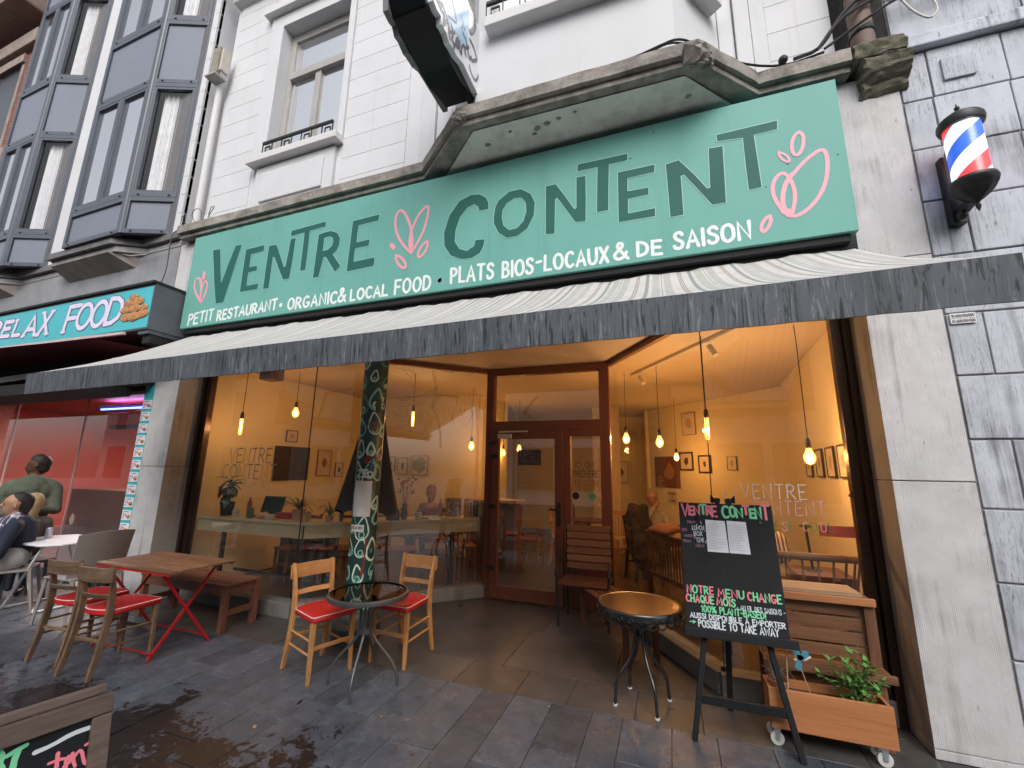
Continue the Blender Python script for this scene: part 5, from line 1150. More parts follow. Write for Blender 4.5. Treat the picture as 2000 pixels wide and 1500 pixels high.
# menu screens and fridge inside
fg = thing('drinks_fridge', 'tall drinks fridge at the back of the takeaway', 'fridge', (-11.5, 8, 0)); MB().box(-12, -11.1, 7.9, 8.5, .06, 2).build('body', M_ANTH, fg, bevel=.02); MB().box(-11.95, -11.15, 7.88, 7.89, .3, 1.9).build('door', emis('fridge_glow', (.7, .8, 1), .8), fg)
fm = thing('wall_menu', 'white outlined menu frame on the red takeaway wall behind the standing man', 'frame', (-8.8, 6, 1.2)); 
fm_m = MB(); 
for (x0, x1, z0, z1) in ((-9.15, -8.35, 1.62, 1.64), (-9.15, -8.35, 1.2, 1.22), (-9.15, -9.13, 1.2, 1.64), (-8.37, -8.35, 1.2, 1.64)): fm_m.box(x0, x1, 6.15, 6.17, z0, z1)
fm_m.build('frame_border', M_CARD, fm); MB().box(-9.13, -8.37, 6.16, 6.17, 1.22, 1.62).build('menu_sheet', plain('red_menu', (.4, .06, .04)), fm)
st_ = MB(); q = onY(140, 1015, YT - .006); st_.flat([[(q.x + r_ * cos(t), q.z + r_ * 1.25 * sin(t)) for t, r_ in [(2 * pi * i / 12, .055 if i != 3 else .075) for i in range(12)]]], lambda a, b, o: Vector((a, YT - .007, b))); o = st_.build('drop_sticker', plain('taupe_sticker', (.4, .33, .3)), tk)
# ================================================================ furniture on the terrace
W_OAK = {a: wood('honey_beech_' + a, (.34, .15, .05), (.56, .28, .10), a, .45, grime=(.22, .11, .05)) for a in 'xyz'}
W_OLD = {a: wood('weathered_brown_beech_' + a, (.07, .04, .022), (.25, .16, .10), a, .55, grime=(.06, .04, .028)) for a in 'xyz'}
W_TAB = wood('brown_acacia_slat', (.14, .06, .03), (.27, .135, .075), 'x', .5, grime=(.09, .06, .05))
W_BEN = {a: wood('red_brown_bench_' + a, (.12, .045, .03), (.21, .085, .055), a, .45) for a in 'xyz'}
M_SEAT = mat('red_vinyl', (.48, .014, .016), .42, var=.15, scale=7, spec=.5, bmp=.25, bscale=28, grime=(.22, .01, .012), gscale=9, gamt=.6, rvar=.1); M_PIPE = plain('cream_piping', (.75, .68, .6), .5)
def seat_outline(w_, d_, front):
    # rounded rear, wide front
    pts = []
    for i in range(11):
        t = pi * i / 10; pts.append((-w_ * .44 * cos(t), -d_ * .28 - d_ * .22 * sin(t)))
    return [(-w_ / 2, d_ * .42), (-w_ * .46, d_ * .49)][::1] and ([(w_ * .49, d_ * .44), (w_ * .45, d_ * .5), (0, d_ * .515), (-w_ * .45, d_ * .5), (-w_ * .49, d_ * .44)] + pts)
def make_chair(name, label, W, curved):
    """front is +y"""
    t = thing(name, label, 'chair'); w_, d_ = .39, .40
    ol = seat_outline(w_, d_, 0); ol2 = [(a * .97, b * .97) for a, b in ol]
    mb = MB(); n = len(ol)
    vs = []
    for s, z in ((.95, .425), (1.0, .433), (1.0, .458), (.96, .472), (.7, .478)):
        vs += [(a * s, b * s, z) for a, b in ol]
    fs = [(j * n + i, j * n + (i + 1) % n, (j + 1) * n + (i + 1) % n, (j + 1) * n + i) for j in range(4) for i in range(n)] + [tuple(range(n)), tuple(4 * n + i for i in range(n))]
    st = mb.add(vs, fs).build('seat', M_SEAT, t, world=False, smooth=50)
    MB().tube([(a * .992, b * .992, .467) for a, b in ol + [ol[0]]], .0035, 5).build('piping', M_PIPE, st, world=False)
    for s in (-1, 1):
        MB().bar((s * .165, .165, .43), (s * .172, .175, 0), .036, .036, up=(0, 1, 0), wd2=.024, th2=.024).build('leg', W['z'], t, world=False, bevel=.004)
        pts = [Vector((s * .165, -.25, 0)), Vector((s * .16, -.2, .22)), Vector((s * .155, -.175, .44)), Vector((s * .16, -.185, .62)), Vector((s * .168, -.225, .80))]
        mbl = MB()
        pp = chaikin_v(pts, 2); N = len(pp); vs = []
        for i, p in enumerate(pp):
            q = i / (N - 1); hw = .013 ; hd = .012 + .012 * sin(pi * min(1, q * 1.1))
            vs += [p + Vector((-hw, -hd, 0)), p + Vector((hw, -hd, 0)), p + Vector((hw, hd, 0)), p + Vector((-hw, hd, 0))]
        fs = [(4 * i + a, 4 * i + (a + 1) % 4, 4 * i + 4 + (a + 1) % 4, 4 * i + 4 + a) for i in range(N - 1) for a in range(4)] + [(0, 1, 2, 3), (4 * N - 4, 4 * N - 3, 4 * N - 2, 4 * N - 1)]
        mbl.add(vs, fs).build('rear_leg', W['z'], t, world=False, bevel=.003)
        for z in (.2, .3):
            MB().tube([(s * .168, .17, z - .01), (s * .162, -.19, z)], .0085, 6).build('stretcher', W['y'], t, world=False)
    MB().bar((-.16, .17, .24), (.16, .17, .24), .014, .028).build('front_rail', W['x'], t, world=False, bevel=.002)
    MB().bar((-.155, -.19, .25), (.155, -.19, .25), .014, .024).build('rear_rail', W['x'], t, world=False, bevel=.002)
    def curvedboard(nm, z0, z1, bow, th, ext, yo, mt):
        mb = MB(); K = 12; vs = []
        for i in range(K + 1):
            x = (-1 + 2 * i / K); y = -.215 + yo - bow * (1 - x * x)
            X = x * (.17 + ext)
            for (z, dy) in ((z0, .0), (z1, -.012)): vs += [(X, y + dy - th / 2, z), (X, y + dy + th / 2, z)]
        fs = []
        for i in range(K):
            b = 4 * i; fs += [(b, b + 2, b + 6, b + 4), (b + 1, b + 5, b + 7, b + 3), (b + 2, b + 3, b + 7, b + 6), (b, b + 4, b + 5, b + 1)]
        fs += [(0, 1, 3, 2), (4 * K, 4 * K + 2, 4 * K + 3, 4 * K + 1)]
        mb.add(vs, fs).build(nm, mt, t, world=False, bevel=.003)
    curvedboard('backrest', .68, .79, curved, .018, .022, .0, W['x'])
    curvedboard('back_rail', .555, .59, curved * .6, .014, -.012, .025, W['x'])
    return t
c1 = make_chair('wooden_chair', 'honey wood chair with red vinyl seat left of the round glass table', W_OAK, .02)
def setT(o, x, y, rz): o.location = (x, y, 0); o.rotation_euler = (0, 0, rz); MAT[o.name] = Matrix.Translation((x, y, 0)) @ Matrix.Rotation(rz, 4, 'Z')
setT(c1, -2.73, 3.01, radians(-108))
c2 = copy_tree(c1, (-2.27, 3.46, 0), radians(178), 'honey wood chair with red vinyl seat behind the round glass table, right of the column')
c3 = make_chair('wooden_chair', 'weathered brown chair with red seat, the right one of the two at the slatted table', W_OLD, .035); setT(c3, -4.34, 2.46, radians(5))
c4_ = copy_tree(c3, (-4.86, 2.50, 0), radians(7), 'weathered brown chair with red seat tucked under the left end of the slatted table')
for o in (c1, c2, c3, c4_): o['group'] = 'wooden chairs with red vinyl seats'

# round smoked glass table
tt = thing('round_glass_table', 'small round table with smoked glass top and grey tube legs by the column', 'table', (-2.25, 2.95, 0), radians(0))
GZ = .655
M_GMET = plain('dark_grey_metal', (.10, .10, .105), .35, .5)
MB().lathe([(.285, GZ), (.302, GZ - .004), (.306, GZ - .018), (.302, GZ - .034), (.285, GZ - .036), (.283, GZ - .018)], (0, 0, 0), 48, cap=False).build('rim', M_GMET, tt, world=False, smooth=50)
m = glass('smoked_glass', (.33, .31, .30), 1.3); MB().lathe([(.284, GZ - .008), (.284, GZ - .013)], (0, 0, 0), 40).build('glass_top', m, tt, world=False)
for k in range(4):
    a = radians(20 + 90 * k); u = Vector((cos(a), sin(a), 0))
    MB().tube(chaikin_v([u * .05 + Vector((0, 0, GZ - .03)), u * .045 + Vector((0, 0, .38)), u * .06 + Vector((0, 0, .33)), u * .25 + Vector((0, 0, .13)), u * .262 + Vector((0, 0, 0))], 2), .011, 8).build('leg', M_GMET, tt, world=False, smooth=60)
MB().lathe([(.06, GZ - .04), (.06, GZ - .03)], (0, 0, 0), 20).box(-.25, .25, -.01, .01, GZ - .03, GZ - .022).build('hub', M_GMET, tt, world=False); MB().lathe([(.05, .36), (.05, .40)], (0, 0, 0), 16).build('collar', M_GMET, tt, world=False)

# black ornate bistro table
bt = thing('bistro_table', 'black round bistro table with embossed scalloped rim and shiny copper top', 'table', (-.27, 3.49, 0)); BZ = .65
m, nt_, b_ = newmat('mirror_copper_top'); b_.inputs['Base Color'].default_value = (.27, .18, .105, 1); b_.inputs['Metallic'].default_value = .85; b_.inputs['Roughness'].default_value = .2; bump(nt_, b_, noise(nt_, vecs(nt_), 90, 5), .05)
MB().lathe([(.275, BZ - .003), (.275, BZ + .001)], (0, 0, 0), 48).build('table_top', m, bt, world=False)
MB().lathe([(.276, BZ + .002), (.29, BZ + .004), (.297, BZ - .004), (.295, BZ - .045), (.285, BZ - .055), (.28, BZ - .05)], (0, 0, 0), 48, cap=False).build('rim', mat('black_cast_iron', (.012, .012, .013), .25, spec=.8), bt, world=False, smooth=45)
M_CI = bpy.data.materials['black_cast_iron']; sc_ = MB(); nsc = 26
for i in range(nsc):
    a = 2 * pi * i / nsc; c = Vector((.292 * cos(a), .292 * sin(a), BZ - .055)); tan = Vector((-sin(a), cos(a), 0))
    sc_.tube([c + tan * (.032 * cos(t)) + Vector((0, 0, -.03 * sin(t))) for t in [pi * q / 6 for q in range(7)]], .006, 5)
    sc_.tube([c + tan * (.016 * cos(t)) + Vector((0, 0, .018 + .014 * sin(t))) + Vector((cos(a), sin(a), 0)) * .006 for t in [2 * pi * q / 8 for q in range(9)]], .004, 4)
tag(sc_.build('scalloped_apron', M_CI, bt, world=False), kind='stuff')
for k in range(4):
    a = radians(-60 + 90 * k); u = Vector((cos(a), sin(a), 0))
    MB().tube(chaikin_v([u * .2 + Vector((0, 0, BZ - .03)), u * .05 + Vector((0, 0, .56)), u * .035 + Vector((0, 0, .42)), u * .07 + Vector((0, 0, .3)), u * .19 + Vector((0, 0, .17)), u * .2 + Vector((0, 0, .06)), u * .205 + Vector((0, 0, .01))], 2), .0115, 8).build('leg', M_CI, bt, world=False, smooth=60)
    MB().lathe([(.016, 0), (.016, .012)], u * .205, 10).build('foot', plain('white_foot_cap', (.6, .6, .6)) if k == 0 else bpy.data.materials['white_foot_cap'], bt, world=False)
MB().lathe([(.04, .40), (.045, .42), (.04, .44)], (0, 0, 0), 14).build('collar', M_CI, bt, world=False)

# red legged slatted table
rt = thing('slatted_table', 'square folding table with brown wooden slats on crossed red metal legs', 'table', (-4.47, 2.85, 0)); TZ = .71
M_RMET = plain('red_enamel', (.42, .015, .018), .35)
for half, (x0, x1) in enumerate(((-.52, -.003), (.003, .52))):
    for i in range(7):
        y0 = -.285 + i * .0825; MB().box(x0, x1, y0, y0 + .074, TZ - .018, TZ + (i % 2) * .001).build('slat', W_TAB, rt, world=False, bevel=.003)
for x in (-.42, .35):
    for s in (-1, 1):
        MB().bar((x + .012 * s, -.26 * s, TZ - .02), (x + .012 * s, .245 * s, .0), .022, .012, up=(1, 0, 0)).build('leg', M_RMET, rt, world=False)
    MB().bar((x, -.28, TZ - .03), (x, .28, TZ - .03), .02, .02).build('crosspiece', M_RMET, rt, world=False)
for y in (-.23, .23): MB().bar((-.42, y, .05), (.35, y, .05), .014, .01).build('stretcher', M_RMET, rt, world=False); MB().bar((-.5, y * 1.2, TZ - .028), (.5, y * 1.2, TZ - .028), .02, .012).build('top_rail', M_RMET, rt, world=False)

# brown bench
bn = thing('wooden_bench', 'low red brown slatted wooden bench behind the slatted table', 'bench', (-4.8, 3.43, 0)); L2, D2, HZ = .65, .2, .435
for i in range(5):
    y0 = -D2 + i * .082; MB().box(-L2, L2, y0, y0 + .073, HZ - .022, HZ).build('slat', W_BEN['x'], bn, world=False, bevel=.003)
for sx in (-1, 1):
    for sy in (-1, 1): MB().box(sx * (L2 - .035) - .028, sx * (L2 - .035) + .028, sy * (D2 - .035) - .028, sy * (D2 - .035) + .028, 0, HZ - .024).build('leg', W_BEN['z'], bn, world=False, bevel=.004)
    MB().box(sx * (L2 - .035) - .015, sx * (L2 - .035) + .015, -D2 + .065, D2 - .065, .14, .19).build('stretcher', W_BEN['y'], bn, world=False); MB().box(sx * (L2 - .035) - .015, sx * (L2 - .035) + .015, -D2 + .065, D2 - .065, HZ - .1, HZ - .024).build('apron', W_BEN['y'], bn, world=False)
for sy in (-1, 1): MB().box(-L2 + .065, L2 - .065, sy * (D2 - .02) - .01, sy * (D2 - .02) + .01, HZ - .1, HZ - .024).build('apron', W_BEN['x'], bn, world=False)

# slatted garden bench against the sidelight, seat along the right hand glass
W_DK = {a: wood('dark_bench_' + a, (.055, .022, .012), (.12, .05, .03), a, .45) for a in 'xyz'}
gb = thing('slatted_armchair', 'brown slatted garden seat with scrolled iron arms beside the café door', 'chair', (-.93, 5.0, 0), radians(0))
for i in range(6): MB().box(-.25, .25, .12, .145, .50 + i * .082, .565 + i * .082).build('back_slat', wood('tan_slat_x', (.22, .10, .055), (.36, .18, .10), 'x') if i == 0 else bpy.data.materials['tan_slat_x'], gb, world=False, bevel=.003)
for i in range(5): MB().box(-.26, .26, -.3 + i * .085, -.3 + i * .085 + .075, .41, .43).build('seat_slat', W_DK['x'], gb, world=False, bevel=.003)
for s in (-1, 1):
    MB().tube([(s * .25, .14, 0), (s * .25, .14, .95)], .014, 6).build('rear_post', M_CI, gb, world=False)
    MB().tube(chaikin_v([(s * .27, .12, .62), (s * .28, -.15, .64), (s * .28, -.28, .58), (s * .28, -.3, .5), (s * .28, -.24, .48), (s * .28, -.22, .53)]), .013, 6).build('scroll_arm', M_CI, gb, world=False)
    MB().tube([(s * .26, -.28, 0), (s * .27, -.26, .5)], .013, 6).build('front_post', M_CI, gb, world=False)
lb = thing('long_bench', 'dark slatted bench running along the right hand glass behind the round copper table', 'bench', (-.48, 4.55, 0), radians(-57))
for i in range(4): MB().box(-.55, .55, -.28 + i * .09, -.28 + i * .09 + .078, .38, .4).build('seat_slat', W_DK['x'], lb, world=False, bevel=.003)
for sx in (-1, 1):
    for y in (-.25, .03): MB().box(sx * .48 - .02, sx * .48 + .02, y - .02, y + .02, 0, .379).build('leg', W_DK['z'], lb, world=False)
    MB().box(sx * .48 - .018, sx * .48 + .018, -.23, .01, .32, .378).build('crosspiece', W_DK['y'], lb, world=False)

# ================================================================ easel board
es = thing('menu_easel', 'black chalkboard easel with pink, green and white café lettering and two menu sheets', 'easel', (.33, 3.3, 0))
M_ESB = mat('black_chalkboard', (.010, .011, .013), .6, spec=.3, var=.35, scale=4, bmp=.03); M_ESW = mat('black_painted_wood', (.012, .013, .015), .55, spec=.25, var=.2, scale=9)
BT = Vector((.335, 3.40, 1.385)); BB = Vector((.335, 3.235, .60)); upv = (BT - BB).normalized(); nrm = Vector((0, -1, 0)) - upv * Vector((0, -1, 0)).dot(upv); nrm.normalize(); HB = (BT - BB).length
bw_ = .292
def eb(a, b, o): return BB + Vector((a, 0, 0)) + upv * b + nrm * o
bd = MB().add([eb(-bw_, 0, -.008), eb(bw_, 0, -.008), eb(bw_, HB, -.008), eb(-bw_, HB, -.008), eb(-bw_, 0, .008), eb(bw_, 0, .008), eb(bw_, HB, .008), eb(-bw_, HB, .008)], [(0, 1, 2, 3), (4, 5, 6, 7), (0, 1, 5, 4), (1, 2, 6, 5), (2, 3, 7, 6), (3, 0, 4, 7)]).build('chalkboard', M_ESB, es, bevel=.003)
MB().bar(eb(-bw_ - .01, -.012, .015), eb(bw_ + .04, -.012, .015), .05, .02, up=nrm).build('ledge', M_ESW, es, bevel=.003)
for s in (-1, 1):
    f_ = Vector((.335 + s * .283, 3.17, 0)); t_ = Vector((.335 + s * .03, 3.435, 1.42)); MB().bar(f_, t_, .032, .04, up=nrm).build('leg', M_ESW, es, bevel=.003)
    MB().prism([(.335 + s * .05 - .03, 1.39), (.335 + s * .05 + .028, 1.39), (.335 + s * .05 + s * .028, 1.445)], lambda a, b, o: Vector((a, 3.415 + o, b)), .015).build('ear', M_ESW, es)
MB().bar((.30, 3.62, 0), (.335, 3.45, 1.38), .035, .025, up=(0, 1, 0)).build('rear_leg', M_ESW, es, bevel=.003)
MB().bar((.335 - .245, 3.205, .22), (.335 + .245, 3.205, .22), .02, .05).build('crosspiece', M_ESW, es, bevel=.003)
tx = MB(); PK, GN, WH, PR = 0, 1, 2, 3
TM = [plain('pink_chalk_paint', (.85, .22, .28)), plain('green_chalk_paint', (.2, .68, .36)), plain('white_chalk_paint', (.66, .72, .76)), plain('plum_chalk', (.42, .22, .34))]
def bt_text(t, x0, x1, z, h_, w_, mi, **k):
    """x, z as fractions of the board"""
    write(tx, t, eb((x0 - .5) * 2 * bw_, z * HB, .009), eb((x1 - .5) * 2 * bw_, z * HB, .009), h_ * HB, upv, nrm, w_, mi=mi, **k)
hs_ = {'V': .115, 'E': .075, 'N': .08, 'T': .10, 'R': .075, 'C': .10, 'O': .1}
x = .035
for i, (ch, h_, dz, w_, mi) in enumerate((('V', .10, 0, .09, 0), ('E', .07, .012, .06, 0), ('N', .07, .015, .075, 0), ('T', .075, .022, .075, 1), ('R', .07, .018, .065, 0), ('E', .085, .005, .06, 0), (' ', 0, 0, .06, 0), ('C', .095, 0, .09, 1), ('O', .085, .01, .075, 1), ('N', .07, .008, .08, 1), ('T', .07, .035, .075, 0), ('E', .07, .008, .06, 1), ('N', .085, .008, .075, 1), ('T', .115, .0, .095, 0))):
    if ch != ' ':
        bt_text(ch, x, x + w_ * .74, .885 + dz, h_, .0155, mi); bt_text(ch, x + .008, x + w_ * .80, .885 + dz, h_ * .5, .004, 2 if 0 else mi) if ch in '' else None
    x += w_ * .915
bt_text('T', .907, .985, .885, .115, .0155, 0) if False else None
def multi(t, x0, x1, z, h_, w_):
    cols = []; k = 0
    for c in t:
        cols.append([0, 1][(k) % 2] if rs.random() < .95 else 0); k += c != ' '
    bt_text(t, x0, x1, z, h_, w_, 0, mis=cols, gap=.24)
multi('NOTRE', .035, .305, .272, .055, .0095); multi('MENU', .355, .61, .264, .055, .0095); multi('CHANGE', .65, .965, .257, .058, .0095)
multi('CHAQUE', .02, .30, .204, .052, .0095); multi('MOIS', .335, .515, .20, .052, .0095); bt_text('- AU FIL DES SAISONS -', .53, .985, .178, .036, .004, 2)
bt_text('100% PLANT-BASED!', .17, .80, .138, .045, .0075, 1); bt_text('AUSSI DISPONIBLE À EMPORTER', .05, .97, .088, .036, .0065, 2); bt_text('POSSIBLE TO TAKE AWAY', .13, .9, .028, .05, .0075, 2); bt_text('>', .04, .1, .04, .035, .006, 1)
bt_text('LUNCH', .135, .262, .77, .035, .0038, 2); bt_text('BOX', .15, .24, .722, .035, .0038, 2); bt_text('12€', .17, .255, .672, .035, .0038, 2)
for t, x0, x1, z, h_ in (('TODAY!', .08, .17, .825, .018), ('BIO', .02, .075, .755, .024), ('MAISON', .04, .14, .71, .02), ('VEGAN', .02, .11, .665, .02), ('MIAM!', .16, .25, .63, .028)): bt_text(t, x0, x1, z, h_, .0022, 3)
for a in ((.19, .82, .18, .8), (.235, .845, .24, .82), (.13, .78, .15, .77), (.27, .765, .3, .765), (.15, .7, .165, .72), (.27, .665, .28, .69)): ribbon(tx, [((a[0] - .5) * 2 * bw_, a[1] * HB), ((a[2] - .5) * 2 * bw_, a[3] * HB)], .003, eb, .0095, 2)
tx.build('lettering', TM, bd)
for (x0, x1) in ((.285, .495), (.515, .715)):
    pg = MB().add([eb((x0 - .5) * 2 * bw_, .60 * HB, .011), eb((x1 + .012 - .5) * 2 * bw_, .60 * HB, .013), eb((x1 - .5) * 2 * bw_, .855 * HB, .011), eb((x0 - .5) * 2 * bw_, .86 * HB, .011)], [(0, 1, 2, 3)]).build('menu_sheet', plain('menu_paper', (.74, .75, .82), .6) if x0 < .3 else bpy.data.materials['menu_paper'], es)
    ln = MB()
    for i in range(17): zz = (.835 - i * .013) * HB; xa = (x0 + .012 + (.06 if i == 0 else 0) - .5) * 2 * bw_; ribbon(ln, [(xa, zz), ((x0 + .03 + rs.uniform(.06, .16) - .5) * 2 * bw_, zz)], .0018, eb, .0136)
    ln.build('printed_lines', plain('menu_ink', (.33, .34, .38)) if x0 < .3 else bpy.data.materials['menu_ink'], pg)
M_CHR = plain('clip_metal', (.3, .3, .31), .25, .9)
for (x, z) in ((.19, .86), (.39, .862), (.61, .86), (.86, .845)): MB().bar(eb((x - .5) * 2 * bw_, z * HB, .014), eb((x - .5) * 2 * bw_, (z + .02) * HB, .016), .018, .008, up=nrm).tube([eb((x - .5) * 2 * bw_, (z + .02) * HB, .016), eb((x - .5) * 2 * bw_, (z + .035) * HB, .02)], .003, 5).build('clip', M_CI if x < .8 else M_CHR, es)
for (x, z) in ((.055, .475), (.2, .468), (.29, .474), (.44, .466), (.56, .458), (.71, .445), (.82, .458), (.975, .452)): MB().tube([eb((x - .5) * 2 * bw_, z * HB, .008), eb((x - .5) * 2 * bw_, (z + .002) * HB, .018), eb((x - .5) * 2 * bw_, (z + .01) * HB, .02)], .0026, 5).build('screw_hook', M_CHR, es)

# ================================================================ potting bench and planter
W_PL = {a: wood('pine_plank_' + a, (.36, .13, .045), (.50, .21, .085), a, .55, knots=True) for a in 'xyz'}; W_PB = {a: wood('bench_plank_' + a, (.10, .04, .018), (.22, .10, .048), a, .55, knots=True) for a in 'xyz'}
pb = thing('potting_bench', 'two tier slatted wooden plant bench standing against the right hand shop window', 'plant bench', (.85, 3.62, 0))
for (z, x0, x1, yf) in ((.835, .56, 1.16, 3.47), (.425, .50, 1.20, 3.42)):
    MB().box(x0, x1, yf, yf + .03, z - .045, z).build('front_board', W_PL['x'] if z > .5 else W_PB['x'], pb, bevel=.004)
    for i in range(3): MB().box(x0 + .01, x1 - .02, yf + .036 + i * .085, yf + .036 + i * .085 + .078, z - .02, z - .002).build('shelf_slat', W_PB['x'], pb, bevel=.003)
for i in range(4): MB().box(.56, 1.10, 3.53, 3.55, .455 + i * .085, .455 + i * .085 + .072).build('back_slat', W_PB['x'], pb, bevel=.003)
for i in range(4): MB().box(.52, 1.12, 3.5, 3.52, .03 + i * .09, .03 + i * .09 + .078).build('lower_slat', W_PB['x'], pb, bevel=.003)
for x in (.54, 1.13):
    MB().box(x - .03, x + .03, 3.5, 3.528, .44, .79).build('post', W_PB['z'], pb, bevel=.003)
    for y in (3.46, 3.7): MB().box(x - .022, x + .022, y, y + .04, 0, .38).build('leg', W_PB['z'], pb, bevel=.003)
MB().box(.58, 1.1, 3.5, 3.74, .836, .855).build('loose_board', wood('grey_loose_board', (.2, .13, .08), (.36, .25, .16), 'x'), pb)
pn = thing('planter_box', 'pine planter box on small white castors at the foot of the plant bench', 'planter', (.8, 3.35, 0), radians(0))
def pbx(nm, x0, x1, y0, y1, z0, z1, ax): MB().box(x0, x1, y0, y1, z0, z1).build(nm, W_PL[ax], pn, bevel=.004)
PX0, PX1, PY0, PY1, PZ0, PZ1 = .49, 1.105, 3.27, 3.45, .105, .32
pbx('front_plank', PX0, PX1 + .003, PY0, PY0 + .022, PZ0, PZ1, 'x'); pbx('rear_plank', PX0, PX1, PY1 - .022, PY1, PZ0, PZ1, 'x'); pbx('end_plank', PX0 + .001, PX0 + .022, PY0 + .023, PY1 - .023, PZ0, PZ1 - .003, 'y'); pbx('end_plank', PX1 - .02, PX1, PY0 + .023, PY1 - .023, PZ0, PZ1 - .003, 'y'); pbx('bottom_plank', PX0 + .023, PX1 - .021, PY0 + .023, PY1 - .023, PZ0, PZ0 + .02, 'x')
MB().box(PX0 + .023, PX1 - .021, PY0 + .023, PY1 - .023, PZ0 + .021, PZ1 - .045).build('soil', mat('potting_soil', (.035, .02, .012), .95, bmp=1, bscale=60), pn)
M_WHL = plain('white_castor', (.62, .63, .6), .4); M_ZN = plain('zinc', (.42, .43, .44), .35, .7)
for x in (PX0 + .03, PX1 - .06):
    for y in (PY0 + .04, PY1 - .04):
        cs = MB().box(x - .03, x + .03, y - .02, y + .02, PZ0 - .006, PZ0).add([(x - .018, y - .016, PZ0 - .006), (x + .02, y - .016, PZ0 - .006), (x + .012, y - .016, .036), (x - .006, y - .016, .036)], [(0, 1, 2, 3)]).build('castor', M_ZN, pn)
        w_ = MB(); R = .037
        vs = []; n = 20
        for yy in (-.011, .011):
            for k in range(n): vs.append((x + R * cos(2 * pi * k / n), y + yy, R + R * sin(2 * pi * k / n)))
        w_.add(vs, [tuple(range(n)), tuple(range(n, 2 * n))] + [(k, (k + 1) % n, n + (k + 1) % n, n + k) for k in range(n)]).build('wheel', M_WHL, cs, bevel=.003)
        hub = MB(); vs = []
        for yy in (-.0125, .0125):
            for k in range(12): vs.append((x + .014 * cos(2 * pi * k / 12), y + yy, R + .014 * sin(2 * pi * k / 12)))
        hub.add(vs, [tuple(range(12)), tuple(range(12, 24))] + [(k, (k + 1) % 12, 12 + (k + 1) % 12, 12 + k) for k in range(12)]).build('hub', M_ZN, cs)
M_LEAF = [mat('fresh_leaf_%d' % i, c, .5, var=.25, scale=20) for i, c in enumerate(((.07, .19, .035), (.12, .27, .06), (.045, .12, .03)))]
def leaf(mb, p, d, L, w_, mi=0, curl=.25):
    p, d = Vector(p), Vector(d).normalized(); s = d.cross(Vector((0, 0, 1)))
    if s.length < .1: s = Vector((1, 0, 0))
    s.normalize(); n = s.cross(d).normalized(); prof = [(0, .1), (.25, .8), (.5, 1), (.75, .7), (1, .02)]; vs = []
    for t, q in prof:
        c = p + d * L * t - n * (curl * L * t * t) * (1 if n.z > 0 else -1); vs += [c - s * w_ * q * .5 + n * .12 * w_ * q, c, c + s * w_ * q * .5 + n * .12 * w_ * q]
    fs = []
    for i in range(4):
        b = 3 * i; fs += [(b, b + 1, b + 4, b + 3), (b + 1, b + 2, b + 5, b + 4)]
    mb.add(vs, fs, mi)
rp = random.Random(5)
sp_ = thing('sage_plant', 'leafy green sage plant growing at the right end of the planter box', 'plant', (.97, 3.36, .27))
stm = MB(); lf = [MB(), MB()]
for i in range(15):
    b0 = Vector((.97 + rp.uniform(-.09, .06), 3.36 + rp.uniform(-.04, .04), .27)); a = rp.uniform(0, 2 * pi); tip = b0 + Vector((cos(a) * rp.uniform(.04, .15), sin(a) * .07 - .03, rp.uniform(.1, .27))); mid = b0.lerp(tip, .5) + Vector((0, 0, .03))
    pts = chaikin_v([b0, mid, tip], 2); stm.tube(pts, .0022, 4)
    for j, q in enumerate(pts[1:]):
        for s in (0, 1):
            if rp.random() < .75:
                aa = rp.uniform(0, 2 * pi); leaf(lf[rp.random() < .5], q, (cos(aa), sin(aa) - .3, rp.uniform(-.2, .8)), rp.uniform(.03, .055), rp.uniform(.014, .024), rp.choice([0, 1, 1, 2]))
    for s in range(3): aa = rp.uniform(0, 2 * pi); leaf(lf[1], tip, (cos(aa) * .7, sin(aa) * .7, .8), rp.uniform(.035, .055), .02, 1)
stm.build('stem', M_LEAF[2], sp_); tag(lf[0].build('foliage', M_LEAF, sp_), kind='stuff'); tag(lf[1].build('foliage', M_LEAF, sp_), kind='stuff')
dpn = thing('dry_pot_plant', 'dried out grey plant in a small clay pot at the left end of the planter', 'plant', (.56, 3.36, .27))
MB().lathe([(.045, .25), (.06, .335), (.063, .335), (.063, .345), (.055, .345), (.05, .3)], (.56, 3.36, 0), 18).build('pot', plain('clay_pot', (.35, .17, .1)), dpn, smooth=40); tw = MB()
for i in range(34):
    a = rp.uniform(0, 2 * pi); r = rp.uniform(.02, .08); tw.tube(chaikin_v([(.56, 3.36, .32), (.56 + cos(a) * r * .7, 3.36 + sin(a) * r * .6, .37 + rp.uniform(0, .05)), (.56 + cos(a) * r * 1.2, 3.36 + sin(a) * r, .34 + rp.uniform(0, .11))], 1), .0018, 3)
tag(tw.build('twigs', mat('dry_twig', (.25, .2, .16), .9), dpn), kind='stuff')
dr = thing('dragonfly_stake', 'blue and white wooden dragonfly on a thin stick stuck in the planter', 'garden ornament', (.67, 3.3, .3))
MB().tube([(.735, 3.3, .25), (.665, 3.285, .49)], .0028, 5).build('stick', plain('bamboo_stick', (.5, .32, .15)), dr); M_BLU = plain('sky_blue_paint', (.06, .27, .36), .5)
MB().tube([(.645, 3.28, .493), (.70, 3.28, .50), (.735, 3.28, .52)], [.008, .009, .005], 8).build('body', plain('cream_paint', (.72, .6, .5)), dr)
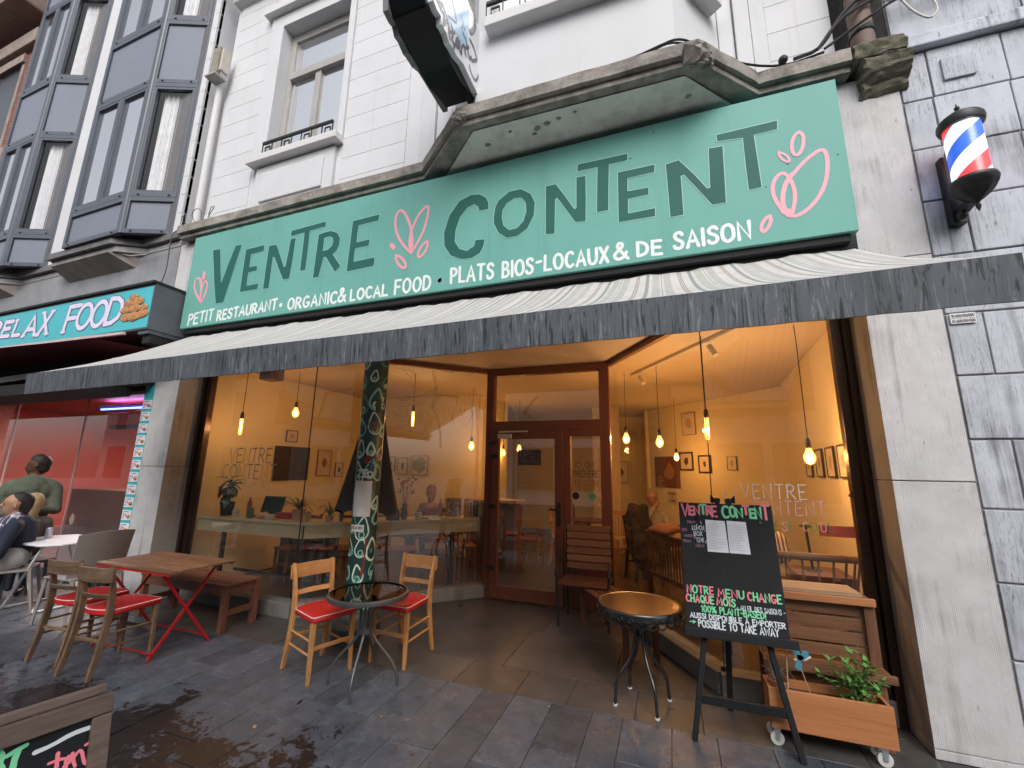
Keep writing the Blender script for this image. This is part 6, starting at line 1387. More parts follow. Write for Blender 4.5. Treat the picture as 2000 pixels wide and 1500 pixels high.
for d, L in (((-.12, -.1, .35), .075), ((.25, -.05, .3), .07), ((-.1, -.1, -.4), .055), ((.02, .2, .1), .03)):
    dd = Vector((d[0], 0, d[2])).normalized(); nn = Vector((-dd.z, 0, dd.x)); c0 = Vector((.672, 3.27, .497)); mb = MB().prism([(0, -.005), (L * .3, -.016), (L * .8, -.02), (L, -.006), (L, .006), (L * .8, .02), (L * .3, .012), (0, .005)], lambda a, b, o: c0 + dd * a + nn * b + Vector((0, -o, 0)), .003); o = mb.build('wing', M_BLU, dr)
bs = MB().tube([(.60, 3.31, .27), (.615, 3.3, .6), (.63, 3.31, .81)], .004, 6).build('bamboo_cane', bpy.data.materials['bamboo_stick']); tag(bs, 'tall thin bamboo cane leaning on the plant bench', 'cane')

# ================================================================ near A-frame board at lower left
an = thing('sandwich_board', 'wood framed black sandwich board with green and pink lettering at the lower left corner', 'sandwich board', (-1.8, .9, 0))
Z_ = .98
tr = onZ(222, 1350, Z_); br_ = onZ(232, 1500, Z_ - .17); tl = onZ(0, 1422, Z_)
e1 = (tl - tr); e1.z = 0; e1.normalize(); lean = Vector((-e1.y, e1.x, 0));
if lean.x < 0: lean = -lean
dv = (Vector((0, 0, -1)) + lean * .22).normalized(); nb_ = e1.cross(dv).normalized()
if nb_.x < 0: nb_ = -nb_
def ab(a, b, o): return tr + e1 * a + dv * b + nb_ * o
W_AB = wood('grey_brown_frame', (.075, .05, .04), (.17, .125, .10), 'y', .6, grime=(.05, .04, .035)); LN = .75
def slab(nm, a0, a1, b0, b1, o0, o1, mt):
    return MB().add([ab(a0, b0, o0), ab(a1, b0, o0), ab(a1, b1, o0), ab(a0, b1, o0), ab(a0, b0, o1), ab(a1, b0, o1), ab(a1, b1, o1), ab(a0, b1, o1)], [(0, 1, 2, 3), (4, 5, 6, 7), (0, 1, 5, 4), (1, 2, 6, 5), (2, 3, 7, 6), (3, 0, 4, 7)]).build(nm, mt, an, bevel=.003)
slab('top_rail', 0, LN, 0, .045, -.02, .01, W_AB); slab('side_rail', .0, .04, .047, .98, -.02, .008, W_AB); slab('side_rail', LN - .04, LN, .047, .98, -.02, .008, W_AB); slab('bottom_rail', .042, LN - .042, .9, .95, -.02, .008, W_AB)
slab('top_batten', .01, LN - .01, -.022, -.002, -.05, -.012, W_AB)
pnl = slab('chalkboard', .041, LN - .041, .046, .9, -.012, -.004, M_ESB)
for s in (0, LN - .04): 
    p = ab(s + .02, 0, -.05); q = p + Vector((-lean.x * .45, -lean.y * .45, -Z_)); MB().bar(p, q, .035, .025).build('rear_leg', W_AB, an)
tn = MB()
def ap(u, v): 
    p = onP(u, v, ab(0, 0, -.003), nb_); d = p - tr; return (d.dot(e1), d.dot(dv))
fa = lambda a, b, o: ab(a, b, -.0035 + o)
def rb5(pts, w_, mi, k=0): ribbon(tn, chaikin([ap(x / 3, 1000 + y / 3) for x, y in pts], 1), w_, fa, .0004 * k, mi, .1)
rb5([(205, 1410), (300, 1370), (420, 1300), (520, 1265)], 0.0099, 2)
rb5([(110, 1395), (85, 1450), (75, 1500)], 0.0124, 1); rb5([(40, 1432), (90, 1400), (155, 1365)], 0.0093, 1, 1)
rb5([(0, 1400), (20, 1430), (5, 1470), (0, 1475)], 0.0081, 1); rb5([(0, 1475), (20, 1500)], 0.0081, 1, 1)
rb5([(340, 1415), (335, 1460), (330, 1500)], 0.0087, 0); rb5([(285, 1475), (345, 1450), (380, 1445)], 0.0062, 0, 1)
rb5([(375, 1490), (415, 1460), (405, 1430), (385, 1450), (385, 1500)], 0.0074, 0, 2)
rb5([(425, 1415), (430, 1460), (440, 1490)], 0.0074, 0); rb5([(432, 1440), (460, 1400), (480, 1400), (490, 1460), (500, 1475)], 0.0074, 0, 1)
rb5([(540, 1295), (530, 1370), (525, 1430), (545, 1445), (585, 1415)], 0.0093, 0, 2); rb5([(500, 1365), (530, 1345), (560, 1325)], 0.0062, 0, 3)
rb5([(585, 1415), (560, 1460), (520, 1495)], 0.0068, 0, 4)
tn.build('lettering', [TM[0], TM[1], TM[2]], pnl)

# white folding table, taupe chairs (takeaway terrace)
wt = thing('white_folding_table', 'white metal folding table on the takeaway terrace at the left', 'table', (-6.5, 2.6, 0))
M_WM = plain('white_powder_coat', (.82, .82, .84), .35); WZ = .72
wc = [onZ(28, 1055, WZ), onZ(83, 1066, WZ), onZ(150, 1061, WZ), onZ(160, 1045, WZ)]
f1 = onZ(58, 1200, 0); f2 = onZ(5, 1188, 0)
cen = Vector((-6.35, 2.98, 0)); 
poly = [(-7.0, 2.76), (-6.42, 2.76), (-6.28, 2.9), (-6.28, 3.2), (-6.42, 3.36), (-7.0, 3.36), (-7.13, 3.2), (-7.13, 2.9)]
MB().prism(poly, lambda a, b, o: Vector((a, b, WZ - .02 + o)), .02).build('table_top', M_WM, wt, bevel=.006)
for y in (2.85, 3.25):
    for s in (-1, 1): MB().tube([(-6.76 + s * .26, y + .02 * s, 0.012), (-6.74 - s * .26, y + .02 * s, WZ - .03)], .013, 8).build('leg', M_WM, wt)
for s in (-1, 1): MB().tube([(-6.76 + s * .26, 2.85 + .02 * s, .012), (-6.76 + s * .26, 3.25 + .02 * s, .012)], .013, 8).build('floor_bar', M_WM, wt); MB().tube([(-6.74 + s * .26, 2.85 - .02 * s, WZ - .03), (-6.74 + s * .26, 3.25 - .02 * s, WZ - .03)], .012, 8).build('top_bar', M_WM, wt)
can = MB().lathe([(.028, WZ + .001), (.033, WZ + .008), (.033, WZ + .105), (.027, WZ + .118), (.026, WZ + .115)], (-6.93, 3.05, 0), 18).build('drink_can', plain('pale_drink_can', (.55, .5, .58), .3, .4), None, smooth=40); tag(can, 'pale drinks can on the white folding table', 'can')
def taupe(label, x, y, rz, back=True):
    t = thing('taupe_chair', label, 'chair', (x, y, 0), rz, 'taupe resin chairs on the takeaway terrace'); M_T = bpy.data.materials.get('taupe_resin') or mat('taupe_resin', (.29, .255, .235), .5, var=.06)
    mb = MB(); K = 10; vs = []
    for i in range(K + 1):
        a = -1 + 2 * i / K
        for z, y0 in ((.46, -.2), (.6, -.225), (.75, -.255), (.90, -.285)): vs.append((a * (.24 + .02 * (z - .4)), y0 + .05 * a * a, z + (-.02 * a * a if z > .85 else 0)))
    vs2 = [(a, b - .012, c) for a, b, c in vs]; n = 4; N = len(vs)
    fs = [(i * n + j, (i + 1) * n + j, (i + 1) * n + j + 1, i * n + j + 1) for i in range(K) for j in range(3)]; f2_ = [tuple(q + N for q in f)[::-1] for f in fs]
    edge = [(i * n, (i + 1) * n, N + (i + 1) * n, N + i * n) for i in range(K)] + [(i * n + 3, N + i * n + 3, N + (i + 1) * n + 3, (i + 1) * n + 3) for i in range(K)] + [(j, j + 1, N + j + 1, N + j) for j in range(3)] + [(K * n + j, N + K * n + j, N + K * n + j + 1, K * n + j + 1) for j in range(3)]
    if back: mb.add(vs + vs2, fs + f2_ + edge).build('backrest', M_T, t, world=False, smooth=50)
    MB().box(-.23, .23, -.21, .22, .435, .455).build('seat', M_T, t, world=False, bevel=.008)
    for sx in (-1, 1):
        MB().bar((sx * .21, .2, .44), (sx * .24, .23, 0), .035, .03, wd2=.025, th2=.022).build('leg', M_T, t, world=False, bevel=.004); MB().bar((sx * .21, -.2, .44), (sx * .24, -.28, 0), .035, .03, wd2=.025, th2=.022).build('leg', M_T, t, world=False, bevel=.004)
    return t
taupe('taupe resin chair turned away at the right of the white table', -5.86, 2.94, radians(93))
taupe('taupe stool under the seated man at the left edge', -7.02, 2.66, radians(80), False)
# ================================================================ café interior
ci = thing('cafe_room', 'warm ochre lit café room seen behind the shop windows', 'room', (-2, 7, 0))
M_CRM = mat('cream_wall_paint', (.74, .63, .38), .75, var=.04, scale=2, bmp=.05, coord='World'); M_CEI = mat('cream_ceiling_paint', (.66, .54, .38), .8, var=.03)
def R_(nm, mb, mt, **k): return mb.build(nm, mt, ci, **k)
R_('floor', MB().prism([(-5.75, 3.9), (-3.95, 3.9), (-2.40, 5.44), (-.62, 5.44), (.34, 3.9), (1.9, 3.9), (1.9, 13), (-6.1, 13)], lambda a, b, o: Vector((a, b, .04 + o)), .02), wood('dark_cafe_floor', (.035, .022, .015), (.085, .05, .03), 'y', .35))
R_('ceiling', MB().prism([(-6.1, 3.87), (-3.94, 3.87), (-2.36, 5.42), (-.66, 5.42), (.32, 3.87), (1.9, 3.87), (1.9, 13), (-6.1, 13)], lambda a, b, o: Vector((a, b, 2.985 + o)), .1), M_CEI)
R_('left_wall', MB().box(-6.1, -5.86, 3.88, 7.4, 0.06, 2.98), M_CRM)
R_('back_wall', MB().box(-5.86, -3.35, 7.2, 7.4, .06, 2.98), M_CRM)
R_('right_wall', MB().prism([(1.44, 3.88), (1.70, 7.58), (1.9, 7.58), (1.9, 3.88)], lambda a, b, o: Vector((a, b, .06 + o)), 2.92), M_CRM)
def wall(nm, p, q, th=.15, z1=2.98):
    R_(nm, MB().bar((p[0], p[1], .06 + (z1 - .06) / 2), (q[0], q[1], .06 + (z1 - .06) / 2), th, z1 - .06), M_CRM)
wall('back_wall', (1.9, 7.66), (-.37, 10.25)); wall('return_wall', (-.42, 10.2), (-.42, 11.4)); wall('far_wall', (-6, 11.6), (-.3, 11.4)); wall('kitchen_wall', (-3.35, 7.3), (-3.35, 8.6)); wall('kitchen_side_wall', (-5.9, 8.6), (-3.3, 8.6))
R_('brick_pier', MB().box(-1.55, -1.0, 9.3, 9.5, .06, 2.98), mat('whitewashed_brick', (.55, .45, .36), .8, var=.1, scale=12, bmp=.5))
R_('mirror_frame', MB().box(1.44, 1.6, 3.9, 3.93, .1, 2.9), M_BRONZE)

# pendant bulbs
E_F = emis('glowing_filament', (1, .52, .14), 16); E_G = emis('amber_bulb_glow', (1, .40, .08), 5.5)
M_BG = bpy.data.materials.new('bulb_amber_glass'); M_BG = glass('amber_bulb_glass', (1, .72, .40), .6)
_n = M_BG.node_tree; _e = _n.nodes.new('ShaderNodeEmission'); _e.inputs[0].default_value = (1, .42, .09, 1); _e.inputs[1].default_value = 2.2
_a = _n.nodes.new('ShaderNodeAddShader'); _o = [q for q in _n.nodes if q.type == 'OUTPUT_MATERIAL'][0]; _s = _o.inputs[0].links[0].from_socket; _n.links.new(_s, _a.inputs[0]); _n.links.new(_e.outputs[0], _a.inputs[1]); _n.links.new(_a.outputs[0], _o.inputs[0])
def bulb(label, x, y, z, kind, pw):
    t = thing('pendant_bulb', label, 'lamp', (x, y, z), 0, 'bare filament bulbs hanging in the café')
    MB().tube([(0, 0, .1), (0.003, 0, 1), (0, 0, 2.985 - z)], .0045, 6).build('cord', M_BLK, t, world=False)
    MB().lathe([(.012, .12), (.022, .09), (.024, .04), (.02, .03)], (0, 0, 0), 14).build('socket', M_BLK, t, world=False, smooth=40)
    if kind == 't':
        MB().lathe([(.018, .035), (.02, .02), (.02, -.17), (.012, -.185), (.001, -.19)], (0, 0, 0), 14).build('bulb', M_BG, t, world=False, smooth=60); MB().tube([(0, 0, .01), (0.002, 0, -.15)], .011, 8).build('filament', E_F, t, world=False)
        zz = -.08
    else:
        MB().lathe([(.018, .035), (.025, .01), (.045, -.035), (.048, -.06), (.034, -.1), (.001, -.12)], (0, 0, 0), 16).build('bulb', M_BG, t, world=False, smooth=60); MB().sph((0, 0, -.055), .024, 8, sz=1.4).build('filament', E_F, t, world=False); zz = -.05
    l = bpy.data.lights.new('bulb_light', 'POINT'); l.energy = pw; l.color = (1, .65, .34); l.shadow_soft_size = .04; o = bpy.data.objects.new('bulb_light', l); link(o); o.parent = t; o.location = (0, 0, zz - .0)
    return t
def bat(u, v, y): p = onY(u, v, y); return p.x, y, p.z
BW = 13
BU = [('tube shaped bulb nearest the left window edge', 472, 822, 4.08, 't'), ('pear shaped bulb between the left window edge and the parasol', 578, 800, 4.75, 'p'), ('tube shaped bulb just right of the painted column', 807, 808, 5.3, 't'), ('small bulb over the bar shelves left of the door', 921, 866, 6.6, 'p'),
      ('first pear bulb right of the door frame', 1223, 850, 6.0, 'p'), ('second pear bulb right of the door frame', 1288, 856, 5.8, 'p'), ('long tube bulb at the glass joint right of the door', 1380, 822, 4.6, 't'), ('bright round bulb in front of the five dark picture frames', 1580, 882, 4.5, 'p')]
for (lab, u, v, y, k), q_ in zip(BU, (.36, .5, .9, 1.1, 2.2, 2.4, 2.8, 2.2)): x, y, z = bat(u, v, y); bulb(lab, x, y, z, k, BW * q_)
for lab, u, v, y in (('far bulb seen through the door pane, left', 983, 880, 8.2), ('far bulb seen through the door pane, right', 1014, 872, 8.0), ('distant bulb beside the brown poster', 1321, 888, 8.6), ('tiny far bulb low by the bar shelves', 929, 914, 8.3)):
    x, y, z = bat(u, v, y); bulb(lab, x, y, z, 'p', BW * (2.2 if 'poster' in lab else .7))
tr_ = thing('ceiling_track', 'white ceiling track with small spotlights near the right window', 'lamp track', (0, 5, 2.9)); MB().bar((-.45, 6.2, 2.96), (.75, 4.2, 2.96), .04, .03).build('rail', plain('white_track', (.6, .55, .45)), tr_)
for q in (.1, .75): p = Vector((-.45, 6.2, 2.9)).lerp(Vector((.75, 4.2, 2.9)), q); MB().tube([p, p + Vector((.05, -.05, -.12))], .03, 10).build('spotlight', bpy.data.materials['white_track'], tr_)
ac = MB().box(-5.45, -5.2, 4.3, 4.5, 2.8, 2.97).build('speaker_box', plain('dark_wood_speaker', (.12, .06, .03)), None, bevel=.01); tag(ac, 'small brown box under the ceiling at the left window', 'speaker')

# counter along the windows
ct = thing('window_counter', 'cream window counter along the left panes with black steel legs', 'counter', (-4, 4.2, 0))
M_CNT = mat('cream_counter', (.50, .42, .25), .4, var=.05, scale=3); M_CTA = mat('olive_cream_apron', (.46, .38, .22), .5, var=.05, scale=3)
c_out = [(-5.7, 3.9), (-3.95, 3.9), (-2.42, 5.38), (-2.72, 5.70), (-4.12, 4.32), (-5.7, 4.32)]
MB().prism(c_out, lambda a, b, o: Vector((a, b, .93 + o)), .03).build('counter_top', M_CNT, ct, bevel=.004)
MB().box(-5.68, -3.97, 3.915, 3.935, .79, .928).build('apron', M_CTA, ct); MB().bar((-3.945, 3.93, .859), (-2.43, 5.395, .859), .02, .138).build('apron', M_CTA, ct)
for (x, y) in ((-5.3, 4.0), (-4.1, 4.02), (-4.1, 4.25), (-3.5, 4.48), (-2.75, 5.2), (-2.85, 5.45)): MB().box(x - .02, x + .02, y - .02, y + .02, .06, .93).build('leg', M_CI, ct)
MB().bar((-5.3, 4.2, .3), (-4.1, 4.2, .3), .03, .03).build('foot_rail', M_CI, ct)
CZ = .961
# potted plants and bowls on the counter
def potplant(label, x, y, r, h_, potm, kind, n, L, w_, name='potted_plant'):
    t = thing(name, label, 'plant', (x, y, CZ)); MB().lathe([(r * .8, CZ), (r, CZ + h_), (r * .9, CZ + h_), (r * .85, CZ + h_ * .85)], (x, y, 0), 16).build('pot', potm, t, smooth=40)
    f = MB(); s = MB()
    for i in range(n):
        a = rp.uniform(0, 2 * pi)
        if kind == 'tall':
            z = CZ + h_ + rp.uniform(.05, .30); b = Vector((x + rp.uniform(-.02, .02), y + rp.uniform(-.02, .02), z)); leaf(f, b, (cos(a), sin(a) * .5, rp.uniform(-.9, .8)), L * rp.uniform(.7, 1.1), w_, 0, .35)
        else:
            b = Vector((x, y, CZ + h_)); tip = b + Vector((cos(a) * L, sin(a) * L * .6, rp.uniform(-.02, .14))); mid = b.lerp(tip, .5) + Vector((0, 0, .09)); pp = chaikin_v([b, mid, tip], 2)
            for k in range(len(pp) - 1): f.bar(pp[k], pp[k + 1], w_ * (1 - k / len(pp)), .002)
    if kind == 'tall':
        for k in range(3): s.tube([(x + .015 * (k - 1), y, CZ + h_ * .8), (x + .02 * (k - 1), y, CZ + h_ + .28)], .007, 6)
        s.build('stem', plain('brown_stem', (.12, .07, .03)) if not bpy.data.materials.get('brown_stem') else bpy.data.materials['brown_stem'], t)
    tag(f.build('foliage', M_LEAF[2], t), kind='stuff'); return t
M_BPOT = plain('black_pot', (.012, .012, .014), .3); M_PPOT = plain('blush_pot', (.45, .28, .2), .5)
potplant('broad leaved plant in a black pot at the left end of the counter', -5.42, 4.08, .085, .17, M_BPOT, 'tall', 22, .2, .09)
potplant('spidery plant in a blush pot on the counter left of the column', -4.25, 4.12, .08, .12, M_PPOT, 'spider', 30, .3, .016)
potplant('small spidery plant beside the grey parasol on the counter', -3.85, 4.2, .05, .06, M_PPOT, 'spider', 16, .2, .014)
for i, (x, y) in enumerate(((-4.77, 4.02), (-4.69, 4.03))):
    g = thing('gourd', ['pale gourd on the counter, the left one', 'pale gourd on the counter, the right one'][i], 'gourd', (x, y, CZ), group='gourds on the counter'); MB().sph((x, y, CZ + .04), .045, 9, sz=.85).build('fruit', plain('pale_gourd_%d' % i, (.6, .4, .22)), g, smooth=60); MB().tube([(x, y, CZ + .07), (x + .01, y, CZ + .1)], .005, 5).build('stalk', W_OAK['z'], g)
bo = MB().lathe([(.04, CZ), (.065, CZ + .055), (.06, CZ + .055), (.036, CZ + .008)], (-4.58, 4.0, 0), 18).build('bowl', plain('white_bowl', (.6, .55, .5), .3), None, smooth=40); tag(bo, 'small white bowl on the counter beside the gourds', 'bowl')
rbx = MB().box(-4.62, -4.4, 4.12, 4.22, CZ, CZ + .07).build('red_tin', plain('red_tin_paint', (.4, .04, .04)), None, bevel=.005); tag(rbx, 'flat red tin on the counter behind the white bowl', 'tin')
lp = thing('laptop', 'open laptop with a dark teal lid on the counter', 'laptop', (-4.95, 4.22, CZ)); MB().box(-5.1, -4.75, 4.1, 4.3, CZ, CZ + .015).build('keyboard_base', M_BLK, lp, bevel=.003); MB().bar((-4.92, 4.3, CZ + .015), (-4.92, 4.36, CZ + .24), .36, .008, up=(0, 1, 0)).build('screen', plain('teal_lid', (.012, .05, .045), .3), lp)
# diag counter things: vase of dried flowers, kettle, papers, book rack
vz = thing('flower_vase', 'glass vase of dried flowers on the counter right of the column', 'vase', (-3.2, 4.78, CZ)); MB().lathe([(.035, CZ), (.05, CZ + .06), (.03, CZ + .16), (.035, CZ + .19)], (-3.2, 4.78, 0), 16).build('vase', plain('brown_glass', (.15, .08, .04), .15), vz, smooth=40); f = MB()
for i in range(26):
    a = rp.uniform(0, 2 * pi); r = rp.uniform(.02, .13); tip = Vector((-3.2 + cos(a) * r, 4.78 + sin(a) * r, CZ + rp.uniform(.3, .52))); f.tube([(-3.2, 4.78, CZ + .15), tip], .0016, 3)
    f.sph(tip, rp.uniform(.010, .024), 4, 1)
tag(f.build('dried_flowers', [plain('dry_stem', (.25, .15, .07)), mat('dusky_petals', (.4, .17, .13), .9, var=.5, scale=60)], vz), kind='stuff')
kt = thing('black_kettle', 'black kettle on the counter in front of the dried flowers', 'kettle', (-3.3, 4.68, CZ)); MB().lathe([(.08, CZ), (.085, CZ + .03), (.07, CZ + .12), (.03, CZ + .15), (.008, CZ + .165)], (-3.28, 4.66, 0), 18).build('body', M_BLK, kt, smooth=40); MB().tube(chaikin_v([(-3.35, 4.64, CZ + .08), (-3.42, 4.6, CZ + .12), (-3.45, 4.59, CZ + .16)]), .012, 8).build('spout', M_BLK, kt); MB().tube(chaikin_v([(-3.21, 4.7, CZ + .05), (-3.14, 4.72, CZ + .06), (-3.14, 4.72, CZ + .13), (-3.21, 4.7, CZ + .13)]), .009, 8).build('handle', M_BLK, kt)
for i, (x, y, c_) in enumerate(((-3.02, 4.95, (.6, .42, .3)), (-2.9, 5.06, (.55, .5, .45)))):
    bk_ = MB().box(x - .1, x + .1, y - .04, y + .05, CZ, CZ + .025).build('magazine_pile', plain('magazine_%d' % i, c_)); tag(bk_, ['low orange brown magazine pile on the counter', 'pale magazine pile on the counter nearer the door'][i], 'magazines', 'magazines on the counter')
bkr = thing('book_rack', 'row of upright books with an illustrated cover at the right end of the counter', 'book rack', (-2.65, 5.35, CZ))
MB().bar((-2.83, 5.18, CZ + .13), (-2.67, 5.32, CZ + .13), .012, .24).build('illustrated_cover', mat('sketch_cover', (.3, .24, .22), .5, var=.9, scale=30), bkr)
for i, c_ in enumerate(((.45, .3, .12), (.5, .42, .3), (.35, .3, .25), (.05, .12, .12), (.03, .07, .08))): x = -2.64 + i * .033; MB().box(x, x + .028, 5.34 + i * .03, 5.5 + i * .03, CZ, CZ + .2 + .01 * (i % 2)).build('book', plain('book_%d' % i, c_), bkr)

# bar shelves with jars and bottles behind the counter
shv = thing('bar_shelves', 'wooden wall shelves full of jars above the bar, left of the door', 'shelf', (-2.6, 8.2, 0)); SY = 8.3
W_SH = wood('orange_shelf_wood', (.3, .13, .05), (.45, .22, .09), 'x')
sx0, sx1 = xat(862, SY, 2.0), xat(950, SY, 2.0)
for z in (1.62, 1.86, 2.12): MB().box(sx0, sx1, SY, SY + .22, z, z + .025).build('board', W_SH, shv)
for x in (sx0 + .02, (sx0 + sx1) / 2, sx1 - .02): MB().box(x - .01, x + .01, SY + .2, SY + .22, 1.5, 2.2).build('upright', W_SH, shv)
jm = [plain('jar_%d' % i, c_, .25) for i, c_ in enumerate(((.25, .08, .04), (.42, .28, .12), (.16, .12, .08), (.5, .38, .25), (.1, .05, .03)))]
ORD = ['first', 'second', 'third', 'fourth', 'fifth', 'sixth', 'seventh', 'eighth', 'ninth', 'tenth', 'eleventh', 'twelfth', 'thirteenth', 'fourteenth', 'fifteenth', 'sixteenth']
jl = [['brown', 'amber', 'olive', 'cream', 'black'][i] for i in range(5)]
for row, z in enumerate((1.645, 1.885)):
    x = sx0 + .07; i = 0
    while x < sx1 - .05:
        k = rp.randrange(5); r = rp.uniform(.035, .05); h_ = rp.uniform(.12, .18)
        j = MB().lathe([(r, z), (r, z + h_ * .75), (r * .6, z + h_ * .85), (r * .65, z + h_)], (x, SY + .1, 0), 12).build('jar', jm[k], None, smooth=40)
        tag(j, '%s storage jar, %s from the left on the %s bar shelf' % (jl[k], ORD[i], ('lower', 'upper')[row]), 'jar', 'jars on the bar shelves'); x += .12; i += 1
MB().box(sx0, sx1 + .1, SY - .3, SY + .2, .06, 1.1).build('bar_cabinet', mat('bar_front', (.16, .07, .04), .5, var=.3, scale=3), shv)
MB().box(sx0, sx1 + .1, SY + .2, SY + .24, 1.1, 1.6).build('back_panel', mat('dim_back_panel', (.10, .05, .035), .4, var=.5, scale=6), shv)
for i in range(7):
    x = sx0 + .1 + i * .13; b = MB().lathe([(.03, 1.101), (.03, 1.26), (.012, 1.32), (.012, 1.38)], (x, SY, 0), 10).build('bottle', jm[i % 5], None, smooth=40); tag(b, '%s bottle, %s from the left on the bar cabinet below the shelves' % (jl[i % 5], ORD[i]), 'bottle', 'bottles on the bar cabinet')
wb = thing('bar_trolley', 'low wooden cabinet edge behind the counter, left of the door', 'cabinet', (-3, 6.6, 0)); MB().box(-3.1, -2.3, 6.4, 6.8, .06, 1.08).build('body', mat('dark_cabinet', (.09, .04, .025), .5), wb); MB().box(-3.14, -2.26, 6.36, 6.84, 1.08, 1.12).build('top', W_SH, wb)
cl_ = MB(); 
lampS = MB()

# pictures
M_FRB = plain('black_frame', (.02, .015, .012), .4); M_FRW = wood('thin_wood_frame', (.25, .12, .05), (.4, .2, .1), 'z'); M_MAT = plain('cream_mount', (.62, .52, .38))
def picture(label, c, ux, w_, h_, fm, art, brd=.02, name='framed_picture', group=None, extra=None, nup=None):
    c = Vector(c); ux = Vector(ux).normalized(); n = ux.cross(Vector((0, 0, 1))); n = n if n.y < 0 or (abs(n.y) < .2 and True) else -n
    if nup is not None and n.dot(Vector(nup)) < 0: n = -n
    t = thing(name, label, 'picture', c, 0, group); up = Vector((0, 0, 1))
    def q(a0, a1, b0, b1, o0, o1): return MB().add([c + ux * a + up * b + n * o for o in (o0, o1) for a, b in ((a0, b0), (a1, b0), (a1, b1), (a0, b1))], [(0, 1, 2, 3), (4, 5, 6, 7), (0, 1, 5, 4), (1, 2, 6, 5), (2, 3, 7, 6), (3, 0, 4, 7)])
    q(-w_ / 2, w_ / 2, -h_ / 2, h_ / 2, .0, .008).build('sheet', M_MAT if art else fm, t)
    if brd:
        for a0, a1, b0, b1 in ((-w_ / 2 - brd, w_ / 2 + brd, h_ / 2, h_ / 2 + brd), (-w_ / 2 - brd, w_ / 2 + brd, -h_ / 2 - brd, -h_ / 2), (-w_ / 2 - brd, -w_ / 2, -h_ / 2, h_ / 2), (w_ / 2, w_ / 2 + brd, -h_ / 2, h_ / 2)): q(a0, a1, b0, b1, 0, .014).build('frame', fm, t)
    if art:
        am, kx, kz = art; mb = MB(); pts = [(w_ * kx * .5 * cos(2 * pi * i / 12) * rp.uniform(.6, 1), h_ * kz * .5 * sin(2 * pi * i / 12) * rp.uniform(.7, 1)) for i in range(12)]
        mb.flat([pts], lambda a, b, o: c + ux * a + up * b + n * (.0095 + o)); mb.build('drawing', am, t)
    return t, (lambda a, b, o: c + ux * a + up * b + n * o), n
INKS = plain('drawing_ink', (.06, .04, .03)); INKR = plain('russet_ink', (.35, .1, .04)); INKT = plain('tan_ink', (.42, .30, .18)); INKG = plain('leaf_print', (.10, .16, .04))
# five dark frames on the right wall
for i, (u, z) in enumerate(((1570, 1.70), (1590, 1.71), (1612, 1.72), (1636, 1.73), (1664, 1.73))):
    p = onX(u, 900, 1.46); y = [6.15, 5.62, 5.15, 4.71, 4.30][i]; x = 1.44 + (y - 3.88) * (.26 / 3.7) - .012
    picture('dark framed sheet on the right wall, number %s from the left' % ['one', 'two', 'three', 'four', 'five'][i] if False else ['leftmost of the five dark frames on the right wall', 'second from left of the five dark frames', 'middle one of the five dark frames', 'second from right of the five dark frames', 'rightmost dark frame, by the window edge'][i], (x, y, 1.72), (.07, 1, 0), .27, .27, M_FRB, (INKT, .5, .6), .018, group='five dark frames on the right wall', nup=(-1, 0, 0))
ob = Vector((-.37 - 1.9, 10.25 - 7.66, 0)).normalized()
def onB(u, v):  # point on the oblique back wall
    n = Vector((-ob.y, ob.x, 0)); n = n if n.y < 0 else -n; return onP(u, v, Vector((1.9, 7.66, 0)) + n * .085, n)
p = onB(1303, 922); a_, b_ = onB(1280, 922), onB(1328, 922); t_, b2 = onB(1303, 893), onB(1303, 954)
picture('large brown poster with a picture of a dish on the back wall', p, ob, (a_ - b_).length, t_.z - b2.z, plain('brown_poster', (.16, .055, .02)), None, 0, 'poster')
mb = MB(); nB = Vector((-ob.y, ob.x, 0)); nB = nB if nB.y < 0 else -nB
mb.flat([[( .18 * cos(t * .52) * rp.uniform(.6, 1), .22 * sin(t * .52) * rp.uniform(.6, 1)) for t in range(12)]], lambda a, b, o: p - ob * (a + .08) + Vector((0, 0, b)) + nB * .012); o_ = mb.build('poster_dish', plain('poster_tan', (.35, .17, .07)), bpy.data.objects['poster'])
pt = MB()
for i in range(7): write(pt, 'MENU' if i % 2 else 'SOUPE', p + ob * .26 + Vector((0, 0, -.1 - i * .035)) + nB * .01, p + ob * .12 + Vector((0, 0, -.1 - i * .035)) + nB * .01, .02, (0, 0, 1), nB, .005) if i in () else ribbon(pt, [(-.27, -.1 - i * .04), (-.16 + .02 * (i % 3), -.1 - i * .04)], .015, lambda a, b, o: p - ob * a + Vector((0, 0, b)) + nB * .013, 0)
pt.build('poster_print', plain('poster_cream', (.5, .35, .2)), bpy.data.objects['poster'])
for lab, u0, u1, v0, v1, fm, art in (('black framed ink drawing just right of the brown poster', 1330, 1352, 886, 916, M_FRB, (INKS, .5, .6)), ('black framed small print right of the ink drawing', 1367, 1387, 892, 921, M_FRB, (INKS, .35, .5))):
    a_, b_ = onB(u0, (v0 + v1) / 2), onB(u1, (v0 + v1) / 2); c_ = (a_ + b_) / 2; hh = onB((u0 + u1) / 2, v0).z - onB((u0 + u1) / 2, v1).z
    picture(lab, c_, ob, (a_ - b_).length, hh, fm, art, .03)
c_ = onB(1314, 971); sgn, fS, nS = picture('cream lightbox sign with black capitals under the brown poster', c_, ob, .26, .24, plain('cream_lightbox', (.62, .5, .34)), None, .012, 'letter_sign')
mb = MB()
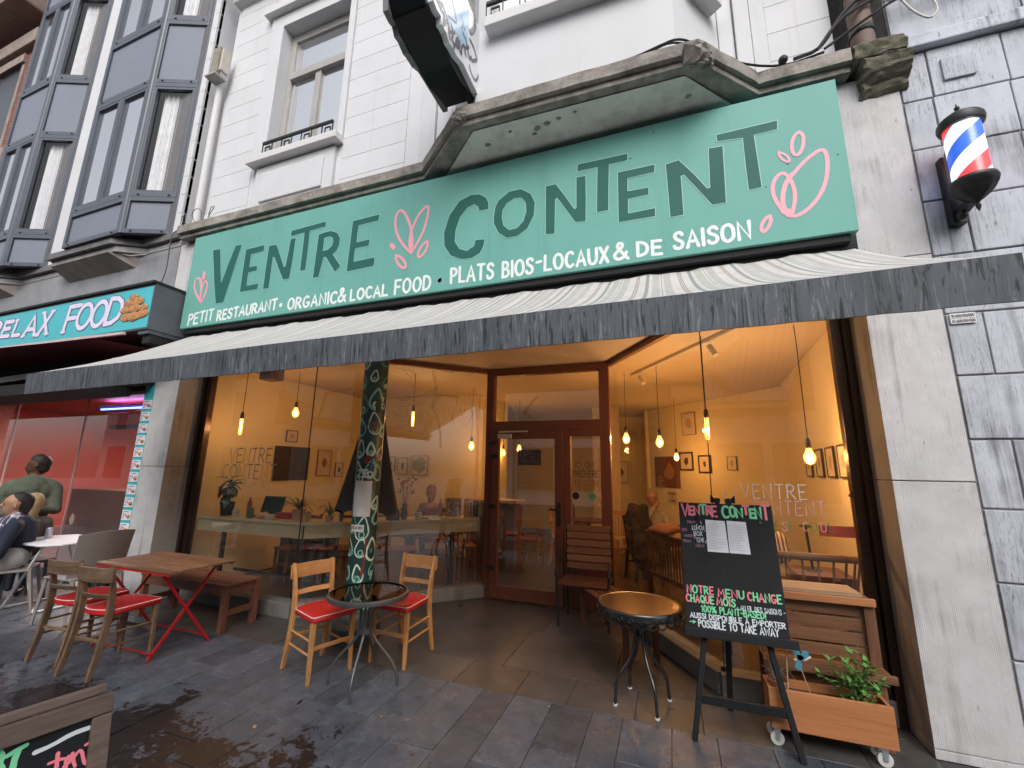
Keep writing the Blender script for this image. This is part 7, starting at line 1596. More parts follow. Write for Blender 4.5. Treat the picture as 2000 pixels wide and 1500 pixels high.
for t, z in (('GRAPHISTE', .05), ('À', -.02), ('VENDRE', -.09)):
    w_ = {'GRAPHISTE': .11, 'À': .015, 'VENDRE': .08}[t]; write(mb, t, c_ + ob * w_ + Vector((0, 0, z)) + nB * .012, c_ - ob * w_ + Vector((0, 0, z)) + nB * .012, .04, (0, 0, 1), nB, .007)
mb.build('capitals', INKS, sgn)
spk = MB().box(-.95, -.75, 10.9, 11.0, 2.35, 2.6).build('loudspeaker', plain('grey_speaker', (.35, .3, .22)), None, bevel=.01); tag(spk, 'small grey loudspeaker high on the back wall right of the door', 'speaker')
picture('small framed photograph low on the far wall just right of the door', onY(1213, 922, 11.2), (1, 0, 0), .3, .5, plain('grey_frame', (.3, .25, .2)), (INKS, .5, .5), .02)
# left wall pictures and television
def leftpic(lab, u0, u1, v0, v1, fm, art, brd, cat_name='framed_picture', X=-5.85):
    a_, b_ = onX(u0, (v0 + v1) / 2, X), onX(u1, (v0 + v1) / 2, X); um = (u0 + u1) / 2; c_ = onX(um, (v0 + v1) / 2, X); hh = onX(um, v0, X).z - onX(um, v1, X).z
    return picture(lab, c_, (0, 1, 0), abs(a_.y - b_.y), hh, fm, art, brd, cat_name, nup=(1, 0, 0))
leftpic('large dark television screen on the left wall', 537, 602, 874, 936, mat('dark_screen', (.03, .015, .01), .15), None, .015, 'television')
leftpic('thin wood framed red drawing beside the television', 620, 645, 880, 928, M_FRW, (INKR, .45, .5), .012)
for lab, u0, u1, v0, v1, art in (('small framed print, first right of the column', 760, 770, 893, 918, (INKS, .25, .4)), ('narrow framed figure print, second right of the column', 779, 794, 895, 926, (INKS, .35, .6))):
    a_, b_ = onY(u0, v0, 7.18), onY(u1, v1, 7.18); picture(lab, (a_ + b_) / 2, (1, 0, 0), abs(b_.x - a_.x), abs(a_.z - b_.z), M_FRW, art, .015)
a_, b_ = onY(806, 891, 7.18), onY(834, 927, 7.18)
lp_, fP, nP = picture('wider framed leafy print, third right of the column', (a_ + b_) / 2, (1, 0, 0), abs(b_.x - a_.x), abs(a_.z - b_.z), M_FRW, (mat('mustard_leaf_print', (.25, .22, .04), .5, var=.6, scale=12), 1.1, 1.0), .015)

# furniture inside
def simple_chair(label, x, y, rz, W, mt_s, back='rails', name='cafe_chair', grp=None, z0=.06):
    t = thing(name, label, 'chair', (x, y, z0), rz, grp)
    MB().box(-.2, .2, -.2, .2, .43, .455).build('seat', mt_s, t, world=False, bevel=.006)
    for s in (-1, 1):
        MB().bar((s * .17, .17, .43), (s * .18, .18, 0), .034, .034, up=(0, 1, 0), wd2=.024, th2=.024).build('leg', W['z'], t, world=False); MB().bar((s * .18, -.24, 0), (s * .17, -.18, .44), .026, .034, up=(0, 1, 0)).bar((s * .17, -.18, .44), (s * .175, -.24, .88), .034, .028, up=(0, 1, 0)).build('rear_leg', W['z'], t, world=False)
        MB().bar((s * .17, .17, .22), (s * .17, -.2, .22), .016, .022).build('stretcher', W['y'], t, world=False)
    for z in ((.8, .10), (.6, .07)) if back == 'rails' else ((.84, .05),): MB().bar((-.17, -.232, z[0]), (.17, -.232, z[0]), .016, z[1]).build('back_rail', W['x'], t, world=False)
    if back != 'rails':
        for k in range(6): MB().bar((-.13 + .052 * k, -.19, .45), (-.13 + .052 * k, -.232, .82), .012, .012).build('spindle', W['z'], t, world=False)
    return t
simple_chair('dark wooden chair in front of the sitting woman', .02, 6.55, radians(15), W_DK, W_DK['x'], grp='dark chairs in the right hand room')
simple_chair('black spindle chair hung with a coat, left of the sitting woman', -.42, 6.9, radians(-60), {a: M_BLK for a in 'xyz'}, M_BLK, 'sp')
for i, (x, y, rz) in enumerate(((-4.9, 4.75, 160), (-4.3, 4.95, 190), (-3.55, 5.3, 215), (-2.95, 5.9, 220))):
    simple_chair(['brown chair under the counter, nearest the left wall', 'brown chair under the counter, second from the left', 'brown chair behind the counter, third from the left', 'brown chair behind the counter next to the door'][i], x, y, radians(rz), W_BEN, W_BEN['x'], grp='brown chairs behind the counter')
simple_chair('pale spindle chair seen through the sidelight pane', -1.0, 7.6, radians(170), W_OAK, M_CNT, 'sp')
simple_chair('honey chair seen through the door pane', -1.75, 7.4, radians(-80), W_OAK, W_OAK['x'])
simple_chair('dark chair in the far room behind the bar', -1.9, 9.2, radians(-40), W_DK, W_DK['x'])
tb = thing('cafe_table', 'dark round café table seen through the door pane', 'table', (-1.35, 7.5, .06)); MB().lathe([(.35, .70), (.35, .725)], (0, 0, 0), 28).build('table_top', W_DK['x'], tb, world=False); MB().lathe([(.03, .02), (.03, .70)], (0, 0, 0), 10).build('stem', M_CI, tb, world=False); MB().lathe([(.22, 0), (.22, .015), (.04, .04)], (0, 0, 0), 20).build('foot', M_CI, tb, world=False)
tb = thing('cafe_table', 'wooden café table in front of the sitting woman', 'table', (.25, 7.0, .06)); MB().box(-.3, .3, -.3, .3, .71, .735).build('table_top', W_OAK['x'], tb, world=False)
for sx in (-1, 1):
    for sy in (-1, 1): MB().box(sx * .26 - .02, sx * .26 + .02, sy * .26 - .02, sy * .26 + .02, 0, .71).build('leg', W_OAK['z'], tb, world=False)
# dark settle with vertical spindles, cushion, dried flower basket
se = thing('spindle_settle', 'dark settle with many vertical spindles standing inside the right hand glass', 'settle', (.1, 4.9, .06), radians(-57))
MB().bar((-.75, 0, .83), (.55, 0, .83), .05, .06).build('top_rail', W_DK['x'], se, world=False); MB().bar((-.75, 0, .4), (.55, 0, .4), .04, .05).build('lower_rail', W_DK['x'], se, world=False)
for i in range(24): MB().bar((-.7 + i * .053, 0, .41), (-.7 + i * .053, 0, .81), .014, .014).build('spindle', W_DK['z'], se, world=False)
MB().box(-.75, .55, .02, .45, .36, .4).build('seat', W_DK['x'], se, world=False)
for x in (-.72, .52): MB().box(x - .025, x + .025, -.02, .03, 0, .85).build('leg', W_DK['z'], se, world=False)
def cushion(label, c, r, mt, sx=1.3, rz=0, tilt=0):
    mb = MB().sph((0, 0, 0), r, 12, sz=.45, sx=sx); M_ = Matrix.Rotation(rz, 4, 'Z') @ Matrix.Rotation(tilt, 4, 'X')
    for i, v in enumerate(mb.v):
        s = 1 + .35 * abs(sin(2 * atan2(v.y, v.x / sx))) ; v = Vector((v.x * s, v.y * s, v.z)); mb.v[i] = M_ @ v + Vector(c)
    o = mb.build('cushion', mt, None, smooth=70); tag(o, label, 'cushion'); return o
cushion('rust orange cushion lying on top of the dark settle', (-.10, 5.33, .96), .125, mat('rust_cushion_cloth', (.17, .055, .02), .9, var=.2, scale=20), 1.3, radians(-57), .2)
fb = thing('dried_flower_basket', 'basket of dried reddish flowers behind the settle, left of the easel', 'basket', (.3, 5.0, .9)); fx_, fy_ = .27, 4.95
MB().lathe([(.12, .88), (.17, .97), (.18, .98), (.16, .97)], (fx_, fy_, 0), 20).build('basket', plain('pale_basket', (.45, .35, .25)), fb, smooth=40); f = MB()
for i in range(90):
    a = rp.uniform(0, 2 * pi); r = rp.uniform(.03, .26); tip = Vector((fx_ + cos(a) * r, fy_ + sin(a) * r, .98 + rp.uniform(.02, .24))); f.tube([(fx_, fy_, .95), tip], .0022, 3); leaf(f, tip, (cos(a), sin(a), .4), .045, .02, 1)
tag(f.build('dried_flowers', [plain('straw_stem', (.3, .17, .09)), mat('pinkish_dry_petals', (.42, .2, .14), .9, var=.5, scale=40)], fb), kind='stuff')
bs_ = MB().box(.95, 1.36, 4.35, 4.8, .06, .78).build('side_cabinet', mat('red_brown_cabinet', (.12, .05, .03), .5)); tag(bs_, 'low brown cabinet behind the rattan chair', 'cabinet')
# rattan armchair
ra_ = thing('rattan_armchair', 'curved rattan armchair just inside the right hand window', 'armchair', (.95, 4.25, .06)); W_RT = wood('dark_rattan', (.11, .05, .025), (.24, .13, .07), 'x')
arcp = [(.95 + .42 * cos(radians(t)), 4.3 - .30 * sin(radians(t)) + .02, .93 + .05 * sin(radians(t))) for t in range(-10, 200, 15)]
MB().tube(arcp, .028, 8).build('back_rim', W_RT, ra_)
for i, p_ in enumerate(arcp): 
    if i % 1 == 0: MB().tube([p_, (p_[0] * .8 + .19, p_[1] * .8 + .86, .45)], .009, 5).build('cane', W_RT, ra_)
MB().lathe([(.33, .42), (.33, .48)], (.95, 4.3, 0), 20).build('seat', W_RT, ra_)
for s, q in ((-.25, -.2), (.25, -.2), (-.25, .2), (.25, .2)): MB().tube([(.95 + s, 4.3 + q, .43), (.95 + s * 1.1, 4.3 + q * 1.1, .06)], .018, 6).build('leg', W_RT, ra_)
m, nt_, b_ = newmat('striped_cushion_cloth'); w_n = nt_.nodes.new('ShaderNodeTexWave'); w_n.inputs['Scale'].default_value = 9; nt_.links.new(vecs(nt_), w_n.inputs['Vector']); nt_.links.new(ramp(nt_, w_n.outputs['Fac'], [(.45, (.45, .33, .2)), (.55, (.05, .03, .02))]), b_.inputs['Base Color'])
cushion('black and cream striped cushion on the rattan armchair', (.72, 4.42, .98), .13, m, 1.5, .2, 1.1)
fl_ = thing('floor_lamp_stand', 'thin black stand behind the rattan armchair', 'stand', (1.12, 4.6, .78)); MB().tube([(1.12, 4.6, .78), (1.1, 4.6, 1.14)], .011, 8).build('stem', M_BLK, fl_); MB().lathe([(.05, 1.14), (.045, 1.155)], (1.1, 4.6, 0), 14).build('plate', M_BLK, fl_); MB().lathe([(.07, .78), (.07, .79)], (1.12, 4.6, 0), 14).build('foot', M_BLK, fl_)
# paper and lettering on the right pane
mb = MB(); q0, q1 = onY(1600, 1026, 3.84), onY(1675, 1052, 3.84); o = MB().box(q0.x, q1.x, 3.855, 3.857, q1.z, q0.z).build('red_banner', plain('red_banner_paper', (.55, .06, .02)), None); tag(o, 'orange red paper strip taped inside the right hand window', 'paper')
q = onY(1672, 962, 3.84); o = MB().prism([(q.x - .05, q.z - .03), (q.x + .04, q.z - .05), (q.x + .045, q.z + .02), (q.x, q.z + .045)], lambda a, b, o: Vector((a, 3.855 + o, b)), .003).build('red_tag', bpy.data.materials['red_banner_paper'], None); tag(o, 'small red paper tag at the right edge of the right hand window', 'paper tag')
wl = MB(); YF = 3.845; WLM = [plain('window_white', (.62, .62, .6)), plain('window_pink', (.62, .36, .36)), plain('window_green', (.03, .25, .07)), plain('window_dusk', (.45, .42, .36))]
def wtext(t, u0, v0, u1, v1, hpx, w_, mi, gap=.22, mis=None):
    a, b = onY(u0, v0, YF), onY(u1, v1, YF); c = onY(u0, v0 - hpx, YF); write(wl, t, a, b, c.z - a.z, (0, 0, 1), (0, -1, 0), w_, mi=mi, gap=gap, mis=mis, off=.0)
def C5(x, y): return 1380 + x / 5.882, 920 + y / 5.882
for t, a, b, h_, w_, mi in (('VENTRE', (405, 305), (1150, 325), 27, .0085, 0), ('CONTENT', (520, 500), (1372, 520), 27, .0085, 1)):
    (u0, v0), (u1, v1) = C5(*a), C5(*b); wtext(t, u0, v0, u1, v1, h_, w_, mi, gap=.3)
for t, a, b, mi in (('E', (795, 682), (840, 682), 2), ('S', (880, 690), (930, 690), 1), ('T', (945, 684), (992, 686), 2), ('O', (1205, 695), (1275, 697), 2), ('U', (1320, 700), (1378, 700), 1), ('L', (1415, 700), (1475, 704), 2), ('C', (1120, 692), (1165, 692), 1)):
    (u0, v0), (u1, v1) = C5(*a), C5(*b); wtext(t, u0, v0, u1, v1, 17, .006, mi)
for (u0, v0, u1, v1) in ((1417, 960, 1418, 980), (1436, 960, 1434, 980)): a, b = onY(u0, v0, YF), onY(u1, v1, YF); ribbon(wl, [(a.x, a.z), (b.x, b.z)], .007, lambda p, q, o: Vector((p, YF, q)), 0, 0)
wl.build('window_lettering', WLM, cafe)
wl = MB()
def D5(x, y): return 420 + x / 9.371, 860 + y / 9.371
for t, a, b, h_, w_, mi in (('VENTRE', (255, 405), (1020, 410), 27, .014, 3), ('CONTENT', (130, 690), (1090, 710), 27, .014, 3), ('BONS PLATS', (145, 835), (900, 850), 11, .005, 0), ('BIO', (230, 980), (350, 975), 9, .005, 0)):
    (u0, v0), (u1, v1) = D5(*a), D5(*b); wtext(t, u0, v0, u1, v1, h_, w_, mi, gap=.22)
wl.build('window_lettering', WLM, cafe)
# white engraved tree drawing on the diagonal left pane
dg0, dg1 = Vector((LJ[0], LJ[1], 0)), Vector((LD[0], LD[1], 0)); dgn = Vector((1, -1, 0)).normalized(); dgu = (dg1 - dg0).normalized()
def D4(x, y):
    p = onP(640 + x / 4.168, 700 + y / 4.168, dg0 + dgn * .005, dgn); d = p - dg0; return d.dot(dgu), p.z
fd = lambda a, b, o: dg0 + dgu * a + dgn * (.005 + o) + Vector((0, 0, b))
td = MB(); rt_ = random.Random(8)
def rd(pts, wd): ribbon(td, chaikin([D4(*p) for p in pts]), wd, fd, .0002 * rt_.randrange(6), 0, .1)
for i in range(10): y = 430 + i * 13; rd([(520 + i * 6, y), (600, y + 12 * sin(i)), (690, y - 8 + i)], .0035)
for i in range(8): x = 545 + i * 18; rd([(x, 420), (x - 12, 490), (x + 8, 570)], .003)
for i in range(22): x = 650 + i * 11 + rt_.uniform(-6, 6); y = 400 + rt_.uniform(-30, 120); rd([(x, y), (x + rt_.uniform(-30, 30), y + 45), (x + rt_.uniform(-20, 20), y + 90)], .006)
for i in range(16): x = 600 + rt_.uniform(-80, 180); y = 330 + rt_.uniform(-30, 70); rd([(x, y), (x + 35, y + 14), (x + 80, y + 6)], .005)
for (p0, p1, w_) in (((830, 60), (1010, 110), .05), ((1010, 110), (1180, 120), .03), ((860, 110), (880, 250), .045), ((880, 250), (850, 400), .06), ((850, 400), (905, 560), .035), ((905, 560), (915, 720), .03), ((880, 250), (730, 310), .018), ((900, 300), (1060, 320), .03), ((560, 80), (700, 110), .012), ((620, 100), (690, 170), .012)): 
    m_ = ((p0[0] + p1[0]) / 2 + rt_.uniform(-15, 15), (p0[1] + p1[1]) / 2 + rt_.uniform(-15, 15)); rd([p0, m_, p1], w_)
for i in range(14): x = 950 + rt_.uniform(-40, 250); y = 280 + rt_.uniform(-60, 150); rd([(x, y), (x + rt_.uniform(-15, 15), y + 50), (x + rt_.uniform(-25, 25), y + 110)], .008)
TD = plain('frosted_window_print', (.55, .42, .26)); 
mt_ = bpy.data.materials.new('frosted_film'); mt_.use_nodes = True; n_ = mt_.node_tree; tr1 = n_.nodes.new('ShaderNodeBsdfTransparent'); df1 = n_.nodes['Principled BSDF']; df1.inputs['Base Color'].default_value = (.6, .52, .4, 1); mx1 = n_.nodes.new('ShaderNodeMixShader'); mx1.inputs[0].default_value = .35; n_.links.new(tr1.outputs[0], mx1.inputs[1]); n_.links.new(df1.outputs[0], mx1.inputs[2]); n_.links.new(mx1.outputs[0], n_.nodes['Material Output'].inputs[0])
td.build('frosted_tree_drawing', mt_, cafe)
# open sign and figure hanging inside the door
os_ = thing('open_sign', 'dark hanging board reading OPEN inside the café door', 'sign', (-1.75, 5.5, 1.7)); MB().box(-1.92, -1.6, 5.47, 5.48, 1.66, 1.86).build('board', mat('slate_board', (.10, .06, .05), .5), os_); MB().tube([(-1.9, 5.475, 1.86), (-1.76, 5.475, 1.94), (-1.62, 5.475, 1.86)], .003, 4).build('hanger', M_CI, os_)
mb = MB(); write(mb, 'OPEN', (-1.89, 5.469, 1.76), (-1.63, 5.469, 1.76), .08, (0, 0, 1), (0, -1, 0), .008); write(mb, 'HORAIRES', (-1.89, 5.469, 1.69), (-1.63, 5.469, 1.69), .045, (0, 0, 1), (0, -1, 0), .005); mb.build('lettering', WLM[3], os_)
dw_ = MB()
for t, z in (('LUN - VEN', 1.16), ('SAMEDI', 1.27), ('12 - 15', 1.38)): write(dw_, t, (-1.98, YD - .0615, z), (-1.78, YD - .0615, z), .035, (0, 0, 1), (0, -1, 0), .004)
dw_.build('door_lettering', WLM[0], door)

tc_ = MB().box(-5.35, -4.55, 4.9, 5.2, .06, .84).build('teal_cabinet', mat('dark_teal_cabinet', (.012, .045, .045), .4), None, bevel=.01); tag(tc_, 'dark teal cabinet standing under the counter at the left', 'cabinet')
copy_tree(gb, (-3.05, 5.5, .06), radians(35), 'slatted garden chair indoors, just right of the painted column')
copy_tree(gb, (-3.9, 4.95, .06), radians(20), 'slatted garden chair indoors, left of the painted column under the counter')

ctn = MB()
for (dx, dz, r) in ((0, .62, .2), (.05, .8, .17), (-.04, .95, .14), (.06, .45, .18), (.1, 1.0, .1)): ctn.sph((-.5 + dx, 6.75, dz), r, 10, sz=1.3, sx=.9)
o_ = roughen(ctn.build('hanging_coat', mat('black_wool', (.01, .01, .011), .95), None), .04, 2, 7); tag(o_, 'black coat bunched over the spindle chair, left of the sitting person', 'coat')

# small clutter on the counter and walls
cl_m = [plain('clutter_%d' % i, c, .4) for i, c in enumerate(((.5, .45, .38), (.25, .1, .05), (.08, .14, .1), (.45, .3, .1), (.05, .05, .06)))]
CL = [('white mug on the counter beside the laptop', -5.15, 4.0, .04, .09, 0), ('brown bottle on the counter behind the mug', -5.2, 4.22, .03, .22, 1), ('green glass jar on the counter near the gourds', -4.9, 4.0, .04, .12, 2),
      ('mustard tin at the bend of the counter', -4.05, 4.05, .045, .11, 3), ('black pepper mill on the counter left of the parasol', -3.72, 4.25, .025, .2, 4), ('white cup on the counter right of the parasol', -3.05, 4.88, .04, .08, 0), ('amber bottle at the right end of the counter', -2.86, 5.1, .03, .24, 1)]
for lab, x, y, r, h_, k in CL:
    o_ = MB().lathe([(r * .85, CZ), (r, CZ + h_ * .2), (r, CZ + h_ * .7), (r * (.45 if h_ > .15 else .95), CZ + h_ * .85), (r * (.4 if h_ > .15 else .95), CZ + h_)], (x, y, 0), 14).build('counter_vessel', cl_m[k], None, smooth=40); tag(o_, lab, lab.split(' ')[1] if lab.split(' ')[1] in ('mug', 'bottle', 'tin', 'cup') else 'jar', 'vessels on the window counter')
leftpic('small dark framed photo high on the left wall above the television', 560, 580, 842, 862, M_FRB, (INKT, .5, .5), .012)
leftpic('small pale print on the left wall, low beside the red drawing', 655, 668, 905, 930, M_FRW, (INKS, .5, .5), .012)
for lab, u, v, w_, h_ in (('faded line drawing of branches on the back wall, above the black frames', 1345, 828, .34, .42), ('small dark framed card on the back wall behind the window lettering', 1430, 905, .18, .22)):
    p_ = onB(u, v); picture(lab, p_, ob, w_, h_, M_FRW if h_ > .3 else M_FRB, (INKT, .6, .6), .012)
# ================================================================ people
def figure(name, label, bones, mats, loc, vox=.012, rz=0.0):
    """bones: (p, q, r0, r1, material index) in world metres, united into one continuous body"""
    mb = MB()
    for p, q, r0, r1, mi in bones:
        p, q = Vector(p), Vector(q); d = q - p; L = d.length
        if L < 1e-4: mb.sph(p, r0, 10); continue
        n = 7; pts = []; rr = []
        u = d / L
        for t in (-1, -.85, -.5): s = sqrt(max(0, 1 - t * t)); pts.append(p + u * r0 * t); rr.append(max(r0 * s, .001))
        pts.append(p); rr.append(r0); pts.append(p + d * .5); rr.append((r0 + r1) / 2); pts.append(q); rr.append(r1)
        for t in (.5, .85, 1): s = sqrt(max(0, 1 - t * t)); pts.append(q + u * r1 * t); rr.append(max(r1 * s, .001))
        mb.tube(pts, rr, 12)
    root = thing(name, label, 'person', loc)
    o = mb.build('body', mats, root)
    md = o.modifiers.new('join', 'REMESH'); md.mode = 'VOXEL'; md.voxel_size = vox; md.use_smooth_shade = True
    ms = o.modifiers.new('soft', 'SMOOTH'); ms.iterations = 6; ms.factor = .5
    bpy.context.view_layer.update(); dg = bpy.context.evaluated_depsgraph_get(); me = bpy.data.meshes.new_from_object(o.evaluated_get(dg))
    o.modifiers.clear(); me.materials.clear()
    for m_ in mats: me.materials.append(m_)
    M = wm(root)
    B = [(Vector(p), Vector(q), r0, r1, mi) for p, q, r0, r1, mi in bones]
    idx = []
    for f in me.polygons:
        c = M @ f.center; best = 9; bi = 0
        for p, q, r0, r1, mi in B:
            d = q - p; L2_ = d.length_squared; t = 0 if L2_ < 1e-9 else max(0, min(1, (c - p).dot(d) / L2_)); ds = (c - (p + d * t)).length - (r0 + (r1 - r0) * t)
            if ds < best: best = ds; bi = mi
        idx.append(bi)
    me.polygons.foreach_set('material_index', idx); me.polygons.foreach_set('use_smooth', [True] * len(idx)); o.data = me
    return root
SK1 = mat('dark_brown_skin', (.11, .05, .03), .5, spec=.4); SK2 = mat('olive_skin', (.42, .22, .14), .5, spec=.4); HR = mat('black_hair', (.012, .009, .008), .6, bmp=.6, bscale=90); BRD = mat('dark_beard', (.035, .018, .012), .8)
GRN = mat('grey_green_sweater', (.085, .10, .07), .9, var=.25, scale=7, bmp=1.0, bscale=11); NVY = mat('navy_jacket', (.012, .017, .035), .8, var=.2, bmp=.9, bscale=12); WTR = mat('off_white_trousers', (.55, .53, .51), .8, var=.06, bmp=.8, bscale=10); PLD = mat('plaid_scarf', (.5, .5, .55), .9)
# plaid
m, nt_, b_ = PLD, PLD.node_tree, PLD.node_tree.nodes['Principled BSDF']
v_ = vecs(nt_, 'World'); sp1 = nt_.nodes.new('ShaderNodeSeparateXYZ'); nt_.links.new(v_, sp1.inputs[0])
f1_ = mth(nt_, 'FRACT', mth(nt_, 'MULTIPLY', mth(nt_, 'ADD', sp1.outputs[0], sp1.outputs[1]), 16)); f2_ = mth(nt_, 'FRACT', mth(nt_, 'MULTIPLY', mth(nt_, 'ADD', sp1.outputs[2], mth(nt_, 'MULTIPLY', sp1.outputs[0], .4)), 13))
cA = ramp(nt_, f1_, [(.0, (.6, .6, .66)), (.24, (.6, .6, .66)), (.26, (.03, .04, .09)), (.7, (.10, .03, .05)), (.75, (.03, .04, .09))]); cB = ramp(nt_, f2_, [(.0, (.65, .65, .7)), (.2, (.65, .65, .7)), (.22, (.04, .05, .1)), (.8, (.04, .05, .1))])
nt_.links.new(mixc(nt_, .5, cA, cB), b_.inputs['Base Color'])
DJN = mat('dark_jeans', (.03, .035, .05), .8)
def head(c, r, look, skin, hair, bones, hair_back=True, beard=None, hairlong=False):
    """c head centre; look unit vector"""
    c = Vector(c); l = Vector(look).normalized(); s = l.cross(Vector((0, 0, 1))).normalized(); up = Vector((0, 0, 1))
    bones += [(c + up * .02, c - up * .03 + l * .01, r, r * .82, skin), (c - up * .07 + l * .035, c - up * .09 + l * .04, r * .5, r * .42, beard if beard is not None else skin), (c + l * (r * .95), c + l * (r * 1.12) - up * .025, .010, .015, skin), (c + l * r * .85 - up * .055, c + l * r * .93 - up * .06, .018, .014, beard if beard is not None else skin)]
    for q in (-1, 1): bones += [(c + s * q * r * .93 + up * .0, c + s * q * r * .98 - up * .025, .014, .012, skin)]
    bones += [(c + up * .045 - l * .015, c + up * .03 - l * .035, r * 1.02, r * 1.0, hair), (c - l * .03 + up * .0, c - l * .045 - up * .04, r * .92, r * .8, hair)]
    if hairlong: bones += [(c - l * .05, c - l * .05 - up * .12, r * .9, r * .7, hair)]
def eyes(root, c, r, look):
    c = Vector(c); l = Vector(look).normalized(); s = l.cross(Vector((0, 0, 1))).normalized()
    for q in (-1, 1): MB().sph(c + l * r * .86 + s * q * r * .38 + Vector((0, 0, .005)), .011, 6).build('eye', INKS, root)
def turn(bones, c, ang, skip=0):
    c = Vector((c[0], c[1], 0)); R3 = Matrix.Rotation(ang, 3, 'Z'); f_ = lambda p: R3 @ (Vector(p) - c) + c
    return [(f_(p), f_(q), r0, r1, m_) for p, q, r0, r1, m_ in bones]
def hand(bones, wrist, d, skin, n_=(0, 0, -1)):
    w_, d = Vector(wrist), Vector(d).normalized(); nn = Vector(n_); s = d.cross(nn).normalized()
    bones.append((w_, w_ + d * .06, .026, .03, skin))
    for i, L in enumerate((.06, .075, .07, .055)): b = w_ + d * .075 + s * (.02 * (i - 1.5)); bones += [(b, b + d * L * .55 + nn * .012, .0095, .009, skin), (b + d * L * .55 + nn * .012, b + d * L * .85 + nn * .035, .009, .0075, skin)]
    bones.append((w_ + d * .02 + s * -.025, w_ + d * .06 + s * -.052 + nn * .01, .012, .009, skin))
# standing man outside the takeaway pane, head turned left
def at_depth(u, v, d): return CO + RR * ((u - 1000) * d / FPX) + RD * ((v - 750) * d / FPX) + RF * d
hp = at_depth(74, 908, 5.5); X, Y, HZc = hp
b = []; lk = Vector((-.8, -.5, -.1)); hc = Vector((X, Y, HZc)); sh_z = HZc - .25; hipz = .95
b += [((X, Y, HZc - .1), (X, Y, HZc - .2), .06, .065, 0), ((X, Y, sh_z + .06), (X - .19, Y, sh_z - .02), .075, .08, 1), ((X, Y, sh_z + .06), (X + .19, Y, sh_z - .02), .075, .08, 1), ((X - .1, Y - .02, sh_z - .08), (X + .1, Y - .02, sh_z - .08), .135, .135, 1), ((X - .08, Y - .02, sh_z - .22), (X + .08, Y - .02, sh_z - .22), .14, .14, 1), ((X, Y - .02, sh_z - .06), (X, Y - .03, hipz + .12), .19, .18, 1), ((X - .1, Y, sh_z - .1), (X - .07, Y, hipz + .12), .12, .11, 1), ((X + .1, Y, sh_z - .1), (X + .07, Y, hipz + .12), .12, .11, 1), ((X - .07, Y, hipz), (X + .07, Y, hipz), .13, .13, 3)]
for s in (-1, 1):
    el = Vector((X + s * .28, Y - .06, sh_z - .31)); wr = Vector((X + s * .02 + .08, Y - .27, sh_z - .34 + .03 * s)); b += [((X + s * .22, Y, sh_z - .04), el, .07, .062, 1), (el, wr, .055, .036, 1)]
    hand(b, wr, (.8 if s < 0 else -.6, -.5, .0), 0, (0, .3, -1)); b += [((X + s * .09, Y, hipz - .05), (X + s * .1, Y - .01, .5), .09, .065, 3), ((X + s * .1, Y - .01, .5), (X + s * .11, Y, .09), .058, .042, 3), ((X + s * .11, Y + .03, .05), (X + s * .12, Y - .14, .04), .046, .035, 4)]
b = turn(b, (X, Y), radians(48)); lk = Vector((-.5, -.85, -.1)); head(hc, .098, lk, 0, 2, b, beard=5); m1 = figure('person', 'bearded man in a grey green sweater standing before the red takeaway window', b, [SK1, GRN, HR, DJN, M_BLK, BRD], (X, Y, 0)); eyes(m1, hc, .098, lk)
# seated man at left edge
hx = at_depth(32, 986, 4.75); X, Y, HZc = hx
b = []; lk = Vector((-.93, -.36, .15)); hc = Vector((X, Y, HZc)); shz = HZc - .22; hip = Vector((X + .06, Y, .56))
b += [(hc - Vector((0, 0, .08)), (X + .03, Y, shz + .04), .055, .06, 0), ((X + .05, Y - .19, shz), (X + .05, Y + .19, shz), .08, .08, 1), ((X + .05, Y, shz - .05), hip + Vector((0, 0, .1)), .17, .15, 1), ((X - .07, Y - .09, shz + .02), (X - .11, Y - .09, shz - .34), .085, .07, 3), ((X - .0, Y - .17, shz + .03), (X - .08, Y - .17, shz - .30), .07, .06, 3), ((X - .05, Y + .07, shz), (X - .06, Y + .05, shz - .28), .07, .055, 3), ((X + .03, Y - .13, shz + .075), (X + .04, Y + .12, shz + .08), .062, .062, 3), (hip + Vector((0, -.08, 0)), hip + Vector((0, .08, 0)), .14, .14, 4)]
for s in (-1, 1):
    el = Vector((X - .0, Y + s * .29 - .02, shz - .27)); wr = Vector((X - .22, Y + s * .14 - .12, .80)); b += [((X + .06, Y + s * .22, shz), el, .07, .058, 1), (el, wr, .052, .036, 1)]
    hand(b, wr, (-.9, .1 * s, -.1), 0)
    kn = Vector((X - .42, Y + s * .14 - .03, .56)); b += [(hip + Vector((0, s * .1, 0)), kn, .098, .075, 4), (kn, (X - .40, Y + s * .14, .10), .062, .045, 4), ((X - .38, Y + s * .14, .05), (X - .54, Y + s * .15, .04), .045, .035, 5)]
b = turn(b, (X, Y), radians(58)); lk = Vector((-.5, -.85, .12)); l_ = lk.normalized(); s_ = l_.cross(Vector((0, 0, 1))).normalized(); up = Vector((0, 0, 1)); r = .1
b += [(hc + up * .03, hc - up * .03 + l_ * .015, r, r * .82, 0), (hc - up * .075 + l_ * .04, hc - up * .095 + l_ * .045, r * .5, r * .42, 6), (hc + l_ * r * .98 + up * .01, hc + l_ * r * 1.2 - up * .02, .011, .016, 0), (hc + l_ * r * .85 - up * .062, hc + l_ * r * .95 - up * .066, .018, .014, 6)]
for q in (-1, 1): b += [(hc + s_ * q * r * .95 - l_ * .01, hc + s_ * q * r * 1.0 - up * .03 - l_ * .01, .015, .012, 0)]
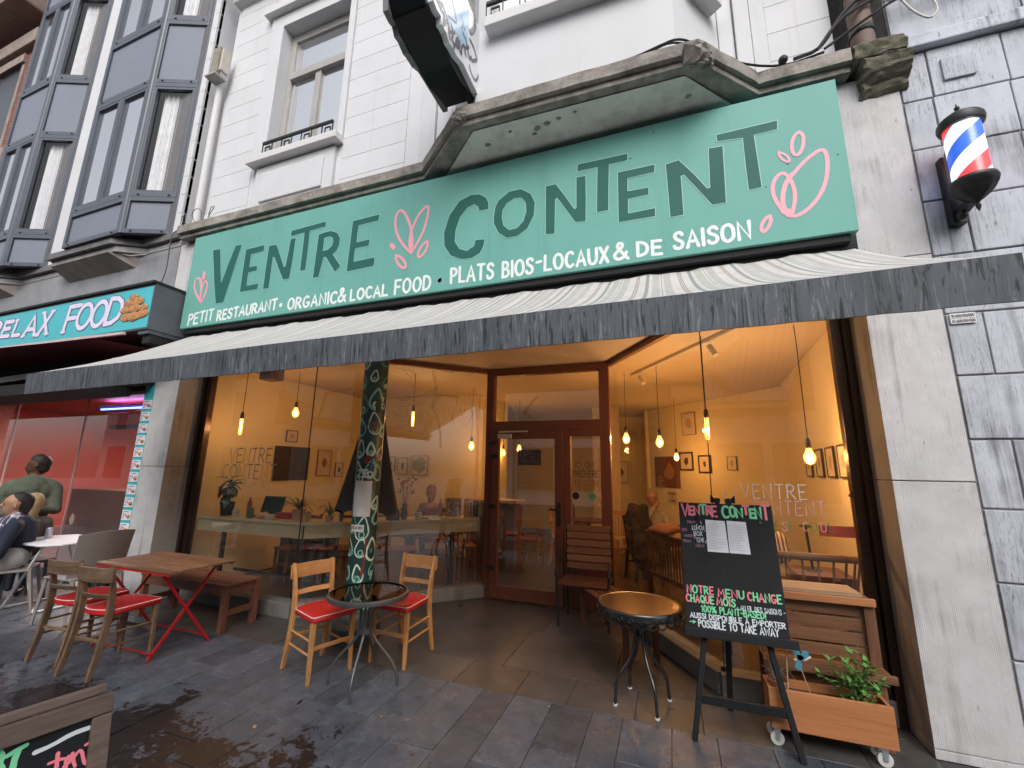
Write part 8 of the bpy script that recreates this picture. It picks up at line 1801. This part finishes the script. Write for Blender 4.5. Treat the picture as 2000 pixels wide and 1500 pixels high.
b += [(hc + up * .06 - l_ * .03, hc + up * .05 - l_ * .05, r * .95, r * .92, 2), (hc + up * .085 + l_ * .02, hc + up * .08 + l_ * .05, r * .55, r * .4, 2), (hc - l_ * .06, hc - l_ * .06 - up * .05, r * .8, r * .62, 2)]
m2 = figure('person', 'dark haired man in a plaid scarf and navy jacket seated at the left edge', b, [SK2, NVY, HR, PLD, WTR, M_BLK, mat('stubble_skin', (.2, .11, .075), .7)], (X, Y, 0)); eyes(m2, hc, r, lk)
wr = turn([((X - .2, Y - .26, .81), (X, Y, 0), 0, 0, 0)], (X, Y), radians(58))[0][0]; MB().tube([wr + Vector((.012, .036 * cos(t), .036 * sin(t))) for t in [2 * pi * i / 12 for i in range(13)]], .009, 5).build('wristwatch', M_CHR, m2)
bpy.data.objects['taupe_chair.001'].location = (X + .05, Y + .03, 0); bpy.data.objects['taupe_chair.001'].rotation_euler = (0, 0, radians(150))
# blond woman behind him
hx = at_depth(66, 984, 5.15); X, Y, HZc = hx; b = []; lk = Vector((-.6, .3, -.1)); hc = Vector((X, Y, HZc)); shz = HZc - .22
b += [(hc - Vector((0, 0, .08)), (X, Y, shz + .04), .05, .055, 0), ((X, Y - .14, shz), (X, Y + .14, shz), .07, .07, 1), ((X, Y, shz - .05), (X, Y, .6), .13, .13, 1), ((X, Y - .06, .56), (X - .4, Y - .1, .54), .09, .06, 3), ((X, Y + .06, .56), (X - .4, Y + .1, .54), .09, .06, 3), ((X - .4, Y - .1, .54), (X - .38, Y - .1, .08), .055, .04, 3), ((X - .4, Y + .1, .54), (X - .38, Y + .1, .08), .055, .04, 3)]
for s in (-1, 1): el = Vector((X - .02, Y + s * .22, shz - .26)); wr = Vector((X - .22, Y + s * .12, .72)); b += [((X, Y + s * .16, shz), el, .055, .045, 1), (el, wr, .042, .03, 1)]; hand(b, wr, (-1, 0, -.2), 0)
head(hc, .09, lk, 0, 2, b, hairlong=True); m3_ = figure('person', 'blond long haired person in grey sitting behind the man with the scarf', b, [SK2, mat('grey_coat', (.12, .11, .10), .9), mat('blond_hair', (.38, .26, .13), .7, bmp=.5, bscale=60), DJN], (X, Y, 0))
tq = thing('cafe_stool', 'low stool under the blond person on the takeaway terrace', 'stool', (X, Y, 0)); MB().box(-.2, .2, -.2, .2, .42, .45).build('seat', M_ANTH, tq, world=False)
for sx in (-1, 1):
    for sy in (-1, 1): MB().bar((sx * .16, sy * .16, .42), (sx * .19, sy * .19, 0), .025, .025).build('leg', M_ANTH, tq, world=False)
# woman sitting in the right hand room, hand at her chin
hx = onY(1273, 972, 7.1); X, Y, HZc = hx.x, 7.1, hx.z; b = []; lk = Vector((.15, -1, -.18)); hc = Vector((X, Y, HZc)); shz = HZc - .25
SK3 = mat('warm_skin', (.24, .12, .07), .5)
b += [(hc - Vector((0, 0, .08)), (X, Y, shz + .04), .05, .055, 0), ((X - .16, Y, shz), (X + .16, Y, shz), .075, .075, 1), ((X, Y, shz - .06), (X, Y, .62), .15, .14, 1), ((X - .07, Y, .56), (X - .12, Y - .4, .56), .09, .065, 3), ((X + .07, Y, .56), (X + .12, Y - .4, .56), .09, .065, 3), ((X - .12, Y - .4, .54), (X - .12, Y - .38, .12), .055, .04, 3), ((X + .12, Y - .4, .54), (X + .12, Y - .38, .12), .055, .04, 3)]
el1 = Vector((X - .2, Y - .22, shz - .28)); el2 = Vector((X + .22, Y - .2, shz - .26)); w1 = Vector((X + .02, Y - .2, HZc - .15)); w2 = Vector((X - .06, Y - .28, shz - .3))
b += [((X - .18, Y, shz), el1, .058, .048, 1), (el1, w1, .045, .032, 1), ((X + .18, Y, shz), el2, .058, .048, 1), (el2, w2, .045, .032, 1)]; hand(b, w1, (.5, .2, .6), 0, (0, .6, .3)); hand(b, w2, (-1, -.1, 0), 0)
head(hc, .09, lk, 0, 2, b, hairlong=False); m4 = figure('person', 'person with short light hair and cream sweater sitting with chin on hand inside the café', b, [SK3, mat('cream_sweater', (.27, .23, .18), .9, var=.08, scale=8), mat('light_brown_hair', (.2, .12, .07), .8, bmp=.5, bscale=60), DJN], (X, Y, .06)); eyes(m4, hc, .09, lk)
tq = thing('cafe_bench', 'plain wooden bench the person with the cream sweater sits on', 'bench', (X, Y + .05, .06)); MB().box(-.45, .45, -.17, .17, .37, .40).build('seat', W_OAK['x'], tq, world=False)
for sx in (-1, 1): MB().box(sx * .4 - .02, sx * .4 + .02, -.15, .15, 0, .37).build('leg', W_OAK['z'], tq, world=False)
# person at the bar
hx = onY(842, 962, 6.6); X, Y, HZc = hx.x, 6.6, hx.z; b = []; lk = Vector((.3, -1, -.5)); hc = Vector((X, Y, HZc)); shz = HZc - .24
b += [(hc - Vector((0, 0, .08)), (X, Y, shz + .03), .05, .055, 0), ((X - .15, Y, shz), (X + .15, Y, shz), .07, .07, 1), ((X, Y, shz - .06), (X, Y, .62), .14, .13, 1), ((X - .06, Y, .56), (X - .1, Y - .38, .56), .085, .06, 3), ((X + .06, Y, .56), (X + .1, Y - .38, .56), .085, .06, 3), ((X - .1, Y - .38, .54), (X - .1, Y - .36, .12), .05, .04, 3), ((X + .1, Y - .38, .54), (X + .1, Y - .36, .12), .05, .04, 3)]
for s in (-1, 1): el = Vector((X + s * .22, Y - .15, shz - .25)); wr = Vector((X + s * .1, Y - .35, shz - .28)); b += [((X + s * .16, Y, shz), el, .055, .045, 1), (el, wr, .042, .03, 1)]; hand(b, wr, (-s * .5, -1, 0), 0)
head(hc, .09, lk, 0, 2, b, hairlong=True); m5 = figure('person', 'person with auburn hair bending over a table behind the counter right of the column', b, [SK3, mat('mauve_top', (.25, .18, .2), .9), mat('auburn_hair', (.16, .05, .025), .8), DJN], (X, Y, .06))
tq = copy_tree(bpy.data.objects['cafe_bench'], (X, Y + .05, .06), 0, 'plain wooden bench the person with auburn hair sits on')
# litter: leaves and crumbs on the paving
for i, (u, v, s) in enumerate(((745, 1402, .03), (500, 1415, .03), (995, 1308, .025), (725, 1303, .02), (1290, 1345, .025), (690, 1305, .02), (310, 1300, .02), (1075, 1380, .018))):
    p = onZ(u, v, .0035); mb = MB(); leaf(mb, p, (rp.uniform(-1, 1), rp.uniform(-1, 1), .12), s * 1.3, s * .7, 0, .3); o = mb.build('fallen_leaf', plain('ochre_leaf_%d' % i, (.35, .18 + .02 * i, .08 + .02 * i)), None)
    tag(o, ['ochre fallen leaf on the damp paving below the round glass table', 'orange brown fallen leaf on the wet patch at lower left', 'pale scrap on the porch slab before the door', 'small leaf under the round glass table', 'scrap beside the copper table foot', 'tiny leaf by the honey chair leg', 'tiny pale scrap by the weathered chairs', 'crumb on the paving right of the glass table'][i], 'leaf')
